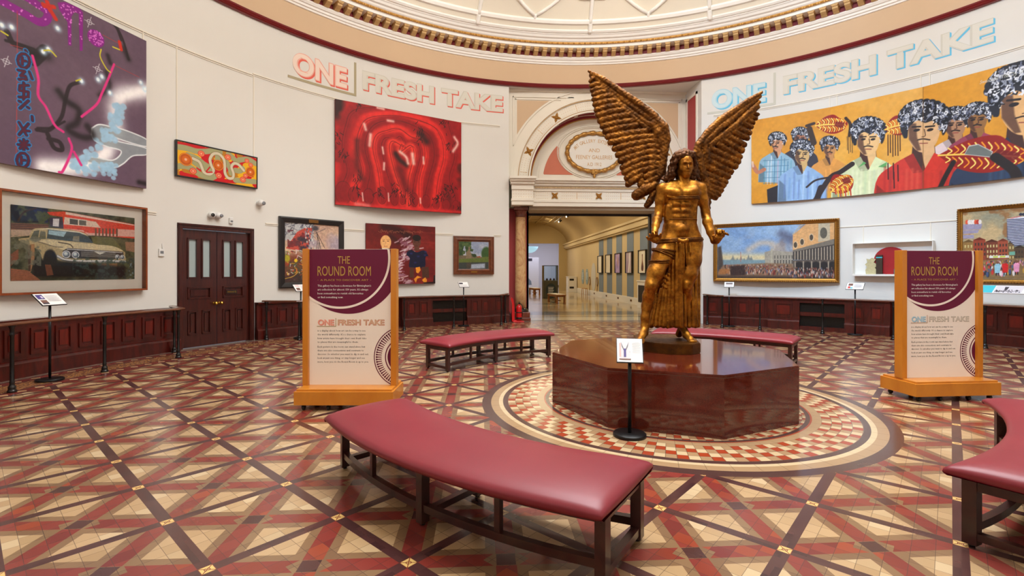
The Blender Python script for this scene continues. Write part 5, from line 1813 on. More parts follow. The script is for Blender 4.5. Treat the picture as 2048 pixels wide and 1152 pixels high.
def shell(c, p, sx, sy, rot=0):
    cx, cy = p; k, n2 = math.cos(rot), math.sin(rot)
    def L(*q): return [(cx + (a * k - b * n2) * sx, cy + (a * n2 + b * k) * sy) for a, b in q]
    c.poly(spline(L((-1, 0), (-.4, -.7), (.2, -.95), (.55, -.6), (1, -.1), (.7, .5), (.1, .8), (-.5, .6), (-1, 0)), 4), (150, 26, 14), .006)
    for i in range(12):
        a = -.8 + i * .145
        for b0, b1 in ((-.62, -.12), (.12, .6)):
            hh = (1 - a * a * .7)
            c.line(L((a, b0 * hh), (a + .10, (b0 + b1) / 2 * hh), (a + .02, b1 * hh)), .0055, (236, 150, 30) if i % 2 else (250, 220, 110), .004)
    c.line(L((-.98, 0), (-.2, -.06), (.8, .04)), .008, (246, 206, 90), .006)
    c.poly(spline(L((.3, -.3), (.8, -.1), (.6, .3), (.2, .1), (.3, -.3)), 4), (110, 14, 14), .006, .8)


for i in range(4):
    holder, pw_ = mural_panel(i, edges[i], edges[i + 1])
    # this panel's part of the whole sketch: subdivide the sketch quad by angle
    fr0, fr1 = (edges[i] - edges[0]) / 33.8, (edges[i + 1] - edges[0]) / 33.8
    XS = [336, 775, 1288, 1832, 2430]
    TOP = lambda x: 660 - (x - 336) * .2199
    BOT = lambda x: 1122 - (x - 340) * .1052
    q4 = ((XS[i], TOP(XS[i])), (XS[i + 1], TOP(XS[i + 1])), (XS[i + 1], BOT(XS[i + 1])), (XS[i], BOT(XS[i])))
    c = Cv(pw_ - .006, Hm, 300, (224, 160, 40), q4, 30 + i)
    c.mottled(np.ones_like(c.X), (222, 156, 44), (212, 144, 34) if i != 1 else (232, 176, 80), 3, 50 + i)
    RNG.seed(100)
    man(c, (605, 750), 42, (52, 48, 60), (176, 112, 80))
    man(c, (478, 782), 42, (140, 176, 196), (206, 150, 110), -1)
    for k in range(9): c.line([(410 + k * 18, 850 + RNG.random() * 40), (405 + k * 18, 1010)], .004, RNG.choice([(60, 120, 160), (206, 160, 190), (230, 232, 236), (90, 160, 180)]), .004, .8, False)
    for k in range(5): c.line([(400, 880 + k * 32), (540, 870 + k * 32)], .003, (70, 110, 140), .004, .8, False)
    c.poly([(420, 1040), (480, 1015), (540, 1025), (520, 1110), (425, 1122)], (40, 34, 38))
    c.line([(405, 930), (370, 945), (345, 910)], .022, (186, 120, 90), .006); c.line([(345, 915), (342, 890)], .010, (222, 190, 170), .006)
    man(c, (770, 800), 46, (216, 150, 70), (196, 140, 84))
    man(c, (615, 838), 55, (142, 176, 214), (206, 170, 110))
    for k in range(10): c.line([(520 + k * 26, 930 + RNG.random() * 60), (515 + k * 26, 1085)], .009, RNG.choice([(110, 150, 206), (176, 206, 236), (190, 216, 240), (104, 130, 190)]), .015, .6, False)
    shell(c, (780, 665), 92, 62, -.12)
    for P, w_ in (([(640, 675), (680, 660)], .016), ([(655, 690), (680, 770)], .028), ([(860, 625), (885, 660), (880, 725)], .014)): c.line(P, w_, (56, 36, 22), .006)
    for x in (868, 875, 885, 895): c.line([(x, 730), (x + 2, 800 + RNG.random() * 30)], .003, (60, 40, 26), .003)
    man(c, (985, 750), 84, (214, 224, 176), (232, 190, 130))
    for k in range(8): c.line([(900 + k * 24, 920), (895 + k * 24, 1060)], .009, RNG.choice([(190, 214, 170), (236, 240, 206), (206, 222, 190)]), .02, .6, False)
    c.poly([(930, 905), (960, 870), (975, 880)], (96, 170, 96)); c.poly([(1040, 900), (1090, 872), (1085, 905)], (96, 170, 96))
    for P, w_ in (([(895, 885), (830, 930), (770, 965), (690, 1090)], .026), ([(770, 960), (690, 980), (640, 1020)], .010), ([(700, 1080), (720, 1020)], .03)): c.line(P, w_, (46, 32, 30), .006)
    shell(c, (835, 1000), 80, 66, -.75)
    for k in range(7): c.line([(800 + k * 14, 1010), (805 + k * 14, 1050 + RNG.random() * 25)], .006, (236, 190, 60) if k % 2 else (196, 60, 30), .005)
    shell(c, (1150, 672), 76, 64, -.3)
    for x in (1095, 1108, 1122, 1136, 1150, 1162): c.line([(x, 720), (x + 1, 800 + RNG.random() * 60)], .0042, (66, 30, 20), .003)
    man(c, (1450, 678), 66, (226, 206, 206), (176, 130, 96)); man(c, (1555, 655), 62, (150, 60, 84), (150, 104, 56))
    man(c, (1290, 700), 112, (204, 52, 38), (224, 180, 130))
    for k in range(16): c.line([(1080 + k * 30, 900 + RNG.random() * 30), (1076 + k * 30, 1040)], .010, RNG.choice([(172, 34, 30), (226, 90, 66), (216, 60, 46), (150, 40, 44)]), .02, .6, False)
    for x, y in ((1125, 880), (1150, 890), (1095, 880), (1128, 930)): c.line([(x, y), (x + 2, y + 90)], .005, (60, 20, 20), .004)
    man(c, (1775, 590), 150, (44, 58, 84), (226, 176, 116))
    for k in range(12): c.line([(1620 + k * 26, 900), (1615 + k * 26, 1000)], .010, RNG.choice([(30, 40, 60), (66, 90, 120), (40, 70, 110)]), .02, .6, False)
    shell(c, (1580, 850), 218, 118, .10)
    c.poly([(1492, 840), (1515, 792), (1560, 785), (1630, 830), (1620, 862)], (196, 196, 190)); c.poly([(1496, 838), (1517, 797), (1560, 790), (1625, 832), (1616, 857)], (110, 116, 112))
    for P, w_ in (([(1440, 880), (1400, 960), (1375, 1020)], .020), ([(1640, 860), (1720, 930), (1740, 970)], .036)): c.line(P, w_, (36, 26, 24), .008)
    man(c, (2100, 640), 130, (150, 110, 70), (214, 160, 110))
    if i == 2: c.put((c.X < .01) * .5, (120, 80, 30))
    c.grain(.10, 30)
    c.mesh('painted_canvas', holder, -.052, x0=-pw_ / 2 + .003)
    if i == 2:
        mb = MB()
        put_text(mb, 'Sweatopia (The Cry of the G', .12 - .05, Hm - .26, .075, lambda a, b: (a + (b - Hm + .26) * .25, -.0535, b), width=.82, bold=-.006)
        mb.build('painted_lettering', M['olive_pale'], holder)
RNG.seed(7)
# ================================================================== FURNITURE AND FITTINGS
# ---- curved benches
R0 = 3.47


def bpt(a, r, z):
    a = a * (1 + .2 * (R0 - r))      # the ends are cut nearly parallel
    return (r * math.sin(rad(a)), R0 - r * math.cos(rad(a)), z)


def arcbox(mb, a0, a1, r0, r1, z0, z1, step=2.5):
    n = max(1, int(math.ceil((a1 - a0) / step))); v = []; f = []
    for i in range(n + 1):
        a = a0 + (a1 - a0) * i / n
        v += [bpt(a, r0, z0), bpt(a, r1, z0), bpt(a, r1, z1), bpt(a, r0, z1)]
    for i in range(n):
        for k in range(4):
            l = (k + 1) % 4; f.append((4 * i + k, 4 * i + l, 4 * i + 4 + l, 4 * i + 4 + k))
    f += [(0, 1, 2, 3), (4 * n + 3, 4 * n + 2, 4 * n + 1, 4 * n)]
    mb.add(v, f, False)


def make_bench():
    b = thing('curved_bench', 'curved burgundy leather bench in front of the plinth, nearest the camera', 'bench', group='curved burgundy benches round the plinth')
    P = [(3.135, 0.0), (3.118, .22), (3.122, .42), (3.15, .60), (3.21, .76), (3.29, .89), (3.38, .97), (3.475, 1.0), (3.57, .97), (3.66, .89), (3.74, .76), (3.80, .60), (3.828, .42), (3.832, .22), (3.815, 0.0)]
    A = 19.2
    rows = [(-A + .12, .0), (-A - .12, .22), (-A - .10, .42), (-A + .12, .60), (-A + .7, .76), (-A + 1.7, .89), (-A + 3.4, 1.0)]
    rows += [(-A + 3.4 + (2 * A - 6.8) * i / 16, 1.0) for i in range(1, 16)]
    rows += [(-a, t) for a, t in rows[:7][::-1]]
    v = []; f = []; n = len(P)
    for a, t in rows:
        for r, q in P:
            h = .372 + .108 * (min(q, t) * .5 + .5 * q * t)
            rr = 3.475 + (r - 3.475) * (1 if t > .2 else .995)
            v.append(bpt(a, rr, h))
    for i in range(len(rows) - 1):
        for k in range(n - 1):
            f.append((i * n + k, i * n + k + 1, (i + 1) * n + k + 1, (i + 1) * n + k))
        f.append((i * n + n - 1, i * n, (i + 1) * n, (i + 1) * n + n - 1))
    mb = MB(); mb.add(v, f, True)
    mb.build('seat_cushion', M['leather'], b)
    LA = 18.3
    mb = MB()
    arcbox(mb, -LA, LA, 3.19, 3.235, .312, .374); arcbox(mb, -LA, LA, 3.665, 3.71, .312, .374)
    for a in (-LA, 0, LA): arcbox(mb, a - .35, a + .35, 3.235, 3.665, .312, .374)
    mb.build('apron', M['bench_wood'], b)
    for a in (-LA, 0, LA):
        for r in (3.185, 3.655):
            mb = MB(); w = .48 if r < 3.4 else .42
            arcbox(mb, a - w, a + w, r, r + .06, .018, .374)
            l = mb.build('leg', M['bench_wood'], b)
            g = MB().lathe([(.012, .0), (.016, .004), (.016, .02)], bpt(a, r + .03, 0), 10); g.build('foot_glide', M['black_plastic'], l)
    for a in (-LA, 0, LA):
        mb = MB(); arcbox(mb, a - .36, a + .36, 3.245, 3.655, .045, .085); mb.build('cross_rail', M['bench_wood'], b)
    for r in (3.195, 3.665):
        for s0, s1 in ((-LA + .4, -.4), (.4, LA - .4)):
            mb = MB(); arcbox(mb, s0, s1, r, r + .04, .088, .132); mb.build('stretcher', M['bench_wood'], b)
            m = (s0 + s1) / 2
            mb = MB(); arcbox(mb, m - .27, m + .27, r + .004, r + .036, .132, .312); mb.build('baluster', M['bench_wood'], b)
    return b


def put_bench(o, th):
    o.location = (R0 * math.sin(rad(th)), -R0 * math.cos(rad(th)), 0); o.rotation_euler = (0, 0, rad(th))


bench = make_bench(); put_bench(bench, -43.0)
o = copy_thing(bench, label='curved burgundy leather bench between the left sign and the passage'); put_bench(o, -142.7)
o = copy_thing(bench, label='curved burgundy leather bench behind the plinth, half hidden by the bronze figure'); put_bench(o, 143.6)
o = copy_thing(bench, label='curved burgundy leather bench below the right sign, cut off by the picture edge'); put_bench(o, 38.9); o.location.x -= .57; o.location.y -= .08


# ---- wheeled welcome signs
def sign(x, y, rz, label, one, one_sh, fresh, fresh_sh, rule):
    s = thing('welcome_sign', label, 'sign', (x, y, 0), rz, 'wheeled wooden welcome signs')
    mb = MB().box(-.535, .535, -.25, .25, .065, .212, .004)
    base = mb.build('base_box', M['sign_wood'], s)
    mb = MB().box(-.515, .515, -.23, .23, .205, .235, .005); mb.build('base_top', M['sign_wood'], s)
    for sx in (-1, 1):
        mb = MB().box(min(sx * .523, sx * .46), max(sx * .523, sx * .46), -.055, .055, .235, 1.758, .003)
        mb.build('post', M['sign_wood'], s)
    mb = MB().box(-.462, .462, -.014, .014, .235, 1.755)
    board = mb.build('board', M['sign_cream'], s)
    for cx in (-.45, -.18, .18, .45):
        for cy in (-.19, .19):
            if abs(cx) < .3 and cy < 0 and False: continue
            mb = MB().lathe([(.0, -.014), (.026, -.012), (.028, 0), (.026, .012), (.0, .014)], (cx, cy, .028), 16, 'x')
            mb.box(cx - .03, cx + .03, cy - .03, cy + .03, .055, .066); mb.box(cx - .02, cx - .014, cy - .012, cy + .012, .025, .06); mb.box(cx + .014, cx + .02, cy - .012, cy + .012, .025, .06)
            mb.build('castor', M['black_plastic'], s)
    bx = lambda p: (p - 388.5) * .001726
    bz = lambda p: .235 + (945 - p) * .001722
    X0, X1, Z0, Z1 = -.46, .46, .237, 1.753
    K = .001724

    def rings(cx, cy, r0, r1, n=160):
        return [q for q in (clip_rect(p, X0, X1, Z0, Z1) for p in ring_polys(bx(cx), bz(cy), r0 * K, r1 * K, n)) if len(q) > 2]
    mb = MB().flat(rings(375, 145, 0, 338), -.0150)
    mb.build('printed_plum_disc', M['sign_plum'], board)
    mb = MB().flat(rings(320, 122, 314, 328), -.0160); mb.build('printed_arc', M['sign_cream'], board)
    mb = MB()
    mb.flat(rings(741, 765, 195, 201), -.0150); mb.flat(rings(741, 765, 122, 129), -.0150); mb.flat(rings(741, 765, 0, 112), -.0150)
    for i in range(72):
        a = rad(i * 5)
        for r0, r1, w in ((150, 187, 2.6), (178, 188, 4.6)):
            c_, s_ = math.cos(a), math.sin(a)
            P = [(bx(741 + r * c_ - q * s_), bz(765 - r * s_ - q * c_)) for r, q in ((r0, -w), (r1, -w * 1.4), (r1, w * 1.4), (r0, w))]
            P = clip_rect(P, X0, X1, Z0, Z1)
            if len(P) > 2: mb.flat([P], -.0150)
    mb.build('printed_emblem', M['sign_plum'], board)
    fn = lambda y: (lambda a, b: (a, y, b))
    T = fn(-.0165)
    mb = MB()
    put_text(mb, 'THE', bx(345), bz(157), 52 * K, T, width=80 * K, align='c', bold=.0)
    put_text(mb, 'ROUND ROOM', bx(348), bz(235), 65 * K, T, width=347 * K, align='c', bold=.0)
    put_text(mb, 'A PLACE TO DISCOVER ART', bx(349), bz(269), 12 * K, T, width=312 * K, align='c')
    put_text(mb, '-', bx(178), bz(268), 14 * K, T, align='c'); put_text(mb, '-', bx(520), bz(268), 14 * K, T, align='c')
    mb.build('title_lettering', M['sign_gold'], board)
    for s_, y, xe in (("This gallery has been a showcase for Birmingham's", 306, 523), ("art collection for almost 150 years. It's always", 331, 504), ('been somewhere to revisit old favourites', 356, 472), ('or find something new.', 381, 341)):
        mb = MB(); put_text(mb, s_, bx(175), bz(y), 13 * K, T, width=(xe - 175) * K, res=1, bold=.004); mb.build('intro_text_line', M['sign_white'], board)
    for s_, y, xe in (('is a display about how art can be a way to see', 598, 487), ("the world differently. It's a chance to explore", 623, 486), ('how artists have brought their own fresh take', 648, 492), ('to places that are meaningful to them.', 672, 440),
                      ('Each picture in the room can stand alone but', 703, 484), ('there are also connections and contrasts to', 727, 475), ('discover. So whether you want to dip in and out,', 751, 507), ('look at just one thing, or stay longer and see', 776, 482), ('more, how you do the Round Room is up to you.', 801, 507)):
        mb = MB(); put_text(mb, s_, bx(175), bz(y), 12 * K, T, width=(xe - 175) * K, res=1); mb.build('body_text_line', M['sign_ink'], board)
    for s_, x0, x1, y, cp, body, sh in (('ONE', 176, 281, 556, 37, one, one_sh), ('FRESH TAKE', 305, 608, 555, 36, fresh, fresh_sh)):
        mb = MB(); put_text(mb, s_, bx(x0) + .004, bz(y) - .004, cp * K, fn(-.0150), width=(x1 - x0) * K, bold=.035); mb.build('heading_shadow', M[sh], board)
        mb = MB(); put_text(mb, s_, bx(x0), bz(y), cp * K, fn(-.0160), width=(x1 - x0) * K, bold=.03); mb.build('heading_lettering', M[body], board)
    mb = MB(); mb.flat([[(bx(170), bz(567)), (bx(295), bz(567)), (bx(295), bz(563)), (bx(170), bz(563))], [(bx(291), bz(563)), (bx(295), bz(563)), (bx(295), bz(511)), (bx(291), bz(511))]], -.0160)
    mb.build('heading_rule', M[rule], board)
    return s


mat('sign_tan', (206, 170, 138), .6); mat('sign_tan_dark', (166, 130, 100), .6); mat('sign_coral', (232, 160, 138), .6); mat('sign_coral_dark', (206, 106, 90), .6)
mat('sign_blue', (166, 200, 214), .6); mat('sign_blue_dark', (120, 160, 182), .6); mat('sign_stone', (204, 194, 178), .6); mat('sign_stone_dark', (168, 154, 134), .6)
mat('sign_olive', (170, 146, 96), .6)
sign(-3.638, -.006, rad(-3.38), 'wooden framed welcome sign with coral heading, left of the near bench', 'sign_coral', 'sign_coral_dark', 'sign_tan', 'sign_coral_dark', 'sign_olive')
sign(3.325, -.02, rad(1.4), 'wooden framed welcome sign with blue heading, right of the plinth', 'sign_blue', 'sign_blue_dark', 'sign_stone', 'sign_stone_dark', 'sign_tan_dark')

# ---- plinth
RO = 1.356
oc = [(RO * math.cos(rad(45 * k)), RO * math.sin(rad(45 * k))) for k in range(8)]
pl_ = thing('granite_plinth', 'low octagonal polished red granite plinth in the middle of the ringed floor', 'plinth', (0, 0, 0))
mb = MB().prism(oc, 0, .545); mb.build('body', M['granite'], pl_)
mb = MB().prism([(x * .9985, y * .9985) for x, y in oc], .545, .5475); mb.build('joint', M['stone_grey'], pl_)
bm = bmesh.new()
vs = [bm.verts.new((x, y, z)) for z in (.5475, .575) for x, y in oc]
bm.faces.new(vs[:8][::-1]); bm.faces.new(vs[8:])
for k in range(8): bm.faces.new((vs[k], vs[(k + 1) % 8], vs[(k + 1) % 8 + 8], vs[k + 8]))
bmesh.ops.bevel(bm, geom=[e for e in bm.edges if e.verts[0].co.z > .57 and e.verts[1].co.z > .57], offset=.006, segments=2, affect='EDGES')
mb = MB(); mb.bm(bm, False); mb.build('top_slab', M['granite'], pl_)


# ---- label stands
def card(mb_parent, w, h, kind):
    """card face: x +-w/2, y up the slope 0..h (local, before tilt); returned as list of (material, polys)"""
    L = []
    def r(x0, x1, y0, y1, m): L.append((m, [[(x0, y0), (x1, y0), (x1, y1), (x0, y1)]]))
    def lines(x0, x1, y1, n, st, m='print_grey'):
        for i in range(n): r(x0, x1 - (x1 - x0) * (.0 if i % 3 else .12), y1 - st * i - st * .35, y1 - st * i, m)
    if kind == 'two':
        r(-w * .46, -w * .18, h * .52, h * .92, 'print_purple'); r(-w * .30, -w * .22, h * .6, h * .8, 'card_tint'); r(-w * .44, -w * .18, h * .08, h * .44, 'print_brown'); r(-w * .44, -w * .18, h * .08, h * .2, 'print_dark'); lines(-w * .12, w * .40, h * .84, 9, h * .065, 'card_line')
    elif kind == 'text':
        r(-w * .46, -w * .05, h * .56, h * .86, 'print_dark'); lines(-w * .46, w * .40, h * .46, 5, h * .075, 'card_line')
    elif kind == 'wide':
        r(-w * .34, w * .36, h * .54, h * .86, 'print_grey'); r(-w * .34, w * .36, h * .54, h * .64, 'print_brown'); lines(-w * .40, w * .40, h * .40, 4, h * .08, 'card_line')
    elif kind == 'red':
        lines(-w * .40, -w * .05, h * .9, 2, h * .14, 'print_red'); r(-w * .40, -w * .12, h * .1, h * .5, 'print_brown'); lines(0, w * .42, h * .84, 8, h * .07, 'card_line')
    elif kind == 'city':
        r(-w * .40, -w * .14, h * .54, h * .88, 'print_brown'); r(-w * .40, -w * .26, h * .12, h * .44, 'print_red'); r(-w * .26, -w * .12, h * .12, h * .30, 'print_teal'); lines(-w * .06, w * .42, h * .84, 9, h * .065, 'card_line')
    elif kind == 'figure':
        r(-w * .42, w * .04, h * .12, h * .92, 'print_tint'); r(-w * .42, -w * .34, h * .2, h * .8, 'print_pink')
        for sg in (-1, 1): L.append(('print_grey', [[(-w * .19 + sg * w * .02, h * .52), (-w * .19 + sg * w * .16, h * .86), (-w * .19 + sg * w * .12, h * .64), (-w * .19 + sg * w * .05, h * .48)][::sg]]))
        r(-w * .235, -w * .145, h * .20, h * .56, 'print_purple'); r(-w * .42, w * .04, h * .08, h * .13, 'print_brown'); lines(w * .10, w * .44, h * .84, 9, h * .055, 'card_line')
    return L


mat('card_line', (196, 194, 198), .6); mat('card_tint', (206, 200, 226), .6); mat('print_tint', (214, 208, 214), .6)


def stand(x, y, rz, label, w, h, kind, zc, base_r=.155, tilt=42, post_r=.016):
    s = thing('label_stand', label, 'label stand', (x, y, 0), rz, 'slim black label stands')
    mb = MB().lathe([(0, 0), (base_r, 0), (base_r, .022), (base_r - .008, .03), (0, .03)], seg=40); mb.build('base', M['black_metal'], s)
    t_ = rad(tilt)
    zc0 = zc
    mb = MB().tube([(0, 0, .025), (0, 0, zc0)], post_r, 14); mb.build('post', M['black_metal'], s)

    def F(a, b, off=0.0):
        b = b - h / 2
        return (a, b * math.cos(t_) - off * math.sin(t_), zc0 + .012 + b * math.sin(t_) + off * math.cos(t_))
    mb = MB()
    e = .006
    v = [F(a, b, o_) for o_ in (-.012, .0) for a, b in ((-w / 2 - e, -e), (w / 2 + e, -e), (w / 2 + e, h + e), (-w / 2 - e, h + e))]
    mb.add(v, [(0, 3, 2, 1), (4, 5, 6, 7), (0, 1, 5, 4), (1, 2, 6, 5), (2, 3, 7, 6), (3, 0, 4, 7)], False)
    tray = mb.build('card_tray', M['black_metal'], s)
    v = [F(a, b, o_) for o_ in (.0, .003) for a, b in ((-w / 2, 0), (w / 2, 0), (w / 2, h), (-w / 2, h))]
    mb = MB(); mb.add(v, [(0, 3, 2, 1), (4, 5, 6, 7), (0, 1, 5, 4), (1, 2, 6, 5), (2, 3, 7, 6), (3, 0, 4, 7)], False)
    cd_ = mb.build('card', M['card_white'], s)
    mats = {}
    for i, (m, ps) in enumerate(card(None, w, h, kind)):
        mats.setdefault(m, MB())
        for p in ps: mats[m].add([F(a, b, .0036 + .0004 * i) for a, b in p], [list(range(len(p)))], False)
    for m, q in mats.items(): q.build('print', M[m], cd_)
    return s


def face_in(th): return -rad(th)


def at_r(th, r): return pol(th, r)[:2]


stand(-8.13, 1.53, face_in(-80.9), 'black label stand in front of the dark panelling below the car photograph', .32, .22, 'two', 1.11)
stand(-6.25, 5.72, face_in(-50.2), 'black label stand half hidden behind the left welcome sign', .30, .21, 'red', 1.13)
stand(-2.69, 8.05, face_in(-19.8), 'black label stand under the small wooden-framed landscape', .27, .20, 'text', 1.14)
stand(4.58, 7.50, face_in(31.0), 'black label stand under the left end of the gilt harbour painting', .24, .20, 'wide', 1.14)
stand(6.66, 5.56, face_in(50.4), 'black label stand under the skyline shelf artwork', .34, .22, 'city', 1.15)
stand(-.815, -1.205, rad(-14), 'black label stand at the front of the red granite plinth', .225, .245, 'figure', .77, .15, 50, .0165)


def wide_lectern():
    th, r = 69.3, 8.45
    x, y = at_r(th, r)
    s = thing('information_lectern', 'wide sloping information lectern with teal and white panels behind the right sign', 'lectern', (x, y, 0), face_in(th))
    mb = MB().lathe([(0, 0), (.17, 0), (.17, .022), (.16, .03), (0, .03)], (.18, 0, 0), 36); mb.build('base', M['black_metal'], s)
    mb = MB().tube([(.18, 0, .025), (.18, 0, 1.14)], .018, 12); mb.build('post', M['black_metal'], s)
    W, h, t_ = 1.5, .24, rad(38)

    def F(a, b, o_): return (a, (b - h / 2) * math.cos(t_) - o_ * math.sin(t_), 1.16 + (b - h / 2) * math.sin(t_) + o_ * math.cos(t_))
    def slab(x0, x1, y0, y1, o0, o1, m, nm, par):
        v = [F(a, b, o_) for o_ in (o0, o1) for a, b in ((x0, y0), (x1, y0), (x1, y1), (x0, y1))]
        q = MB(); q.add(v, [(0, 3, 2, 1), (4, 5, 6, 7), (0, 1, 5, 4), (1, 2, 6, 5), (2, 3, 7, 6), (3, 0, 4, 7)], False)
        return q.build(nm, M[m], par)
    slab(-W / 2, W / 2, 0, h, -.015, 0, 'white_plastic', 'desk_top', s)
    slab(-W / 2, -.36, .01, h - .01, 0, .003, 'print_teal', 'teal_panel', s)
    slab(-.34, .06, .01, h - .01, 0, .003, 'print_tint', 'photo_panel', s)
    q = slab(.08, W / 2, .01, h - .01, 0, .003, 'card_white', 'text_panel', s)
    mb = MB()
    for i in range(90):
        a = -.33 + RNG.random() * .37; b = .02 + RNG.random() * .07
        mb.add([F(a, b, .0035), F(a + .01, b, .0035), F(a + .01, b + .02, .0035), F(a, b + .02, .0035)], [(0, 1, 2, 3)], False)
    mb.add([F(-.2, .1, .0035), F(-.16, .1, .0035), F(-.15, .19, .0035), F(-.21, .19, .0035)], [(0, 1, 2, 3)], False)
    mb.build('print', M['print_dark'], bpy.data.objects[q.name].parent.children[-2] if False else s)
    mb = MB()
    for i in range(8): mb.add([F(.12, .20 - i * .021, .0035), F(.62, .20 - i * .021, .0035), F(.62, .207 - i * .021, .0035), F(.12, .207 - i * .021, .0035)], [(0, 1, 2, 3)], False)
    mb.build('text_lines', M['card_line'], q)
    return s


wide_lectern()


# ---- handrails on iron posts
def handrail(name_label, pts, posts):
    """pts: (theta, r) along the rail"""
    root = thing('handrail', name_label, 'handrail', pol(*[(posts[0][0]), posts[0][1]]), 0, 'low wooden handrails on iron posts')
    ox, oy, _ = root.location
    poly = []
    for i in range(len(pts) - 1):
        (a, ra), (b, rb) = pts[i], pts[i + 1]
        n = max(2, int(abs(b - a) / 1.2))
        for k in range(n): poly.append(pol(a + (b - a) * k / n, ra + (rb - ra) * k / n))
    poly.append(pol(*pts[-1]))
    P = [Vector((x - ox, y - oy, 0)) for x, y, z in poly]
    prof = [(-.055, .838), (-.06, .852), (-.05, .868), (.0, .874), (.05, .868), (.06, .852), (.055, .838)]
    v = []; f = []; n = len(prof)
    for i, p in enumerate(P):
        d = (P[min(i + 1, len(P) - 1)] - P[max(i - 1, 0)]).normalized(); nrm = Vector((d.y, -d.x, 0))
        for o_, z in prof: v.append(tuple(p + nrm * o_ + Vector((0, 0, z))))
    for i in range(len(P) - 1):
        for k in range(n):
            l = (k + 1) % n; f.append((i * n + k, i * n + l, (i + 1) * n + l, (i + 1) * n + k))
    f += [list(range(n))[::-1], [(len(P) - 1) * n + k for k in range(n)]]
    mb = MB(); mb.add(v, f, False); mb.build('rail', M['rail_wood'], root)
    for th, r in posts:
        x, y, _ = pol(th, r)
        mb = MB().lathe([(.048, 0), (.05, .015), (.044, .03), (.036, .04), (.04, .055), (.036, .075), (.026, .09), (.024, .11), (.028, .125), (.022, .14), (.0215, .70), (.028, .715), (.022, .73), (.024, .79), (.036, .82), (.044, .838)], (x - ox, y - oy, 0), 16)
        mb.build('post', M['black_iron'], root)
    return root


handrail('handrail along the left wall, ending beside the double doors', [(-112, 8.18), (-68.2, 8.18), (-67.4, 8.24), (-65.6, 8.8), (-65.0, 8.98)], [(-103.5, 8.18), (-94.5, 8.18), (-85.5, 8.18), (-76.7, 8.18), (-68, 8.2), (-65.3, 8.86)])
handrail('handrail from the double doors to the arch, behind the left sign', [(-53.0, 8.98), (-51.6, 8.55), (-50.6, 8.24), (-49.6, 8.18), (-13.2, 8.18), (-12.3, 8.26), (-10.7, 8.8), (-10.2, 8.98)], [(-52.9, 8.88), (-50.4, 8.22), (-41.2, 8.18), (-31.9, 8.18), (-22.2, 8.18), (-12.6, 8.2), (-10.7, 8.86)])
handrail('handrail along the right wall, starting beside the arch', [(26.9, 8.98), (27.6, 8.8), (29.6, 8.26), (30.6, 8.18), (88, 8.18)], [(27.4, 8.86), (30.2, 8.22), (36.6, 8.18), (46.3, 8.18), (56.0, 8.18), (66.6, 8.18), (76.5, 8.18)])

# ---- fire extinguisher on its red stand
ex = thing('extinguisher_stand', 'red plastic extinguisher stand in front of the marble column', 'stand', (-1.12, 9.10, 0), rad(8))
mb = MB().box(-.17, .17, -.16, .16, 0, .035, .012)
mb.box(-.12, .12, -.02, .14, .03, .06, .008)
mb.build('tray', M['fire_red'], ex)
mb = MB()
pts = [(-.165, .03), (-.085, .03), (-.085, .38), (-.10, .56), (-.135, .70), (-.19, .74), (-.205, .68), (-.17, .55)]
mb.prism_y(pts, .02, .12)
mb.build('back_plate', M['fire_red'], ex)
fx = thing('fire_extinguisher', 'red fire extinguisher with black hose standing on its red stand', 'fire extinguisher', (-1.075, 9.10, .06), rad(8))
mb = MB().lathe([(.0, .0), (.078, .0), (.084, .012), (.084, .36), (.078, .40), (.05, .44), (.028, .455), (.026, .475), (0, .475)], seg=28); mb.build('cylinder', M['fire_red'], fx)
mb = MB().lathe([(.085, .02), (.0855, .03), (.0855, .075), (.085, .085)], seg=28); mb.build('boot', M['black_plastic'], fx)
mb = MB().lathe([(.0, .47), (.024, .47), (.024, .505), (0, .51)], seg=14); mb.box(-.015, .015, -.10, .02, .50, .516); mb.box(-.015, .015, -.095, .01, .53, .545); mb.build('valve_handle', M['black_plastic'], fx)
mb = MB().tube([(.02, -.02, .49), (.075, -.06, .47), (.10, -.05, .40), (.095, -.045, .25), (.088, -.04, .10)], .011, 8); mb.build('hose', M['black_plastic'], fx)
mb = MB().lathe([(.0846, .21), (.0862, .21), (.0862, .24), (.0846, .24)], seg=28); mb.build('strap', M['black_plastic'], fx)


# ---- small fittings on the wall
def on_wall(name, label, cat, th, z, r=9.1, group=None):
    x, y, _ = pol(th, r)
    return thing(name, label, cat, (x, y, z), face_in(th), group)


t = on_wall('thermostat', 'small white wall thermostat with grey display beside the car photograph', 'thermostat', -65.85, 1.79)
mb = MB().box(-.05, .05, -.03, 0, 0, .14, .006); mb.build('housing', M['white_plastic'], t)
mb = MB().box(-.03, .03, -.032, -.029, .05, .10); mb.build('display', M['grey_plastic'], t)
mb = MB().tube([(.02, -.01, .14), (.02, -.01, .24)], .008, 6); mb.build('cable', M['white_plastic'], t)
t = on_wall('security_camera', 'white twin-dome security camera above the double doors', 'security camera', -59.4, 2.66)
mb = MB().box(-.10, .10, -.03, 0, -.05, .05, .01); mb.build('backplate', M['white_plastic'], t)
for sx in (-1, 1):
    mb = MB(); mb.smooth = True
    bm = bmesh.new(); bmesh.ops.create_uvsphere(bm, u_segments=20, v_segments=12, radius=.068)
    for q in bm.verts: q.co += Vector((sx * .068, -.06, 0))
    mb.bm(bm, True); hd = mb.build('camera_head', M['white_plastic'], t)
    mb = MB().lathe([(0, -.02), (.034, -.018), (.036, 0), (0, 0)], (sx * .088, -.118, -.004), 16, 'y'); mb.build('lens', M['lens_black'] if sx < 0 else M['grey_plastic'], hd)
t = on_wall('motion_sensor', 'small white motion sensor above the right door leaf', 'sensor', -57.15, 2.52)
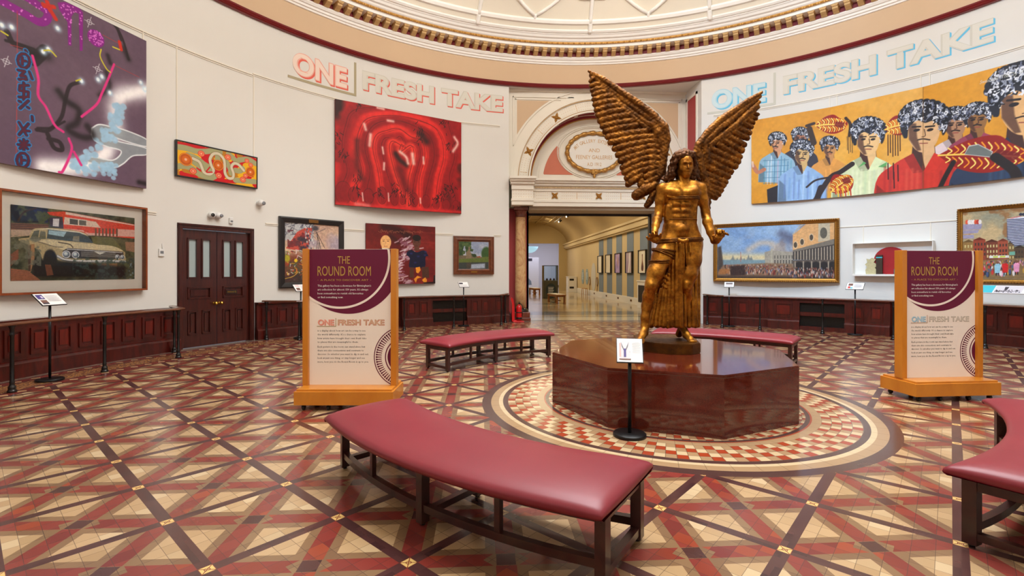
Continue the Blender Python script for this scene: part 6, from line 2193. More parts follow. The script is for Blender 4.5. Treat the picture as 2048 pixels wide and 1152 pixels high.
mb = MB().box(-.04, .04, -.045, 0, 0, .13, .012); mb.build('housing', M['white_plastic'], t)
mb = MB().box(-.026, .026, -.05, -.04, .03, .07, .006); mb.build('sensor_window', M['grey_plastic'], t)
t = on_wall('security_camera', 'white single security camera on the wall right of the small dotted painting', 'security camera', -53.3, 3.02)
mb = MB().lathe([(.055, 0), (.055, -.02), (.02, -.03), (.02, -.05)], axis='y', seg=18); mb.build('bracket', M['white_plastic'], t)
mb = MB(); bm = bmesh.new(); bmesh.ops.create_uvsphere(bm, u_segments=20, v_segments=12, radius=.07)
for q in bm.verts: q.co += Vector((.01, -.10, .01))
mb.bm(bm, True); hd = mb.build('camera_head', M['white_plastic'], t)
mb = MB().lathe([(0, -.02), (.04, -.016), (.044, 0), (0, 0)], (.035, -.155, .0), 16, 'y'); mb.build('lens', M['grey_plastic'], hd)
# ---- skyline relief on a white shelf box
c, w, rz = chord(49.6, 59.3, 9.09)
t = thing('skyline_relief', 'white shelf box with a red disc and small coloured city towers', 'artwork', (c.x, c.y, 1.40), rz)
mb = MB().box(-w / 2, w / 2, -.02, .02, 0, .80, .004); mb.build('backboard', M['white_gloss'], t)
mb = MB().box(-w / 2, w / 2, -.20, -.02, 0, .045, .004); mb.build('shelf', M['white_gloss'], t)
mb = MB().box(-w / 2, -w / 2 + .012, -.20, -.02, .045, .80); mb.box(w / 2 - .012, w / 2, -.20, -.02, .045, .80); mb.box(-w / 2, w / 2, -.20, -.02, .788, .80)
mb.build('box_sides', M['white_gloss'], t)
mat('disc_red', (166, 10, 20), .6, var=.15, scale=8); mat('tower_cream', (206, 196, 150), .7, var=.2, scale=20); mat('tower_brown', (66, 48, 30), .6, var=.5, scale=40); mat('tower_green', (20, 110, 66), .5); mat('tower_teal', (50, 118, 122), .55, var=.4, scale=40)
x0 = -w / 2
mb = MB().prism_y([(x0 + .74 + .33 * math.cos(2 * PI * i / 48), max(.046, .36 + .33 * math.sin(2 * PI * i / 48))) for i in range(48)], -.075, -.045); mb.build('red_disc', M['disc_red'], t)
mb = MB().prism_y([(x0 + .26, .046), (x0 + .47, .046), (x0 + .50, .12), (x0 + .44, .20), (x0 + .50, .26), (x0 + .42, .33), (x0 + .46, .40), (x0 + .38, .44), (x0 + .33, .40), (x0 + .27, .42), (x0 + .29, .33), (x0 + .24, .28), (x0 + .29, .22), (x0 + .25, .15)], -.11, -.08); mb.build('cream_tower', M['tower_cream'], t)
mb = MB().box(x0 + .475, x0 + .60, -.15, -.10, .046, .50); o = mb.build('brown_tower', M['tower_brown'], t)
mb = MB().box(x0 + .475, x0 + .60, -.153, -.10, .43, .455); mb.build('blue_band', M['print_teal'], o)
mb = MB()
for i, hh in enumerate((.17, .22, .25, .29, .33)): mb.box(x0 + .82 + i * .05, x0 + .86 + i * .05, -.14, -.10, .046, hh)
mb.build('teal_towers', M['tower_teal'], t)
mb = MB().prism_y([(x0 + .94, .046), (x0 + 1.22, .046), (x0 + 1.22, .28), (x0 + 1.15, .34), (x0 + 1.06, .34), (x0 + 1.06, .42), (x0 + 1.01, .42), (x0 + 1.01, .33), (x0 + .94, .25)], -.10, -.078); mb.build('green_tower', M['tower_green'], t)

# ================================================================== THINGS IN THE LONG GALLERY
for i, ((a, b), lab, kind) in enumerate((((22.44, 23.48), 'black-framed pale picture farthest along the gallery wall', 'pale'), ((20.52, 21.59), 'black-framed pale picture second farthest along the gallery wall', 'pale'), ((18.63, 19.65), 'black-framed violet picture in the middle of the gallery wall row', 'violet'),
                                         ((16.72, 17.74), 'black-framed picture with a white shining streak on the gallery wall', 'streak'), ((14.77, 15.77), 'black-framed picture of a brown gourd shape, nearest on the gallery wall', 'gourd'))):
    t = thing('framed_picture', lab, 'picture', (4.765, (a + b) / 2, 1.44), rad(-90), 'black-framed pictures along the gallery wall')
    mb = MB(); W2 = b - a; mb.sweep_rect(W2 - .05, .97, [(0, -.10), (.025, -.10), (.025, 0), (0, 0)], .02); mb.build('frame', M['black_frame'], t)
    c = Cv(W2 - .05, .97, 90, (236, 230, 216), seed=i)
    c.mottled(np.ones_like(c.X), (244, 238, 224), (232, 222, 200), 2, i)
    if kind == 'violet': c.mottled(np.ones_like(c.X), (150, 130, 196), (206, 180, 214), 3, 3); c.ell((.5, .4), .14, .26, (196, 150, 130), .1, .7)
    if kind == 'streak': c.mottled(np.ones_like(c.X), (176, 160, 190), (206, 186, 180), 2, 5); c.glow([(.62, 0), (.58, .5), (.4, 1)], .08, (250, 248, 250), 1); c.glow([(.3, .5), (.25, .9)], .1, (150, 120, 150), .6)
    if kind == 'gourd':
        c.poly(spline([(.5, .16), (.56, .2), (.54, .42), (.6, .55), (.68, .72), (.64, .88), (.5, .92), (.36, .86), (.36, .7), (.44, .5), (.46, .3), (.44, .2), (.5, .16)], 5), (112, 66, 44), .02); c.ell((.5, .78), .10, .11, (76, 46, 50), .06, .8); c.line([(.5, .25), (.5, .6)], .012, (176, 116, 76), .03)
    c.mesh('picture', t, -.06, z0=.02)


def gallery_bench(x, y, rz, label):
    b = thing('wooden_bench', label, 'bench', (x, y, 0), rz, 'oak benches in the gallery')
    mb = MB().box(-.24, .24, -.7, .7, .36, .41, .006); mb.build('seat', M['oak'], b)
    mb = MB().box(-.215, .215, -.66, .66, .41, .435, .01); mb.build('seat_pad', M['cushion_white'], b)
    mb = MB().box(-.2, .2, -.62, .62, .30, .36); mb.build('apron', M['oak'], b)
    for sx in (-1, 1):
        for sy in (-1, 1):
            mb = MB().box(sx * .19 - .04, sx * .19 + .04, sy * .58 - .04, sy * .58 + .04, .02, .36, .008); mb.box(sx * .19 - .05, sx * .19 + .05, sy * .58 - .05, sy * .58 + .05, 0, .05, .006)
            mb.build('leg', M['oak'], b)
    mb = MB().box(-.02, .02, -.58, .58, .10, .15); mb.build('stretcher', M['oak'], b)
    return b


gallery_bench(1.42, 18.25, rad(12), 'oak bench with pale pad in front of the green display case')
gallery_bench(1.30, 27.3, rad(8), 'small oak bench left of the green display case')
# display case
t = thing('display_case', 'tall glass-topped display case with green base in the gallery', 'display case', (1.68, 22.45, 0), 0)
mb = MB().box(-.41, .41, -.41, .41, 0, 1.0, .01); b_ = mb.build('base', M['case_green'], t)
mb = MB().flat([[(.30 * math.cos(2 * PI * i / 40), .44 + .42 * math.sin(2 * PI * i / 40)) for i in range(40)]], -.413); ov = mb.build('oval_panel', M['case_dark'], b_)
mb = MB()
for i in range(6): mb.box(-.16 + .01 * (i % 2), .16 - .02 * (i % 3), -.4145, -.4135, .62 - i * .055, .64 - i * .055)
mb.build('panel_text', M['oval_pale'], ov)
mb = MB()
for sx in (-1, 1):
    for sy in (-1, 1): mb.box(sx * .40 - .01, sx * .40 + .01, sy * .40 - .01, sy * .40 + .01, 1.0, 1.84)
mb.box(-.41, .41, -.41, .41, 1.84, 1.87); mb.build('frame', M['black_metal'], t)
mb = MB().box(-.40, .40, -.405, -.40, 1.0, 1.84); mb.box(-.40, .40, .40, .405, 1.0, 1.84); mb.box(-.405, -.40, -.40, .40, 1.0, 1.84); mb.box(.40, .405, -.40, .40, 1.0, 1.84); mb.build('glazing', M['case_glass'], t)
mb = MB().box(-.38, .38, -.38, .38, 1.0, 1.02); mb.build('display_deck', M['cushion_white'], t)
for i, (x, lab) in enumerate(((-.2, 'leftmost small dark jar in the display case'), (0.0, 'middle small dark jar in the display case'), (.2, 'rightmost small dark jar in the display case'))):
    j = thing('small_jar', lab, 'jar', (1.68 + x, 22.25, 1.02), 0, 'small jars in the display case')
    mb = MB().lathe([(.0, 0), (.05, 0), (.06, .03), (.055, .07), (.035, .09), (.04, .10), (0, .10)], seg=16); mb.build('body', M['oak'] if i == 1 else M['leather_dust'], j)
    mb = MB().lathe([(.042, .10), (.042, .115), (0, .12)], seg=14); mb.build('lid', M['black_frame'], j)
# plywood stool, cabinets
t = thing('plywood_stool', 'pale plywood stool standing against the gallery wall', 'stool', (4.42, 26.0, 0), rad(10))
mb = MB().lathe([(0, .42), (.19, .42), (.2, .43), (.2, .45), (.19, .46), (0, .46)], seg=32); mb.build('seat', M['pale_ply'], t)
for k in range(4):
    a = rad(45 + 90 * k)
    mb = MB().tube([(.15 * math.cos(a), .15 * math.sin(a), .42), (.19 * math.cos(a), .19 * math.sin(a), .38), (.2 * math.cos(a), .2 * math.sin(a), 0)], .022, 8); mb.build('leg', M['pale_ply'], t)
t = thing('white_cabinet', 'white cabinet with two dark grilles near the far end of the gallery', 'cabinet', (4.42, 30.8, 0))
mb = MB().box(-.30, .32, -.5, .5, 0, 1.12, .006); mb.box(-.33, .32, -.53, .53, 1.12, 1.16, .006); b_ = mb.build('body', M['white_gloss'], t)
for z in (.28, .86):
    mb = MB().box(-.22, .1, -.515, -.49, z, z + .14); mb.build('grille', M['grille_dark'], b_)
t = thing('radiator_cover', 'white radiator cover on the gallery wall, half hidden by the bronze leg', 'radiator cover', (4.5, 14.2, 0))
mb = MB().box(-.18, .24, -.55, .55, 0, 1.10, .006); mb.box(-.21, .24, -.58, .58, 1.10, 1.15, .006); b_ = mb.build('body', M['white_gloss'], t)
mb = MB().box(-.19, -.17, -.4, .4, .25, .95); mb.build('grille', M['grille_dark'], b_)
# sockets in the skirting
for i, (y, lab) in enumerate(((14.9, 'nearest the arch'), (17.0, 'below the streak picture'), (19.2, 'below the violet picture'), (21.6, 'below the second pale picture'), (24.6, 'beyond the farthest picture'))):
    t = thing('socket_plate', 'brass floor socket in the gallery skirting, ' + lab, 'socket', (4.74, y, .12), rad(-90), 'brass sockets in the gallery skirting')
    mb = MB().box(-.12, .12, -.012, 0, 0, .10, .003); mb.build('plate', M['brass_dull'], t)
    for sx in (-1, 1):
        mb = MB().box(sx * .055 - .03, sx * .055 + .03, -.016, -.01, .02, .08); mb.build('socket', M['lens_black'], t)
# ovals on the gallery wall
for y, rz_, zc, rx_, rz2, m, lab, nm in ((28.25, 0, 1.18, .42, .52, 'oval_blue', 'farther of two blue oval text panels on the gallery wall', 'text_panel'), (26.9, 0, 1.18, .40, .52, 'oval_blue', 'nearer of two blue oval text panels on the gallery wall', 'text_panel'), (24.95, 0, 1.16, .62, .90, 'oval_pale', 'large pale oval on the gallery wall right of the blue ovals', 'oval_panel')):
    t = thing(nm, lab, 'panel', (4.775, y, zc), rad(-90))
    mb = MB().prism_y([(rx_ * math.cos(2 * PI * i / 48), rz2 * math.sin(2 * PI * i / 48)) for i in range(48)], -.02, 0); o = mb.build('board', M[m], t)
    if m == 'oval_blue':
        mb = MB()
        for i in range(7): mb.box(-.22, .2 - .05 * (i % 3), -.022, -.0205, .24 - i * .07, .265 - i * .07)
        mb.build('panel_text', M['white_gloss'], o)
for y, lab in ((25.98, 'farther oval hand-mirror ring on the gallery wall'), (23.9, 'nearer oval hand-mirror ring on the gallery wall')):
    t = thing('wall_mirror', lab, 'mirror', (4.765, y, .92), rad(-90), 'oval ring mirrors on the gallery wall')
    mb = MB().tube([(.17 * math.cos(2 * PI * i / 32), -.02, .26 * math.sin(2 * PI * i / 32)) for i in range(32)], .022, 6, closed=True); mb.build('rim', M['brass_dull'], t)
    mb = MB().tube([(0, -.02, -.26), (0, -.02, -.62)], .018, 6); mb.build('handle', M['brass_dull'], t)
    mb = MB().prism_y([(.16 * math.cos(2 * PI * i / 32), .25 * math.sin(2 * PI * i / 32)) for i in range(32)], -.012, 0); mb.build('glass', M['oval_pale'], t)
# track lighting under the vault
t = thing('lighting_track', 'dark lighting track under the gallery vault', 'lighting track', (2.9, 23.0, 5.0))
mb = MB().box(-.02, .02, -6, 6, .0, .03)
for yy in (-5, 0, 5): mb.box(-.008, .008, yy - .008, yy + .008, .03, .25)
mb.build('rail', M['black_metal'], t)
for i, (y, lab) in enumerate(((18.4, 'nearest the arch'), (20.5, 'second from the arch'), (23.5, 'third from the arch'), (26.5, 'farthest along'))):
    t = thing('track_spotlight', 'black track spotlight under the gallery vault, ' + lab, 'spotlight', (2.9, y, 4.98), rad(-60), 'spotlights on the gallery track')
    mb = MB().box(-.02, .02, -.06, .06, -.03, .0); mb.tube([(0, 0, -.02), (0, 0, -.10)], .012, 6); mb.build('bracket', M['black_metal'], t)
    mb = MB().tube([(0, .10, -.10), (0, -.12, -.20)], .055, 12); hd = mb.build('lamp_head', M['black_metal'], t)
    mb = MB().tube([(0, -.121, -.2005), (0, -.126, -.2025)], .046, 12); mb.build('lamp', M['lamp_glow'], hd)
# far room
t = thing('pendant_bowl', 'pale blue glass bowl lamp hanging in the far white room', 'lamp', (1.9, 38.6, 3.2))
mb = MB().lathe([(.0, 0), (.35, .03), (.62, .14), (.82, .34), (.92, .56), (.88, .56), (.78, .36), (.58, .18), (.3, .07), (0, .05)], seg=40); mb.build('bowl', M['bowl_glow'], t)
mb = MB().tube([(0, 0, .05), (0, 0, 2.2)], .02, 8); mb.lathe([(0, .56), (.07, .6), (.07, .7), (0, .74)], seg=12); mb.build('stem', M['black_metal'], t)
t = thing('display_partition', 'white display partition with a grey hill picture in the far room', 'partition', (1.2, 41.6, 0))
mb = MB().box(-2.2, 2.0, -.06, .06, 0, 2.9); o = mb.build('panel', M['white_room'], t)
mb = MB().flat([[(-.6, .25), (1.32, .25), (1.26, .62), (1.05, .86), (.7, 1.15), (.3, 1.3), (-.2, 1.32), (-.6, 1.1)]], -.064); mb.build('hill_picture', M['slate_blue'], o)
mb = MB().box(-.4, 1.36, -.075, -.06, 2.55, 2.8); mb.build('title_strip', M['print_dark'], o)
t = thing('ceiling_downlight', 'round downlight in the far room ceiling', 'downlight', (3.3, 40.2, 5.38)); mb = MB().lathe([(0, 0), (.12, 0), (.14, .02), (0, .02)], seg=20); mb.build('lamp', M['lamp_glow'], t)
# ---- outline of the bronze figure: merge radius, then x, y, z, radius in metres
BODY=[[0.03,[0.1782,0.01,2.0639,0.052],[0.1673,0.03,1.9486,0.06]],[0.05,[-0.0769,0.03,1.9248,0.058],[0.0455,0.04,1.9504,0.06],[0.1725,0.045,1.9572,0.062],[0.2902,0.04,1.9563,0.06],[0.3818,0.03,1.9307,0.058]],[0.05,[0.0455,0.04,1.8549,0.115],[0.2723,0.04,1.8549,0.115]],[0.06,[0.077,0.045,1.7541,0.115],[0.2382,0.045,1.7541,0.115]],[0.06,[0.0753,0.04,1.6043,0.115],[0.2066,0.04,1.6043,0.115]],[0.06,[0.0482,0.03,1.4542,0.12],[0.215,0.03,1.4542,0.12]],[0.06,[0.0184,0.03,1.3172,0.125],[0.2507,0.03,1.3172,0.13]],[0.045,[-0.0201,-0.035,1.8666,0.05],[0.0664,-0.058,1.8453,0.056]],[0.045,[0.2014,-0.058,1.8453,0.056],[0.2862,-0.035,1.8725,0.05]],[0.012,[-0.0382,-0.055,1.8105,0.012],[0.034,-0.085,1.7884,0.012],[0.0966,-0.09,1.8052,0.01]],[0.012,[0.1491,-0.09,1.8052,0.01],[0.2151,-0.085,1.7884,0.012],[0.2905,-0.055,1.8164,0.012]],[0.022,[0.0782,-0.058,1.7162,0.036],[0.0456,-0.05,1.7173,0.034]],[0.022,[0.1486,-0.058,1.7162,0.036],[0.1866,-0.05,1.7173,0.034]],[0.022,[0.0782,-0.058,1.6399,0.036],[0.0456,-0.05,1.6409,0.034]],[0.022,[0.1486,-0.058,1.6399,0.036],[0.1866,-0.05,1.6409,0.034]],[0.022,[0.0782,-0.058,1.5695,0.036],[0.0456,-0.05,1.5704,0.034]],[0.022,[0.1486,-0.058,1.5695,0.036],[0.1866,-0.05,1.5704,0.034]],[0.03,[0.1127,-0.06,1.4167,0.085],[0.1127,-0.06,1.3698,0.075]],[0.02,[-0.0122,-0.01,1.6872,0.05],[-0.0209,0.0,1.5404,0.05]],[0.02,[0.2718,-0.01,1.6872,0.05],[0.2696,0.0,1.5404,0.05]],[0.015,[0.133,-0.035,1.9314,0.012],[0.026,-0.02,1.9517,0.014],[-0.0742,0.0,1.9612,0.016]],[0.015,[0.1684,-0.035,1.9314,0.012],[0.28,-0.02,1.9517,0.014],[0.3585,0.0,1.9612,0.016]],[0.015,[0.1095,0.0,2.0975,0.02],[0.1466,-0.03,1.9441,0.014]],[0.015,[0.2399,0.0,2.0975,0.02],[0.1642,-0.03,1.9441,0.014]],[0.03,[-0.0918,0.02,1.9112,0.062],[-0.1067,0.03,1.7818,0.056],[-0.1156,0.04,1.6639,0.046],[-0.1246,0.03,1.6031,0.046]],[0.02,[-0.1246,0.03,1.6031,0.048],[-0.1571,-0.02,1.5383,0.054],[-0.1923,-0.08,1.4618,0.044],[-0.2155,-0.13,1.3934,0.034]],[0.02,[-0.2155,-0.13,1.3934,0.034],[-0.23,-0.17,1.3383,0.036],[-0.2271,-0.18,1.2917,0.034]],[0.02,[-0.2787,-0.2,1.3018,0.024],[-0.2386,-0.2,1.2904,0.03],[-0.1899,-0.19,1.3082,0.026]],[0.008,[-0.2844,-0.2,1.3018,0.017],[-0.3184,-0.24,1.2992,0.015],[-0.347,-0.27,1.3198,0.012]],[0.008,[-0.2672,-0.2,1.3133,0.018],[-0.2928,-0.26,1.3205,0.016],[-0.3181,-0.29,1.3465,0.013]],[0.008,[-0.2386,-0.2,1.3247,0.018],[-0.2701,-0.27,1.3367,0.016],[-0.29,-0.3,1.3694,0.013]],[0.008,[-0.21,-0.2,1.3362,0.018],[-0.2333,-0.26,1.3545,0.016],[-0.2504,-0.28,1.3811,0.013]],[0.008,[-0.1869,-0.18,1.3089,0.02],[-0.1817,-0.22,1.329,0.017],[-0.1786,-0.24,1.3571,0.013]],[0.03,[0.378,0.02,1.9171,0.064],[0.4056,0.03,1.7818,0.058],[0.4354,0.03,1.6388,0.048],[0.4374,0.02,1.5901,0.048]],[0.02,[0.4374,0.02,1.5901,0.05],[0.4355,-0.03,1.5136,0.056],[0.4467,-0.09,1.3909,0.044],[0.4683,-0.13,1.2833,0.032]],[0.02,[0.4683,-0.13,1.2833,0.034],[0.4877,-0.16,1.2814,0.034],[0.5066,-0.17,1.3153,0.036],[0.5124,-0.17,1.3556,0.03]],[0.02,[0.4894,-0.17,1.3268,0.032],[0.5527,-0.17,1.3441,0.026]],[0.008,[0.4894,-0.17,1.3671,0.018],[0.4769,-0.2,1.3963,0.015],[0.4716,-0.24,1.3958,0.014],[0.4661,-0.26,1.3714,0.012]],[0.008,[0.5124,-0.17,1.3786,0.018],[0.5027,-0.2,1.402,0.015],[0.4958,-0.25,1.3921,0.014],[0.4944,-0.26,1.3658,0.012]],[0.008,[0.5354,-0.17,1.3729,0.018],[0.5313,-0.2,1.3963,0.015],[0.5342,-0.24,1.3872,0.014],[0.5356,-0.25,1.3609,0.012]],[0.008,[0.5527,-0.17,1.3499,0.017],[0.5685,-0.2,1.3648,0.014],[0.577,-0.22,1.3604,0.013],[0.5925,-0.23,1.3476,0.011]],[0.008,[0.482,-0.16,1.2814,0.02],[0.4454,-0.2,1.3133,0.016],[0.4201,-0.22,1.3376,0.012]],[0.05,[-0.0086,0.02,1.2332,0.125],[-0.1011,-0.03,1.095,0.112],[-0.1981,-0.1,0.9182,0.09],[-0.2532,-0.13,0.7965,0.07]],[0.03,[-0.2532,-0.13,0.7965,0.066],[-0.2676,-0.14,0.7505,0.06],[-0.2741,-0.08,0.6434,0.066],[-0.2835,-0.05,0.5244,0.062],[-0.3123,-0.07,0.3911,0.046],[-0.3209,-0.08,0.3044,0.042]],[0.02,[-0.2673,-0.18,0.7804,0.034],[-0.2717,-0.175,0.7515,0.03]],[0.05,[0.2746,0.03,1.2338,0.125],[0.2518,0.0,1.0662,0.112],[0.2137,-0.04,0.9005,0.088],[0.1866,-0.05,0.7947,0.07]],[0.03,[0.1866,-0.05,0.7947,0.068],[0.1808,-0.05,0.7418,0.06],[0.209,0.03,0.6261,0.066],[0.2112,0.07,0.5041,0.06],[0.1976,0.1,0.3694,0.046],[0.192,0.11,0.2839,0.042]],[0.02,[0.1689,-0.1,0.7842,0.034],[0.1631,-0.1,0.7434,0.03]],[0.02,[-0.3123,-0.07,0.2974,0.044],[-0.3101,-0.04,0.2059,0.046]],[0.025,[-0.315,-0.08,0.2751,0.042],[-0.3738,-0.17,0.1932,0.042],[-0.4261,-0.25,0.1468,0.036]],[0.008,[-0.4364,-0.19,0.1327,0.022],[-0.468,-0.27,0.1241,0.017]],[0.008,[-0.4269,-0.22,0.1369,0.022],[-0.4587,-0.3,0.1284,0.017]],[0.008,[-0.4137,-0.235,0.139,0.022],[-0.4457,-0.315,0.1306,0.017]],[0.008,[-0.3979,-0.24,0.1397,0.022],[-0.4301,-0.32,0.1313,0.017]],[0.008,[-0.3767,-0.235,0.139,0.022],[-0.4092,-0.315,0.1306,0.017]],[0.02,[0.192,0.11,0.2779,0.044],[0.1772,0.2,0.1639,0.042]],[0.025,[0.1881,0.09,0.256,0.042],[0.1984,0.0,0.1772,0.044],[0.2133,-0.09,0.142,0.036]],[0.008,[0.1994,-0.08,0.129,0.022],[0.188,-0.16,0.1227,0.016]],[0.008,[0.2151,-0.085,0.1297,0.022],[0.2035,-0.165,0.1234,0.016]],[0.008,[0.2297,-0.085,0.1297,0.022],[0.2179,-0.165,0.1234,0.016]],[0.008,[0.248,-0.075,0.1283,0.022],[0.2359,-0.155,0.122,0.016]],[0.008,[0.2681,-0.06,0.1262,0.022],[0.256,-0.14,0.1199,0.016]]]
HAIR=[[0.02,[0.18,0.015,2.2906,0.085],[0.1803,0.05,2.251,0.1]],[0.008,[0.1701,-0.03,2.3332,0.0299],[0.1579,-0.0266,2.3262,0.0251],[0.1238,-0.0344,2.3239,0.0228],[0.0993,-0.0484,2.3153,0.0302],[0.0935,-0.0528,2.2988,0.0222],[0.0785,-0.0454,2.2869,0.025],[0.064,-0.0406,2.2737,0.0287],[0.063,-0.0474,2.2506,0.0206],[0.0545,-0.0538,2.2262,0.0272],[0.0402,-0.0504,2.2078,0.026],[0.0473,-0.0381,2.1836,0.0206],[0.0491,-0.0307,2.1578,0.0285],[0.0295,-0.0349,2.1347,0.0229],[0.0231,-0.0403,2.1058,0.022],[0.0282,-0.0348,2.0758,0.0282]],[0.008,[0.1569,0.0,2.3464,0.0322],[0.1449,0.005,2.3369,0.0269],[0.1111,-0.0012,2.3321,0.0243],[0.0868,-0.0135,2.3211,0.0321],[0.0785,-0.0177,2.3046,0.0235],[0.0637,-0.0116,2.2886,0.0263],[0.0493,-0.008,2.2714,0.0301],[0.0486,-0.0161,2.2444,0.0215],[0.0364,-0.0253,2.22,0.0283],[0.0206,-0.0221,2.1999,0.0269],[0.0264,-0.01,2.1739,0.0212],[0.0277,-0.0028,2.148,0.0292],[0.0072,-0.0071,2.1266,0.0234],[-0.0003,-0.0128,2.0993,0.0224],[0.0036,-0.0075,2.0709,0.0285],[-0.0091,0.0048,2.0517,0.0205]],[0.008,[0.135,0.04,2.3561,0.0322],[0.1276,0.045,2.3418,0.0268],[0.0984,0.0388,2.3322,0.0241],[0.0788,0.0265,2.3164,0.0316],[0.0737,0.0223,2.295,0.0231],[0.0571,0.0284,2.2741,0.0257],[0.041,0.032,2.2521,0.0292],[0.0387,0.0239,2.2201,0.0207],[0.0237,0.0134,2.1914,0.0271],[0.0038,0.0139,2.1674,0.0257],[0.0055,0.0234,2.1374,0.0201],[0.0027,0.0279,2.1076,0.0275],[-0.023,0.0209,2.0872,0.0219],[-0.0361,0.0126,2.0625,0.0208],[-0.0378,0.0152,2.0365,0.0263],[-0.0563,0.0248,2.0198,0.0188]],[0.008,[0.1006,0.08,2.3178,0.0322],[0.0974,0.0831,2.2907,0.0266],[0.0723,0.0749,2.2686,0.0237],[0.057,0.0607,2.2403,0.0309],[0.0549,0.0545,2.2095,0.0223],[0.04,0.0602,2.189,0.0246],[0.0269,0.0641,2.1675,0.0278],[0.0276,0.0564,2.1362,0.0195],[0.0143,0.0449,2.1096,0.0252],[-0.0081,0.0439,2.0927,0.0236],[-0.0149,0.0534,2.0774,0.0183],[-0.0261,0.0579,2.0622,0.0247],[-0.0578,0.0509,2.0519,0.0194],[-0.0761,0.0426,2.0356,0.0182]],[0.008,[0.0496,-0.02,2.2352,0.023],[0.0567,-0.0112,2.2107,0.0192],[0.0421,-0.0137,2.1912,0.0173],[0.0371,-0.0222,2.1655,0.0228],[0.0452,-0.0226,2.1373,0.0167],[0.0393,-0.0116,2.119,0.0187],[0.0351,-0.002,2.0998,0.0213],[0.0445,-0.0041,2.071,0.0152],[0.04,-0.01,2.0467,0.0199],[0.0294,-0.0061,2.0282,0.0189]],[0.008,[0.039,0.02,2.1372,0.0276],[0.043,0.0252,2.1116,0.0223],[0.0254,0.0191,2.0913,0.0195],[0.0175,0.007,2.0649,0.0248],[0.0226,0.0029,2.0359,0.0175],[0.009,0.0117,2.0258,0.0188],[-0.0039,0.018,2.0147,0.0206],[-0.0032,0.0126,1.9941,0.014],[-0.0163,0.0034,1.9781,0.0175]],[0.008,[0.1996,-0.03,2.3332,0.0276],[0.2236,-0.0194,2.3279,0.0233],[0.2257,-0.0202,2.3273,0.0213],[0.2372,-0.0269,2.3204,0.0283],[0.26,-0.0242,2.3056,0.021],[0.2663,-0.0097,2.2953,0.0237],[0.2731,0.0023,2.2836,0.0274],[0.2931,0.0026,2.262,0.0197],[0.2928,-0.0038,2.234,0.0263],[0.2869,-0.0004,2.2121,0.0252],[0.303,0.0119,2.1843,0.0201],[0.3136,0.0193,2.1548,0.028],[0.3022,0.0151,2.1282,0.0226],[0.304,0.0097,2.0956,0.0219],[0.3179,0.0152,2.0619,0.0282]],[0.008,[0.1996,0.02,2.3513,0.0299],[0.2305,0.0306,2.3425,0.025],[0.2395,0.0298,2.3385,0.0225],[0.2579,0.0231,2.3282,0.0297],[0.2854,0.0244,2.3069,0.0217],[0.2941,0.036,2.2872,0.0243],[0.3033,0.0451,2.2663,0.0277],[0.3258,0.0426,2.2353,0.0197],[0.3261,0.0334,2.2032,0.0259],[0.3208,0.0339,2.1771,0.0246],[0.3377,0.0434,2.145,0.0194],[0.349,0.0479,2.1147,0.0266],[0.3381,0.0409,2.0908,0.0213],[0.3406,0.0326,2.061,0.0203],[0.3552,0.0352,2.03,0.0259]],[0.008,[0.2984,0.03,2.2703,0.0253],[0.3123,0.0347,2.2328,0.021],[0.304,0.0281,2.2002,0.0188],[0.3051,0.0155,2.1617,0.0245],[0.3138,0.0109,2.1277,0.0178],[0.3049,0.0167,2.107,0.0198],[0.2964,0.02,2.0852,0.0224],[0.3013,0.0136,2.0566,0.0158],[0.2924,0.0074,2.0382,0.0206],[0.2778,0.0109,2.0254,0.0194],[0.2851,0.0234,2.0065,0.0151]],[0.008,[0.1831,-0.01,2.3499,0.023],[0.1784,-0.0048,2.3454,0.0194],[0.1518,-0.0109,2.3456,0.0177],[0.1347,-0.023,2.3395,0.0236],[0.1309,-0.0271,2.3311,0.0175],[0.1167,-0.0208,2.3253,0.0198],[0.1031,-0.017,2.3184,0.0228],[0.1029,-0.0249,2.3015,0.0165],[0.0888,-0.0366,2.289,0.0219]],[0.02,[0.1298,0.06,2.1754,0.07],[0.1572,0.07,2.0755,0.07]],[0.02,[0.2915,0.06,2.1754,0.06],[0.2772,0.07,2.0755,0.065]],[0.02,[0.052,0.06,2.1155,0.05],[-0.0047,0.07,2.0395,0.045]],[0.008,[0.1747,0.0,2.3583,0.03],[0.0639,-0.048,2.3159,0.026],[0.0307,-0.049,2.2751,0.022],[0.0185,-0.025,2.2247,0.017]],[0.008,[0.1747,0.0,2.3583,0.03],[0.0955,-0.052,2.3203,0.026],[0.0666,-0.061,2.2823,0.022],[0.0567,-0.045,2.239,0.017]],[0.008,[0.1747,0.0,2.3583,0.03],[0.127,-0.056,2.3246,0.026],[0.1024,-0.073,2.2895,0.022],[0.0946,-0.065,2.2533,0.017]],[0.008,[0.1747,0.0,2.3583,0.03],[0.1585,-0.06,2.3289,0.026],[0.138,-0.085,2.2966,0.022],[0.1322,-0.085,2.2674,0.017]],[0.008,[0.1747,0.0,2.3583,0.03],[0.1927,-0.056,2.3246,0.026],[0.182,-0.073,2.2895,0.022],[0.1837,-0.065,2.2533,0.017]],[0.008,[0.1747,0.0,2.3583,0.03],[0.227,-0.052,2.3203,0.026],[0.2261,-0.061,2.2823,0.022],[0.2355,-0.045,2.239,0.017]],[0.008,[0.1747,0.0,2.3583,0.03],[0.2614,-0.048,2.3159,0.026],[0.2704,-0.049,2.2751,0.022],[0.2876,-0.025,2.2247,0.017]]]
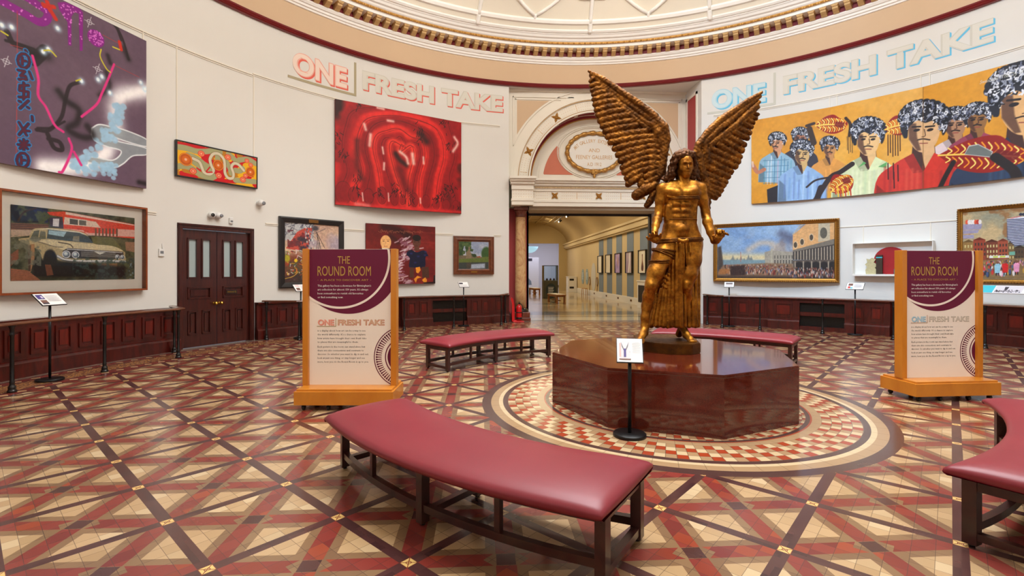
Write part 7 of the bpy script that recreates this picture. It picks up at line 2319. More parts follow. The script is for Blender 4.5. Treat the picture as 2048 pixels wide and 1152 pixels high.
DRAPE=[[0.004,[0.0466,-0.1,1.2502,0.0208],[0.0516,-0.085,1.0058,0.026],[0.0599,-0.06,0.6542,0.0281],[0.0632,-0.05,0.2953,0.0312]],[0.004,[0.0915,-0.105,1.25,0.02],[0.0966,-0.09,1.0057,0.025],[0.1081,-0.065,0.6544,0.027],[0.1161,-0.05,0.2894,0.03]],[0.004,[0.0156,-0.07,1.1934,0.0168],[0.0146,-0.055,0.8888,0.021],[0.0152,-0.035,0.5941,0.0227],[0.0139,-0.03,0.2931,0.0252]],[0.004,[-0.0068,-0.03,1.0065,0.0176],[-0.0185,-0.03,0.7707,0.022],[-0.0272,-0.02,0.5342,0.0238],[-0.0331,-0.02,0.2802,0.0264]],[0.004,[-0.0327,0.0,0.8292,0.0168],[-0.0536,-0.01,0.6518,0.021],[-0.0713,-0.01,0.4743,0.0227],[-0.0773,-0.01,0.2909,0.0252]],[0.004,[-0.0683,0.0,0.7818,0.0168],[-0.092,0.0,0.5921,0.021],[-0.1157,0.0,0.4143,0.0227],[-0.1246,0.0,0.2958,0.0252]],[0.004,[-0.0978,0.02,0.7218,0.016],[-0.1364,0.01,0.5618,0.02],[-0.1602,0.01,0.4134,0.0216],[-0.1721,0.01,0.2947,0.024]],[0.004,[-0.1484,0.03,0.6619,0.0144],[-0.181,0.02,0.5018,0.018],[-0.2048,0.02,0.3828,0.0194],[-0.2167,0.02,0.3055,0.0216]],[0.004,[0.1479,-0.06,1.0648,0.0152],[0.1573,-0.05,0.7712,0.019],[0.1654,-0.035,0.5352,0.0205],[0.1736,-0.02,0.292,0.0228]],[0.004,[0.2055,-0.03,0.8297,0.016],[0.215,-0.02,0.6523,0.02],[0.2281,0.0,0.4736,0.0216],[0.2281,0.0,0.2839,0.024]],[0.004,[0.2541,-0.01,0.8885,0.0176],[0.2696,0.0,0.6514,0.022],[0.2792,0.01,0.4728,0.0238],[0.2792,0.01,0.2887,0.0264]],[0.004,[0.3103,0.03,1.1265,0.016],[0.323,0.04,0.8285,0.02],[0.3193,0.03,0.5308,0.0216],[0.3222,0.03,0.2806,0.024]],[0.004,[0.3649,0.08,1.1583,0.0176],[0.3747,0.09,0.7675,0.022],[0.3679,0.08,0.4674,0.0238],[0.3649,0.08,0.2811,0.0264]],[0.02,[0.0809,-0.05,1.1825,0.03],[0.085,-0.02,0.7114,0.035],[0.074,0.0,0.3076,0.035]],[0.02,[0.0147,0.0,0.9477,0.02],[-0.0026,0.02,0.591,0.03],[-0.0352,0.03,0.3164,0.03]],[0.02,[-0.0559,0.04,0.739,0.02],[-0.1156,0.04,0.4705,0.03],[-0.1514,0.04,0.3213,0.03]],[0.02,[0.1618,-0.02,0.9476,0.02],[0.196,0.01,0.5915,0.03],[0.215,0.03,0.3164,0.03]],[0.02,[0.3132,0.07,1.0679,0.03],[0.3155,0.06,0.5887,0.035],[0.3095,0.06,0.3133,0.035]],[0.03,[0.0142,0.13,1.1905,0.05],[-0.094,0.17,0.7654,0.045],[-0.166,0.2,0.2742,0.04]],[0.03,[0.0566,0.13,1.1905,0.05],[-0.0308,0.17,0.7654,0.045],[-0.08,0.23,0.271,0.04]],[0.03,[0.099,0.13,1.1905,0.05],[0.0324,0.17,0.7654,0.045],[-0.0116,0.2,0.2742,0.04]],[0.03,[0.1414,0.13,1.1905,0.05],[0.0956,0.17,0.7654,0.045],[0.0753,0.23,0.271,0.04]],[0.03,[0.1838,0.13,1.1905,0.05],[0.1588,0.17,0.7654,0.045],[0.1429,0.2,0.2742,0.04]],[0.03,[0.2262,0.13,1.1905,0.05],[0.222,0.17,0.7654,0.045],[0.2305,0.23,0.271,0.04]],[0.03,[0.2686,0.13,1.1905,0.05],[0.2851,0.17,0.7654,0.045],[0.2973,0.2,0.2742,0.04]],[0.03,[0.311,0.13,1.1905,0.05],[0.3483,0.17,0.7654,0.045],[0.3857,0.23,0.271,0.04]],[0.006,[0.1136,-0.125,1.272,0.013],[0.1258,-0.115,1.1216,0.015],[0.1333,-0.085,0.8306,0.014]],[0.006,[0.1444,-0.12,1.2723,0.012],[0.1595,-0.11,1.145,0.014],[0.1742,-0.085,0.9474,0.011]],[0.006,[0.0588,-0.15,1.2936,0.02],[0.1015,-0.16,1.2757,0.022],[0.1512,-0.15,1.2936,0.02]],[0.006,[0.1962,-0.105,1.2732,0.012],[0.2079,-0.105,1.151,0.013],[0.2016,-0.09,1.0174,0.01]],[0.006,[-0.0598,-0.03,0.8768,0.02],[-0.0541,-0.04,0.8593,0.014]],[0.006,[-0.0362,-0.03,0.8532,0.02],[-0.0306,-0.04,0.8357,0.014]],[0.006,[-0.0716,-0.03,0.8238,0.02],[-0.0659,-0.04,0.8063,0.014]],[0.006,[-0.0244,-0.03,0.9004,0.02],[-0.0188,-0.04,0.8828,0.014]],[0.006,[-0.048,-0.03,0.7943,0.02],[-0.0423,-0.04,0.7768,0.014]],[0.006,[-0.0834,-0.03,0.7648,0.02],[-0.0776,-0.04,0.7474,0.014]],[0.006,[-0.0598,-0.03,0.7589,0.02],[-0.0541,-0.04,0.7415,0.014]],[0.006,[-0.0068,-0.03,0.9299,0.02],[-0.0011,-0.04,0.9122,0.014]],[0.01,[-0.01,-0.04,0.9299,0.015],[0.0104,-0.05,0.9005,0.012],[-0.0014,-0.05,0.8711,0.01]]]
STRAPS=[[[0.3857,0.03,1.3232,0.014],[0.3766,0.0753,1.3228,0.014],[0.3501,0.1175,1.3216,0.014],[0.3078,0.1537,1.3197,0.014],[0.2527,0.1816,1.3172,0.014],[0.1885,0.199,1.3143,0.014],[0.1197,0.205,1.3112,0.014],[0.0509,0.199,1.3081,0.014],[-0.0133,0.1816,1.3052,0.014],[-0.0684,0.1537,1.3027,0.014],[-0.1107,0.1175,1.3008,0.014],[-0.1372,0.0753,1.2996,0.014],[-0.1463,0.03,1.2992,0.014],[-0.1372,-0.0153,1.2996,0.014],[-0.1107,-0.0575,1.3008,0.014],[-0.0684,-0.0937,1.3027,0.014],[-0.0133,-0.1216,1.3052,0.014],[0.0509,-0.139,1.3081,0.014],[0.1197,-0.145,1.3112,0.014],[0.1885,-0.139,1.3143,0.014],[0.2527,-0.1216,1.3172,0.014],[0.3078,-0.0937,1.3197,0.014],[0.3501,-0.0575,1.3216,0.014],[0.3766,-0.0153,1.3228,0.014],[0.3857,0.03,1.3232,0.014]],[[0.3857,0.03,1.2914,0.014],[0.3766,0.0761,1.2911,0.014],[0.3501,0.119,1.2901,0.014],[0.3078,0.1559,1.2885,0.014],[0.2527,0.1842,1.2864,0.014],[0.1885,0.2019,1.284,0.014],[0.1197,0.208,1.2814,0.014],[0.0509,0.2019,1.2788,0.014],[-0.0133,0.1842,1.2764,0.014],[-0.0684,0.1559,1.2743,0.014],[-0.1107,0.119,1.2727,0.014],[-0.1372,0.0761,1.2717,0.014],[-0.1463,0.03,1.2714,0.014],[-0.1372,-0.0161,1.2717,0.014],[-0.1107,-0.059,1.2727,0.014],[-0.0684,-0.0959,1.2743,0.014],[-0.0133,-0.1242,1.2764,0.014],[0.0509,-0.1419,1.2788,0.014],[0.1197,-0.148,1.2814,0.014],[0.1885,-0.1419,1.284,0.014],[0.2527,-0.1242,1.2864,0.014],[0.3078,-0.0959,1.2885,0.014],[0.3501,-0.059,1.2901,0.014],[0.3766,-0.0161,1.2911,0.014],[0.3857,0.03,1.2914,0.014]],[[0.3936,0.03,1.3083,0.013],[0.3845,0.0766,1.3079,0.013],[0.3577,0.12,1.3067,0.013],[0.3151,0.1573,1.3048,0.013],[0.2596,0.1859,1.3023,0.013],[0.195,0.2039,1.2994,0.013],[0.1256,0.21,1.2963,0.013],[0.0562,0.2039,1.2932,0.013],[-0.0084,0.1859,1.2903,0.013],[-0.0639,0.1573,1.2878,0.013],[-0.1065,0.12,1.2859,0.013],[-0.1333,0.0766,1.2847,0.013],[-0.1424,0.03,1.2843,0.013],[-0.1333,-0.0166,1.2847,0.013],[-0.1065,-0.06,1.2859,0.013],[-0.0639,-0.0973,1.2878,0.013],[-0.0084,-0.1259,1.2903,0.013],[0.0562,-0.1439,1.2932,0.013],[0.1256,-0.15,1.2963,0.013],[0.195,-0.1439,1.2994,0.013],[0.2596,-0.1259,1.3023,0.013],[0.3151,-0.0973,1.3048,0.013],[0.3577,-0.06,1.3067,0.013],[0.3845,-0.0166,1.3079,0.013],[0.3936,0.03,1.3083,0.013]],[[0.3439,0.04,1.8082,0.01],[0.34,0.1014,1.8081,0.01],[0.3281,0.1324,1.8077,0.01],[0.3081,0.1545,1.807,0.01],[0.2793,0.1699,1.8062,0.01],[0.2389,0.179,1.8052,0.01],[0.1589,0.182,1.8042,0.01],[0.0789,0.179,1.8032,0.01],[0.0385,0.1699,1.8022,0.01],[0.0097,0.1545,1.8014,0.01],[-0.0103,0.1324,1.8007,0.01],[-0.0222,0.1014,1.8003,0.01],[-0.0261,0.04,1.8002,0.01],[-0.0222,-0.0214,1.8003,0.01],[-0.0103,-0.0524,1.8007,0.01],[0.0097,-0.0745,1.8014,0.01],[0.0385,-0.0899,1.8022,0.01],[0.0789,-0.099,1.8032,0.01],[0.1589,-0.102,1.8042,0.01],[0.2389,-0.099,1.8052,0.01],[0.2793,-0.0899,1.8062,0.01],[0.3081,-0.0745,1.807,0.01],[0.3281,-0.0524,1.8077,0.01],[0.34,-0.0214,1.8081,0.01],[0.3439,0.04,1.8082,0.01]],[[0.3449,0.04,1.7873,0.011],[0.3409,0.1019,1.7872,0.011],[0.329,0.133,1.7868,0.011],[0.3089,0.1553,1.7861,0.011],[0.2799,0.1708,1.7853,0.011],[0.2394,0.18,1.7843,0.011],[0.1589,0.183,1.7833,0.011],[0.0784,0.18,1.7823,0.011],[0.0379,0.1708,1.7813,0.011],[0.0089,0.1553,1.7805,0.011],[-0.0112,0.133,1.7798,0.011],[-0.0231,0.1019,1.7794,0.011],[-0.0271,0.04,1.7793,0.011],[-0.0231,-0.0219,1.7794,0.011],[-0.0112,-0.053,1.7798,0.011],[0.0089,-0.0753,1.7805,0.011],[0.0379,-0.0908,1.7813,0.011],[0.0784,-0.1,1.7823,0.011],[0.1589,-0.103,1.7833,0.011],[0.2394,-0.1,1.7843,0.011],[0.2799,-0.0908,1.7853,0.011],[0.3089,-0.0753,1.7861,0.011],[0.329,-0.053,1.7868,0.011],[0.3409,-0.0219,1.7872,0.011],[0.3449,0.04,1.7873,0.011]],[[0.317,0.04,1.5376,0.006],[0.3133,0.0997,1.5377,0.006],[0.302,0.1298,1.5381,0.006],[0.283,0.1513,1.5388,0.006],[0.2555,0.1662,1.5396,0.006],[0.2171,0.1751,1.5406,0.006],[0.141,0.178,1.5416,0.006],[0.0649,0.1751,1.5426,0.006],[0.0265,0.1662,1.5436,0.006],[-0.001,0.1513,1.5444,0.006],[-0.02,0.1298,1.5451,0.006],[-0.0313,0.0997,1.5455,0.006],[-0.035,0.04,1.5456,0.006],[-0.0313,-0.0197,1.5455,0.006],[-0.02,-0.0498,1.5451,0.006],[-0.001,-0.0713,1.5444,0.006],[0.0265,-0.0862,1.5436,0.006],[0.0649,-0.0951,1.5426,0.006],[0.141,-0.098,1.5416,0.006],[0.2171,-0.0951,1.5406,0.006],[0.2555,-0.0862,1.5396,0.006],[0.283,-0.0713,1.5388,0.006],[0.302,-0.0498,1.5381,0.006],[0.3133,-0.0197,1.5377,0.006],[0.317,0.04,1.5376,0.006]],[[0.0665,-0.02,1.158,0.011],[0.0619,0.0136,1.1587,0.011],[0.0484,0.045,1.1607,0.011],[0.027,0.0719,1.1639,0.011],[-0.001,0.0926,1.168,0.011],[-0.0336,0.1056,1.1728,0.011],[-0.0685,0.11,1.178,0.011],[-0.1034,0.1056,1.1832,0.011],[-0.136,0.0926,1.188,0.011],[-0.164,0.0719,1.1921,0.011],[-0.1854,0.045,1.1953,0.011],[-0.1989,0.0136,1.1973,0.011],[-0.2035,-0.02,1.198,0.011],[-0.1989,-0.0536,1.1973,0.011],[-0.1854,-0.085,1.1953,0.011],[-0.164,-0.1119,1.1921,0.011],[-0.136,-0.1326,1.188,0.011],[-0.1034,-0.1456,1.1832,0.011],[-0.0685,-0.15,1.178,0.011],[-0.0336,-0.1456,1.1728,0.011],[-0.001,-0.1326,1.168,0.011],[0.027,-0.1119,1.1639,0.011],[0.0484,-0.085,1.1607,0.011],[0.0619,-0.0536,1.1587,0.011],[0.0665,-0.02,1.158,0.011]],[[0.0497,-0.02,1.1093,0.011],[0.0453,0.0131,1.1108,0.011],[0.0323,0.044,1.1153,0.011],[0.0116,0.0705,1.1225,0.011],[-0.0153,0.0909,1.1318,0.011],[-0.0467,0.1036,1.1427,0.011],[-0.0803,0.108,1.1543,0.011],[-0.1139,0.1036,1.1659,0.011],[-0.1453,0.0909,1.1768,0.011],[-0.1722,0.0705,1.1861,0.011],[-0.1929,0.044,1.1933,0.011],[-0.2059,0.0131,1.1978,0.011],[-0.2103,-0.02,1.1993,0.011],[-0.2059,-0.0531,1.1978,0.011],[-0.1929,-0.084,1.1933,0.011],[-0.1722,-0.1105,1.1861,0.011],[-0.1453,-0.1309,1.1768,0.011],[-0.1139,-0.1436,1.1659,0.011],[-0.0803,-0.148,1.1543,0.011],[-0.0467,-0.1436,1.1427,0.011],[-0.0153,-0.1309,1.1318,0.011],[0.0116,-0.1105,1.1225,0.011],[0.0323,-0.084,1.1153,0.011],[0.0453,-0.0531,1.1108,0.011],[0.0497,-0.02,1.1093,0.011]],[[0.0357,-0.03,1.0704,0.01],[0.0314,0.0024,1.0724,0.01],[0.019,0.0325,1.0784,0.01],[-0.0009,0.0584,1.088,0.01],[-0.0268,0.0783,1.1004,0.01],[-0.0569,0.0907,1.1149,0.01],[-0.0893,0.095,1.1304,0.01],[-0.1217,0.0907,1.1459,0.01],[-0.1518,0.0783,1.1604,0.01],[-0.1777,0.0584,1.1728,0.01],[-0.1976,0.0325,1.1824,0.01],[-0.21,0.0024,1.1884,0.01],[-0.2143,-0.03,1.1904,0.01],[-0.21,-0.0624,1.1884,0.01],[-0.1976,-0.0925,1.1824,0.01],[-0.1777,-0.1184,1.1728,0.01],[-0.1518,-0.1383,1.1604,0.01],[-0.1217,-0.1507,1.1459,0.01],[-0.0893,-0.155,1.1304,0.01],[-0.0569,-0.1507,1.1149,0.01],[-0.0268,-0.1383,1.1004,0.01],[-0.0009,-0.1184,1.088,0.01],[0.019,-0.0925,1.0784,0.01],[0.0314,-0.0624,1.0724,0.01],[0.0357,-0.03,1.0704,0.01]],[[-0.0186,-0.05,1.0573,0.013],[-0.0226,-0.0202,1.0572,0.013],[-0.0344,0.0075,1.0568,0.013],[-0.0532,0.0313,1.0561,0.013],[-0.0776,0.0496,1.0553,0.013],[-0.1061,0.0611,1.0543,0.013],[-0.1366,0.065,1.0533,0.013],[-0.1671,0.0611,1.0523,0.013],[-0.1956,0.0496,1.0513,0.013],[-0.22,0.0313,1.0505,0.013],[-0.2388,0.0075,1.0498,0.013],[-0.2506,-0.0202,1.0494,0.013],[-0.2546,-0.05,1.0493,0.013],[-0.2506,-0.0798,1.0494,0.013],[-0.2388,-0.1075,1.0498,0.013],[-0.22,-0.1313,1.0505,0.013],[-0.1956,-0.1496,1.0513,0.013],[-0.1671,-0.1611,1.0523,0.013],[-0.1366,-0.165,1.0533,0.013],[-0.1061,-0.1611,1.0543,0.013],[-0.0776,-0.1496,1.0553,0.013],[-0.0532,-0.1313,1.0561,0.013],[-0.0344,-0.1075,1.0568,0.013],[-0.0226,-0.0798,1.0572,0.013],[-0.0186,-0.05,1.0573,0.013]],[[-0.0274,-0.05,1.0338,0.012],[-0.0313,-0.0208,1.0337,0.012],[-0.0428,0.0065,1.0333,0.012],[-0.0611,0.0299,1.0326,0.012],[-0.0849,0.0479,1.0318,0.012],[-0.1126,0.0591,1.0308,0.012],[-0.1424,0.063,1.0298,0.012],[-0.1722,0.0591,1.0288,0.012],[-0.1999,0.0479,1.0278,0.012],[-0.2237,0.0299,1.027,0.012],[-0.242,0.0065,1.0263,0.012],[-0.2535,-0.0208,1.0259,0.012],[-0.2574,-0.05,1.0258,0.012],[-0.2535,-0.0792,1.0259,0.012],[-0.242,-0.1065,1.0263,0.012],[-0.2237,-0.1299,1.027,0.012],[-0.1999,-0.1479,1.0278,0.012],[-0.1722,-0.1591,1.0288,0.012],[-0.1424,-0.163,1.0298,0.012],[-0.1126,-0.1591,1.0308,0.012],[-0.0849,-0.1479,1.0318,0.012],[-0.0611,-0.1299,1.0326,0.012],[-0.0428,-0.1065,1.0333,0.012],[-0.0313,-0.0792,1.0337,0.012],[-0.0274,-0.05,1.0338,0.012]]]
WINGL=[[0.004,[-0.8411,0.3184,3.3566,0.0263],[-0.8648,0.3226,3.3403,0.0286],[-0.8886,0.3268,3.311,0.0257]],[0.004,[-0.778,0.3072,3.2709,0.0291],[-0.83,0.3164,3.2687,0.0316],[-0.8822,0.3257,3.2535,0.0285]],[0.004,[-0.7465,0.3016,3.2152,0.0319],[-0.8063,0.3122,3.2111,0.0347],[-0.8664,0.3229,3.1938,0.0312]],[0.004,[-0.7151,0.296,3.1694,0.0347],[-0.7827,0.308,3.1616,0.0377],[-0.8506,0.3201,3.1407,0.0339]],[0.004,[-0.629,0.2806,3.1152,0.0375],[-0.7347,0.2995,3.1049,0.0407],[-0.8411,0.3184,3.0815,0.0367]],[0.004,[-0.59,0.2736,3.0481,0.0403],[-0.7088,0.2949,3.0401,0.0438],[-0.8284,0.3162,3.0189,0.0394]],[0.004,[-0.5434,0.2652,2.9887,0.0431],[-0.6751,0.2889,2.974,0.0468],[-0.8079,0.3125,2.9461,0.0421]],[0.004,[-0.4969,0.2568,2.9295,0.0431],[-0.6439,0.2833,2.9115,0.0468],[-0.7921,0.3097,2.8802,0.0421]],[0.004,[-0.4428,0.247,2.8619,0.0431],[-0.6048,0.2763,2.8421,0.0468],[-0.7685,0.3055,2.8091,0.0421]],[0.004,[-0.3889,0.2372,2.7865,0.0431],[-0.562,0.2686,2.7703,0.0468],[-0.7371,0.2999,2.7408,0.0421]],[0.004,[-0.3428,0.2288,2.7278,0.0431],[-0.5232,0.2616,2.7077,0.0468],[-0.7057,0.2943,2.6743,0.0421]],[0.004,[-0.2358,0.2092,2.6501,0.0431],[-0.4544,0.2491,2.6341,0.0468],[-0.6759,0.289,2.6048,0.0421]],[0.004,[-0.2282,0.2078,2.5858,0.0431],[-0.4351,0.2456,2.5672,0.0468],[-0.6446,0.2834,2.5353,0.0421]],[0.004,[-0.2282,0.2078,2.5218,0.0431],[-0.4097,0.241,2.4952,0.0468],[-0.5932,0.2742,2.4553,0.0421]],[0.004,[-0.2434,0.2106,2.4506,0.0431],[-0.3981,0.2389,2.42,0.0468],[-0.5543,0.2672,2.3761,0.0421]],[0.004,[-0.2587,0.2134,2.3793,0.0431],[-0.3904,0.2375,2.3466,0.0468],[-0.5232,0.2616,2.3006,0.0421]],[0.004,[-0.2633,0.2142,2.3123,0.0431],[-0.3812,0.2358,2.2723,0.0468],[-0.5,0.2574,2.2191,0.0421]],[0.004,[-0.2694,0.2154,2.2438,0.0431],[-0.3727,0.2343,2.2053,0.0468],[-0.4768,0.2532,2.1538,0.0421]],[0.004,[-0.2816,0.2176,2.1722,0.0431],[-0.3643,0.2327,2.1352,0.0468],[-0.4474,0.2478,2.0851,0.0421]],[0.004,[-0.2785,0.217,2.1081,0.0431],[-0.3566,0.2313,2.0651,0.0468],[-0.4351,0.2456,2.0091,0.0421]],[0.006,[-0.1145,0.1868,1.9827,0.052],[-0.2358,0.2092,1.9307,0.0715],[-0.3351,0.2274,1.8696,0.065]],[0.006,[-0.1296,0.1896,1.8956,0.039],[-0.175,0.198,1.8012,0.0455],[-0.213,0.205,1.7415,0.039]],[0.004,[-0.274,0.2162,2.0439,0.0364],[-0.2938,0.2198,1.9997,0.0364]],[0.03,[-0.8743,0.3583,3.3247,0.02],[-0.8411,0.3524,3.3566,0.03],[-0.8727,0.358,3.3995,0.03]],[0.03,[-0.8509,0.3541,3.2588,0.02],[-0.778,0.3412,3.2709,0.03],[-0.7308,0.3328,3.3002,0.03]],[0.03,[-0.8303,0.3505,3.2003,0.02],[-0.7465,0.3356,3.2152,0.03],[-0.6212,0.3132,3.2036,0.03]],[0.03,[-0.8098,0.3469,3.1493,0.02],[-0.7151,0.33,3.1694,0.03],[-0.5124,0.2936,3.1238,0.03]],[0.03,[-0.7772,0.3411,3.0917,0.02],[-0.629,0.3146,3.1152,0.03],[-0.4197,0.2768,3.0535,0.03]],[0.03,[-0.7566,0.3374,3.0277,0.02],[-0.59,0.3076,3.0481,0.03],[-0.3275,0.26,2.9835,0.03]],[0.03,[-0.7281,0.3323,2.959,0.02],[-0.5434,0.2992,2.9887,0.03],[-0.2358,0.2432,2.9059,0.03]],[0.03,[-0.703,0.3278,2.8951,0.02],[-0.4969,0.2908,2.9295,0.03],[-0.1447,0.2264,2.8207,0.03]],[0.03,[-0.6701,0.322,2.8251,0.02],[-0.4428,0.281,2.8619,0.03],[-0.0692,0.2124,2.7367,0.03]],[0.03,[-0.6318,0.3151,2.7547,0.02],[-0.3889,0.2712,2.7865,0.03],[-0.024,0.204,2.6707,0.03]],[0.03,[-0.596,0.3087,2.6905,0.02],[-0.3428,0.2628,2.7278,0.03],[-0.0002,0.204,2.5913,0.03]],[0.03,[-0.5426,0.2991,2.6186,0.02],[-0.2358,0.2432,2.6501,0.03],[-0.0002,0.204,2.5277,0.03]],[0.03,[-0.5186,0.2947,2.5506,0.02],[-0.2282,0.2418,2.5858,0.03],[-0.0082,0.204,2.4642,0.03]],[0.03,[-0.4828,0.2883,2.4754,0.02],[-0.2282,0.2418,2.5218,0.03],[-0.0161,0.204,2.4007,0.03]],[0.03,[-0.4604,0.2842,2.3986,0.02],[-0.2434,0.2446,2.4506,0.03],[-0.024,0.204,2.3371,0.03]],[0.03,[-0.4434,0.2811,2.3244,0.02],[-0.2587,0.2474,2.3793,0.03],[-0.0316,0.2054,2.266,0.03]],[0.03,[-0.4286,0.2784,2.2472,0.02],[-0.2633,0.2482,2.3123,0.03],[-0.0391,0.2068,2.1948,0.03]],[0.03,[-0.4143,0.2758,2.1809,0.02],[-0.2694,0.2494,2.2438,0.03],[-0.0466,0.2082,2.1315,0.03]],[0.03,[-0.3975,0.2728,2.1114,0.02],[-0.2816,0.2516,2.1722,0.03],[-0.0616,0.211,2.0844,0.03]],[0.03,[-0.388,0.271,2.0389,0.02],[-0.2785,0.251,2.1081,0.03],[-0.0843,0.2152,2.0374,0.03]],[0.004,[-0.0692,0.1784,2.5697,0.0364],[-0.1334,0.1903,2.5818,0.0403],[-0.1978,0.2022,2.5842,0.0364]],[0.004,[-0.0692,0.1784,2.5141,0.0364],[-0.1334,0.1903,2.5276,0.0403],[-0.1978,0.2022,2.5315,0.0364]],[0.004,[-0.0616,0.177,2.4501,0.0364],[-0.1371,0.191,2.4648,0.0403],[-0.213,0.205,2.47,0.0364]],[0.004,[-0.0662,0.1778,2.3867,0.0364],[-0.153,0.1939,2.3994,0.0403],[-0.2404,0.21,2.4025,0.0364]],[0.004,[-0.0692,0.1784,2.3153,0.0364],[-0.1546,0.1942,2.3261,0.0403],[-0.2404,0.21,2.3274,0.0364]],[0.004,[-0.0767,0.1798,2.2519,0.0364],[-0.1583,0.1949,2.2545,0.0403],[-0.2404,0.21,2.2474,0.0364]],[0.004,[-0.0843,0.1812,2.2045,0.0364],[-0.1636,0.1959,2.1965,0.0403],[-0.2434,0.2106,2.1788,0.0364]],[0.004,[-0.0767,0.1798,2.1517,0.0364],[-0.1546,0.1942,2.1291,0.0403],[-0.2328,0.2086,2.0969,0.0364]],[0.004,[-0.0963,0.1834,2.0697,0.0364],[-0.1644,0.196,2.0466,0.0403],[-0.2328,0.2086,2.0137,0.0364]],[0.006,[-0.9076,0.3302,3.4378,0.0182],[-0.7308,0.2988,3.3212,0.039],[-0.5124,0.2596,3.1448,0.0468],[-0.3275,0.226,3.0075,0.0468],[-0.1296,0.1896,2.8277,0.052]],[0.006,[-0.8806,0.3254,3.3919,0.0208],[-0.6212,0.2792,3.1632,0.0312],[-0.4197,0.2428,2.9811,0.0312],[-0.2816,0.2176,2.8766,0.0312],[-0.175,0.198,2.7905,0.039]],[0.004,[-0.8569,0.3212,3.3658,0.0182],[-0.6212,0.2792,3.1066,0.0338],[-0.4814,0.254,2.9366,0.0364],[-0.3428,0.2288,2.8,0.0364],[-0.1978,0.2022,2.672,0.0338]],[0.004,[-0.6681,0.2876,3.2311,0.0156],[-0.4814,0.254,3.0654,0.026],[-0.3275,0.226,2.9274,0.0286],[-0.175,0.198,2.8065,0.0338]],[0.004,[-0.5434,0.2652,3.021,0.026],[-0.3581,0.2316,2.865,0.0312],[-0.1902,0.2008,2.7275,0.039]],[0.01,[-0.122,0.1882,2.8114,0.05],[-0.024,0.17,2.6866,0.065],[0.0045,0.17,2.5436,0.06],[-0.0161,0.17,2.4007,0.055],[-0.0316,0.1714,2.2422,0.05],[-0.0466,0.1742,2.0997,0.05]],[0.02,[-0.1447,0.1924,2.7409,0.05],[-0.0843,0.1812,2.6262,0.06],[-0.0541,0.1756,2.4974,0.05]],[0.03,[-0.1447,0.2264,2.5656,0.05],[-0.1296,0.2236,2.3417,0.06],[-0.1447,0.2264,2.1033,0.07]],[0.03,[-0.7937,0.344,3.1826,0.03],[-0.6525,0.3188,2.8496,0.04],[-0.4969,0.2908,2.5831,0.05],[-0.3581,0.2656,2.1911,0.05]],[0.03,[-0.6681,0.3216,3.0772,0.03],[-0.3889,0.2712,2.7062,0.045],[-0.2969,0.2544,2.349,0.05]],[0.03,[0.0541,0.16,1.9712,0.07],[-0.0159,0.17,1.9242,0.06]]]
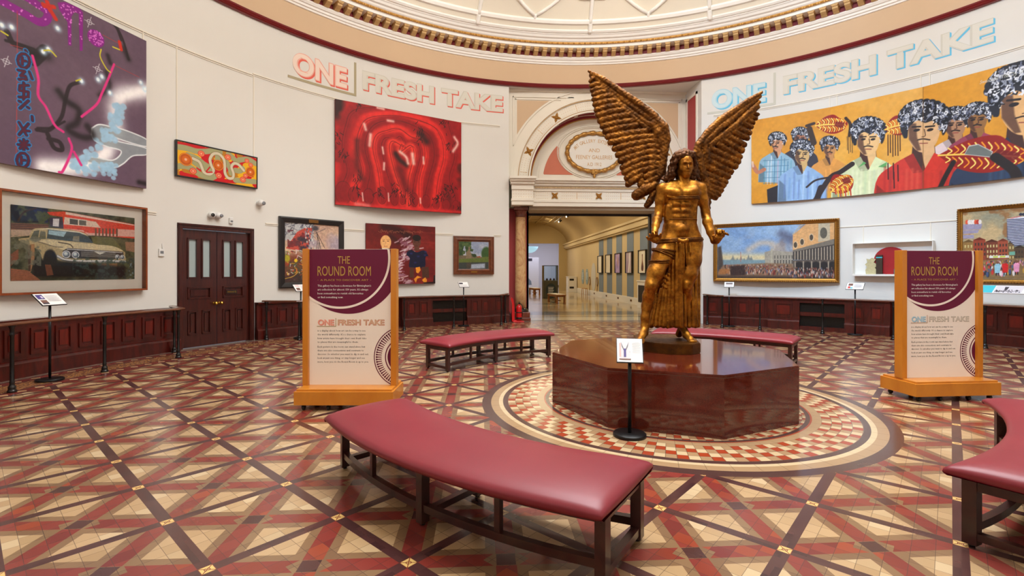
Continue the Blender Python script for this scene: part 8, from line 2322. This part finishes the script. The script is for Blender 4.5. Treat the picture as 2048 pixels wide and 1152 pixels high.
WINGR=[[0.004,[1.1374,0.3013,2.9171,0.0239],[1.1681,0.3065,2.8976,0.026],[1.1988,0.3117,2.8895,0.0234]],[0.004,[1.0991,0.2948,2.8658,0.0267],[1.1358,0.301,2.846,0.029],[1.1727,0.3073,2.8373,0.0261]],[0.004,[1.0456,0.2857,2.8208,0.0295],[1.0914,0.2935,2.7979,0.0321],[1.1374,0.3013,2.7863,0.0289]],[0.004,[0.9922,0.2766,2.776,0.0323],[1.0494,0.2863,2.7459,0.0351],[1.1067,0.2961,2.7271,0.0316]],[0.004,[0.9162,0.2636,2.7091,0.0351],[0.9998,0.2779,2.6769,0.0381],[1.0838,0.2922,2.6557,0.0343]],[0.004,[0.8556,0.2532,2.6614,0.0379],[0.9526,0.2698,2.62,0.0412],[1.0501,0.2865,2.5895,0.0371]],[0.004,[0.7802,0.2402,2.602,0.0407],[0.8935,0.2597,2.5473,0.0442],[1.0074,0.2792,2.5034,0.0398]],[0.004,[0.72,0.2298,2.5435,0.0407],[0.8503,0.2523,2.4825,0.0442],[0.9815,0.2748,2.4323,0.0398]],[0.004,[0.6601,0.2194,2.488,0.0407],[0.8051,0.2445,2.4137,0.0442],[0.9511,0.2696,2.3498,0.0398]],[0.004,[0.5556,0.2012,2.4349,0.0407],[0.7426,0.2337,2.3575,0.0442],[0.9314,0.2662,2.2903,0.0398]],[0.004,[0.5333,0.1973,2.3579,0.0407],[0.7125,0.2285,2.2888,0.0442],[0.8935,0.2597,2.2301,0.0398]],[0.004,[0.5259,0.196,2.2857,0.0407],[0.6788,0.2227,2.2181,0.0442],[0.833,0.2493,2.161,0.0398]],[0.004,[0.5036,0.1921,2.2157,0.0407],[0.6489,0.2175,2.1531,0.0442],[0.7953,0.2428,2.1011,0.0398]],[0.004,[0.437,0.1804,2.147,0.0407],[0.5966,0.2084,2.0848,0.0442],[0.7576,0.2363,2.0331,0.0398]],[0.004,[0.4518,0.183,2.0758,0.0407],[0.5899,0.2072,2.0264,0.0442],[0.7291,0.2314,1.9876,0.0398]],[0.004,[0.5036,0.1921,1.9974,0.0407],[0.6003,0.209,1.9588,0.0442],[0.6975,0.2259,1.9311,0.0398]],[0.004,[0.5333,0.1973,1.9361,0.0407],[0.6011,0.2091,1.9041,0.0442],[0.6691,0.221,1.8831,0.0398]],[0.004,[0.5556,0.2012,1.8883,0.0407],[0.5914,0.2074,1.8595,0.0442],[0.6272,0.2137,1.8417,0.0398]],[0.006,[1.2527,0.3208,3.1704,0.0182],[1.0685,0.2896,3.0537,0.0364],[0.8556,0.2532,2.9043,0.0442],[0.69,0.2246,2.7922,0.0442],[0.5259,0.196,2.6341,0.0442],[0.4074,0.1752,2.4766,0.0442],[0.3669,0.17,2.3624,0.039]],[0.004,[1.2342,0.3177,3.1199,0.0208],[1.0227,0.2818,2.9599,0.0364],[0.8254,0.248,2.7994,0.0442],[0.6451,0.2168,2.665,0.0468],[0.4962,0.1908,2.5152,0.0468]],[0.004,[1.2219,0.3156,3.0486,0.0208],[1.0685,0.2896,2.9063,0.039],[0.8859,0.2584,2.7328,0.0442],[0.72,0.2298,2.6047,0.0442],[0.5482,0.1999,2.4761,0.0416]],[0.004,[1.2096,0.3135,2.9845,0.0208],[1.0685,0.2896,2.8501,0.0286],[0.8708,0.2558,2.6789,0.0338],[0.6601,0.2194,2.5227,0.0364]],[0.01,[0.3927,0.1726,2.4347,0.04],[0.4148,0.1765,2.3254,0.055],[0.4222,0.1778,2.2154,0.055],[0.4592,0.1843,2.1064,0.06],[0.4962,0.1908,1.9833,0.055],[0.5185,0.1947,1.8527,0.04]],[0.02,[0.4666,0.1856,2.4931,0.05],[0.4962,0.1908,2.384,0.05],[0.511,0.1934,2.274,0.05]],[0.03,[1.1297,0.334,2.9448,0.025],[0.9314,0.3002,2.626,0.045],[0.7501,0.269,2.339,0.05],[0.6153,0.2456,2.0563,0.045]],[0.03,[0.8556,0.2872,2.7619,0.03],[0.6003,0.243,2.2498,0.05]],[0.03,[0.977,0.308,2.8242,0.03],[0.8708,0.2898,2.4555,0.04]],[0.03,[1.0685,0.3236,3.0397,0.032],[1.1144,0.3314,2.8736,0.032]],[0.01,[0.5036,0.1921,1.8316,0.035],[0.5185,0.1947,1.7075,0.035]],[0.008,[0.5259,0.196,1.8252,0.03],[0.5378,0.1981,1.7771,0.03]],[0.03,[0.977,0.308,2.9783,0.032],[1.0379,0.3184,2.7994,0.032]],[0.01,[0.5036,0.1921,1.8316,0.035],[0.5185,0.1947,1.7075,0.035]],[0.008,[0.5259,0.196,1.8252,0.03],[0.5378,0.1981,1.7771,0.03]],[0.03,[0.8859,0.2924,2.9172,0.032],[0.9466,0.3028,2.7246,0.032]],[0.01,[0.5036,0.1921,1.8316,0.035],[0.5185,0.1947,1.7075,0.035]],[0.008,[0.5259,0.196,1.8252,0.03],[0.5378,0.1981,1.7771,0.03]],[0.03,[0.7953,0.2768,2.8563,0.032],[0.8254,0.282,2.6349,0.032]],[0.01,[0.5036,0.1921,1.8316,0.035],[0.5185,0.1947,1.7075,0.035]],[0.008,[0.5259,0.196,1.8252,0.03],[0.5378,0.1981,1.7771,0.03]],[0.03,[0.69,0.2586,2.7811,0.032],[0.7351,0.2664,2.5748,0.032]],[0.01,[0.5036,0.1921,1.8316,0.035],[0.5185,0.1947,1.7075,0.035]],[0.008,[0.5259,0.196,1.8252,0.03],[0.5378,0.1981,1.7771,0.03]],[0.03,[0.6003,0.243,2.7071,0.032],[0.6601,0.2534,2.5019,0.032]],[0.01,[0.5036,0.1921,1.8316,0.035],[0.5185,0.1947,1.7075,0.035]],[0.008,[0.5259,0.196,1.8252,0.03],[0.5378,0.1981,1.7771,0.03]],[0.03,[0.511,0.2274,2.6195,0.032],[0.5854,0.2404,2.4293,0.032]],[0.01,[0.5036,0.1921,1.8316,0.035],[0.5185,0.1947,1.7075,0.035]],[0.008,[0.5259,0.196,1.8252,0.03],[0.5378,0.1981,1.7771,0.03]],[0.03,[0.437,0.2144,2.5194,0.032],[0.5556,0.2352,2.3311,0.032]],[0.01,[0.5036,0.1921,1.8316,0.035],[0.5185,0.1947,1.7075,0.035]],[0.008,[0.5259,0.196,1.8252,0.03],[0.5378,0.1981,1.7771,0.03]],[0.03,[0.4518,0.217,2.3821,0.032],[0.72,0.2638,2.2543,0.032]],[0.01,[0.5036,0.1921,1.8316,0.035],[0.5185,0.1947,1.7075,0.035]],[0.008,[0.5259,0.196,1.8252,0.03],[0.5378,0.1981,1.7771,0.03]],[0.03,[0.3585,0.16,1.9712,0.07],[0.4232,0.17,1.9242,0.06]]]
HEAD_C=[0.1731,-0.03,2.1917]
# ================================================================== THE BRONZE FIGURE (modelled as signed-distance volumes)
def sdf_mesh(groups, vox, pad=.06, noise_amp=0.0, noise_f=30.0, carve=(), flat=None, extra=()):
    """groups: [k, [x,y,z,r], ...] polylines of round cones, smoothly merged; carve: (centre, radii, k) ellipsoids cut away;
    extra: (centre, radii, k) ellipsoids added; flat: thickness factor in y for slim forms"""
    pts = np.array([p for g in groups for p in g[1:]] + [list(e[0]) + [max(e[1])] for e in extra])
    lo = (pts[:, :3] - pts[:, 3:4]).min(0) - pad; hi = (pts[:, :3] + pts[:, 3:4]).max(0) + pad
    n = np.ceil((hi - lo) / vox).astype(int) + 1
    F = np.full(n, .2, np.float32)
    ax = [lo[i] + vox * np.arange(n[i]) for i in range(3)]

    def region(a, b):
        s_ = []
        for i in range(3):
            i0 = max(0, int((a[i] - lo[i]) / vox)); i1 = min(n[i], int((b[i] - lo[i]) / vox) + 2)
            if i1 <= i0: return None
            s_.append(slice(i0, i1))
        return tuple(s_)

    def grid(s_):
        return np.meshgrid(*[ax[i][s_[i]].astype(np.float32) for i in range(3)], indexing='ij')

    def smin(a, b, k):
        h = np.clip(.5 + .5 * (b - a) / k, 0, 1)
        return b * (1 - h) + a * h - k * h * (1 - h)
    fy = 1.0 if flat is None else flat
    for g in groups:
        k = max(g[0], .003); P = g[1:]
        segs = [(P[i], P[i + 1]) for i in range(len(P) - 1)] if len(P) > 1 else [(P[0], P[0])]
        for A, B in segs:
            A = np.array(A, float); B = np.array(B, float)
            m = max(A[3], B[3]) + k + .05
            s_ = region(np.minimum(A[:3], B[:3]) - m, np.maximum(A[:3], B[:3]) + m)
            if s_ is None: continue
            gx, gy, gz = grid(s_)
            d = B[:3] - A[:3]; L = float(d @ d) + 1e-9
            px, py, pz = gx - A[0], gy - A[1], gz - A[2]
            t = np.clip((px * d[0] + py * d[1] + pz * d[2]) / L, 0, 1)
            dd = np.sqrt((px - t * d[0]) ** 2 + ((py - t * d[1]) * fy) ** 2 + (pz - t * d[2]) ** 2) - (A[3] + (B[3] - A[3]) * t)
            F[s_] = smin(F[s_], dd.astype(np.float32), k)
    for c, r, k in extra:
        c = np.array(c); r = np.array(r)
        s_ = region(c - r - k - .05, c + r + k + .05); gx, gy, gz = grid(s_)
        q = np.sqrt(((gx - c[0]) / r[0]) ** 2 + ((gy - c[1]) / r[1]) ** 2 + ((gz - c[2]) / r[2]) ** 2)
        F[s_] = smin(F[s_], ((q - 1) * min(r)).astype(np.float32), k)
    for c, r, k in carve:
        c = np.array(c); r = np.array(r)
        s_ = region(c - r - k - .03, c + r + k + .03); gx, gy, gz = grid(s_)
        q = np.sqrt(((gx - c[0]) / r[0]) ** 2 + ((gy - c[1]) / r[1]) ** 2 + ((gz - c[2]) / r[2]) ** 2)
        F[s_] = -smin(-F[s_], ((q - 1) * min(r)).astype(np.float32), k)
    if noise_amp > 0:
        gx, gy, gz = np.meshgrid(*[a.astype(np.float32) for a in ax], indexing='ij')
        f = noise_f
        F += noise_amp * (np.sin(gx * f + 1.3 * np.sin(gz * f * .7)) * np.sin(gz * f * 1.1 + 1.7 * np.sin(gy * f * .8)) + .6 * np.sin(gx * f * 2.3 + 2 * np.sin(gz * f * 1.7)) * np.sin(gz * f * 2.1 + gy * f))
    # surface nets
    ins = F < 0
    c8 = [ins[i:n[0] - 1 + i, j:n[1] - 1 + j, k:n[2] - 1 + k] for i in (0, 1) for j in (0, 1) for k in (0, 1)]
    cnt = sum(q.astype(np.int8) for q in c8)
    act = (cnt > 0) & (cnt < 8)
    ci = np.argwhere(act)
    idx = np.full(act.shape, -1, np.int32); idx[act] = np.arange(len(ci))
    acc = np.zeros((len(ci), 3)); num = np.zeros(len(ci))
    corners = [(i, j, k) for i in (0, 1) for j in (0, 1) for k in (0, 1)]
    for a in range(8):
        for b in range(a + 1, 8):
            ca, cb = np.array(corners[a]), np.array(corners[b])
            if np.abs(ca - cb).sum() != 1: continue
            fa = F[tuple((ci + ca).T)]; fb = F[tuple((ci + cb).T)]
            m = (fa < 0) != (fb < 0)
            t = np.where(m, fa / np.where(m, fa - fb, 1), 0)
            acc += np.where(m[:, None], ca + (cb - ca) * t[:, None], 0); num += m
    V = lo + (ci + acc / num[:, None]) * vox
    faces = []
    for axis in range(3):
        sl0 = [slice(None)] * 3; sl1 = [slice(None)] * 3
        sl0[axis] = slice(0, -1); sl1[axis] = slice(1, None)
        cr = ins[tuple(sl0)] != ins[tuple(sl1)]
        e = np.argwhere(cr)
        u, w = [(1, 2), (2, 0), (0, 1)][axis]
        ok = (e[:, u] > 0) & (e[:, w] > 0) & (e[:, u] < n[u] - 1) & (e[:, w] < n[w] - 1)
        e = e[ok]
        flip = ins[tuple(e.T)]
        q = []
        for du, dw in ((1, 1), (0, 1), (0, 0), (1, 0)):
            cc = e.copy(); cc[:, u] -= du; cc[:, w] -= dw
            q.append(idx[tuple(cc.T)])
        q = np.stack(q, 1)
        q = np.where(flip[:, None], q, q[:, ::-1])
        faces.append(q)
    return V, np.concatenate(faces)


def mesh_from(V, Fc, name, m, parent):
    me = bpy.data.meshes.new(name)
    me.vertices.add(len(V)); me.vertices.foreach_set('co', V.astype(np.float32).ravel())
    me.loops.add(Fc.size); me.loops.foreach_set('vertex_index', Fc.ravel().astype(np.int32))
    me.polygons.add(len(Fc)); me.polygons.foreach_set('loop_start', np.arange(0, Fc.size, 4, dtype=np.int32))
    me.polygons.foreach_set('use_smooth', np.ones(len(Fc), bool))
    me.update(calc_edges=True)
    me.materials.append(M[m])
    o = bpy.data.objects.new(name, me); COL.objects.link(o); o.parent = parent
    return o


st = thing('bronze_statue', 'gilded bronze winged figure draped below the waist, standing on the red granite plinth', 'statue', (.055, .077, .575), rad(-3.37))
# head: features in the head's own axes, turned a little to the right and down
yaw, pit = rad(2), rad(9)
HC = np.array(HEAD_C)
Fv = np.array([math.sin(yaw) * math.cos(pit), -math.cos(yaw) * math.cos(pit), -math.sin(pit)])
Rv = np.array([math.cos(yaw), math.sin(yaw), 0.0])
Uv = np.cross(Rv, -Fv) * -1
if Uv[2] < 0: Uv = -Uv


def hp(x, y, z): return tuple(HC + Rv * x + Fv * y + Uv * z)


def hl(k, *pts): return [k] + [list(hp(*p[:3])) + [p[3]] for p in pts]


head = [hl(.03, (0, -.04, .035, .092), (0, .0, .03, .084)),
        hl(.04, (0, .02, -.03, .078), (0, .045, -.075, .060)),
        hl(.03, (0, .072, -.118, .028), (0, .068, -.128, .024)),
        hl(.03, (-.055, .0, -.075, .03), (0, .06, -.12, .03)), hl(.03, (.055, .0, -.075, .03), (0, .06, -.12, .03)),
        hl(.03, (-.054, .044, -.045, .024), (-.030, .062, -.058, .022)), hl(.03, (.054, .044, -.045, .024), (.030, .062, -.058, .022)),
        hl(.012, (-.060, .050, .010, .012), (-.034, .076, .019, .013), (-.010, .084, .012, .012)), hl(.012, (.060, .050, .010, .012), (.034, .076, .019, .013), (.010, .084, .012, .012)),
        hl(.010, (0, .086, .012, .011), (0, .100, -.020, .0115), (0, .112, -.042, .013)),
        hl(.006, (-.015, .098, -.046, .009), (0, .106, -.05, .009), (.015, .098, -.046, .009)),
        hl(.005, (-.028, .090, -.081, .006), (-.009, .102, -.077, .008), (.009, .102, -.077, .008), (.028, .090, -.081, .006)),
        hl(.005, (-.024, .090, -.090, .007), (0, .102, -.092, .010), (.024, .090, -.090, .007)),
        hl(.004, (-.034, .070, -.006, .0155)), hl(.004, (.034, .070, -.006, .0155)),
        hl(.003, (-.052, .064, .000, .005), (-.034, .082, .005, .006), (-.016, .080, -.002, .005)), hl(.003, (.052, .064, .000, .005), (.034, .082, .005, .006), (.016, .080, -.002, .005)),
        hl(.008, (0, .088, -.118, .018))]
carve = [(hp(-.034, .098, -.006), (.028, .024, .018), .010), (hp(.034, .098, -.006), (.028, .024, .018), .010),
         (hp(0, .106, -.085), (.026, .007, .003), .003),
         ((BODY[0][1][0] - .04, -.105, 1.497), (.012, .03, .012), .006)]
V, Fc = sdf_mesh(BODY + head, .0066, carve=carve)
mesh_from(V, Fc, 'body', 'bronze_body', st)
V, Fc = sdf_mesh(HAIR, .0066, noise_amp=.0028, noise_f=70)
mesh_from(V, Fc, 'hair', 'bronze_hair', st)
V, Fc = sdf_mesh(DRAPE, .0066, noise_amp=.0010, noise_f=60)
mesh_from(V, Fc, 'drapery', 'bronze_body', st)
V, Fc = sdf_mesh(WINGL, .0072, noise_amp=.0034, noise_f=85, flat=1.12)
mesh_from(V, Fc, 'wing', 'bronze_wing', st)
V, Fc = sdf_mesh(WINGR, .0072, noise_amp=.0034, noise_f=85, flat=1.12)
mesh_from(V, Fc, 'wing', 'bronze_wing', st)
for P in STRAPS: MB().tube([p[:3] for p in P[:-1]], P[0][3], 6, closed=True).build('binding_strap', M['bronze_wing'], st)
pg = [(-.33, -.11), (-.24, -.22), (-.074, -.335), (.07, -.35), (.146, -.337), (.276, -.235), (.36, .1), (.38, .44), (.2, .6), (-.2, .6), (-.3, .53), (-.37, .2)]
bm = bmesh.new()
vs = [bm.verts.new((x, y, z)) for z in (0, .115) for x, y in pg]
nn = len(pg)
bm.faces.new(vs[:nn][::-1]); bm.faces.new(vs[nn:])
for k in range(nn): bm.faces.new((vs[k], vs[(k + 1) % nn], vs[(k + 1) % nn + nn], vs[k + nn]))
bmesh.ops.bevel(bm, geom=[e for e in bm.edges], offset=.008, segments=2, affect='EDGES')
mb = MB(); mb.bm(bm, False); mb.build('base_block', M['bronze_base'], st)
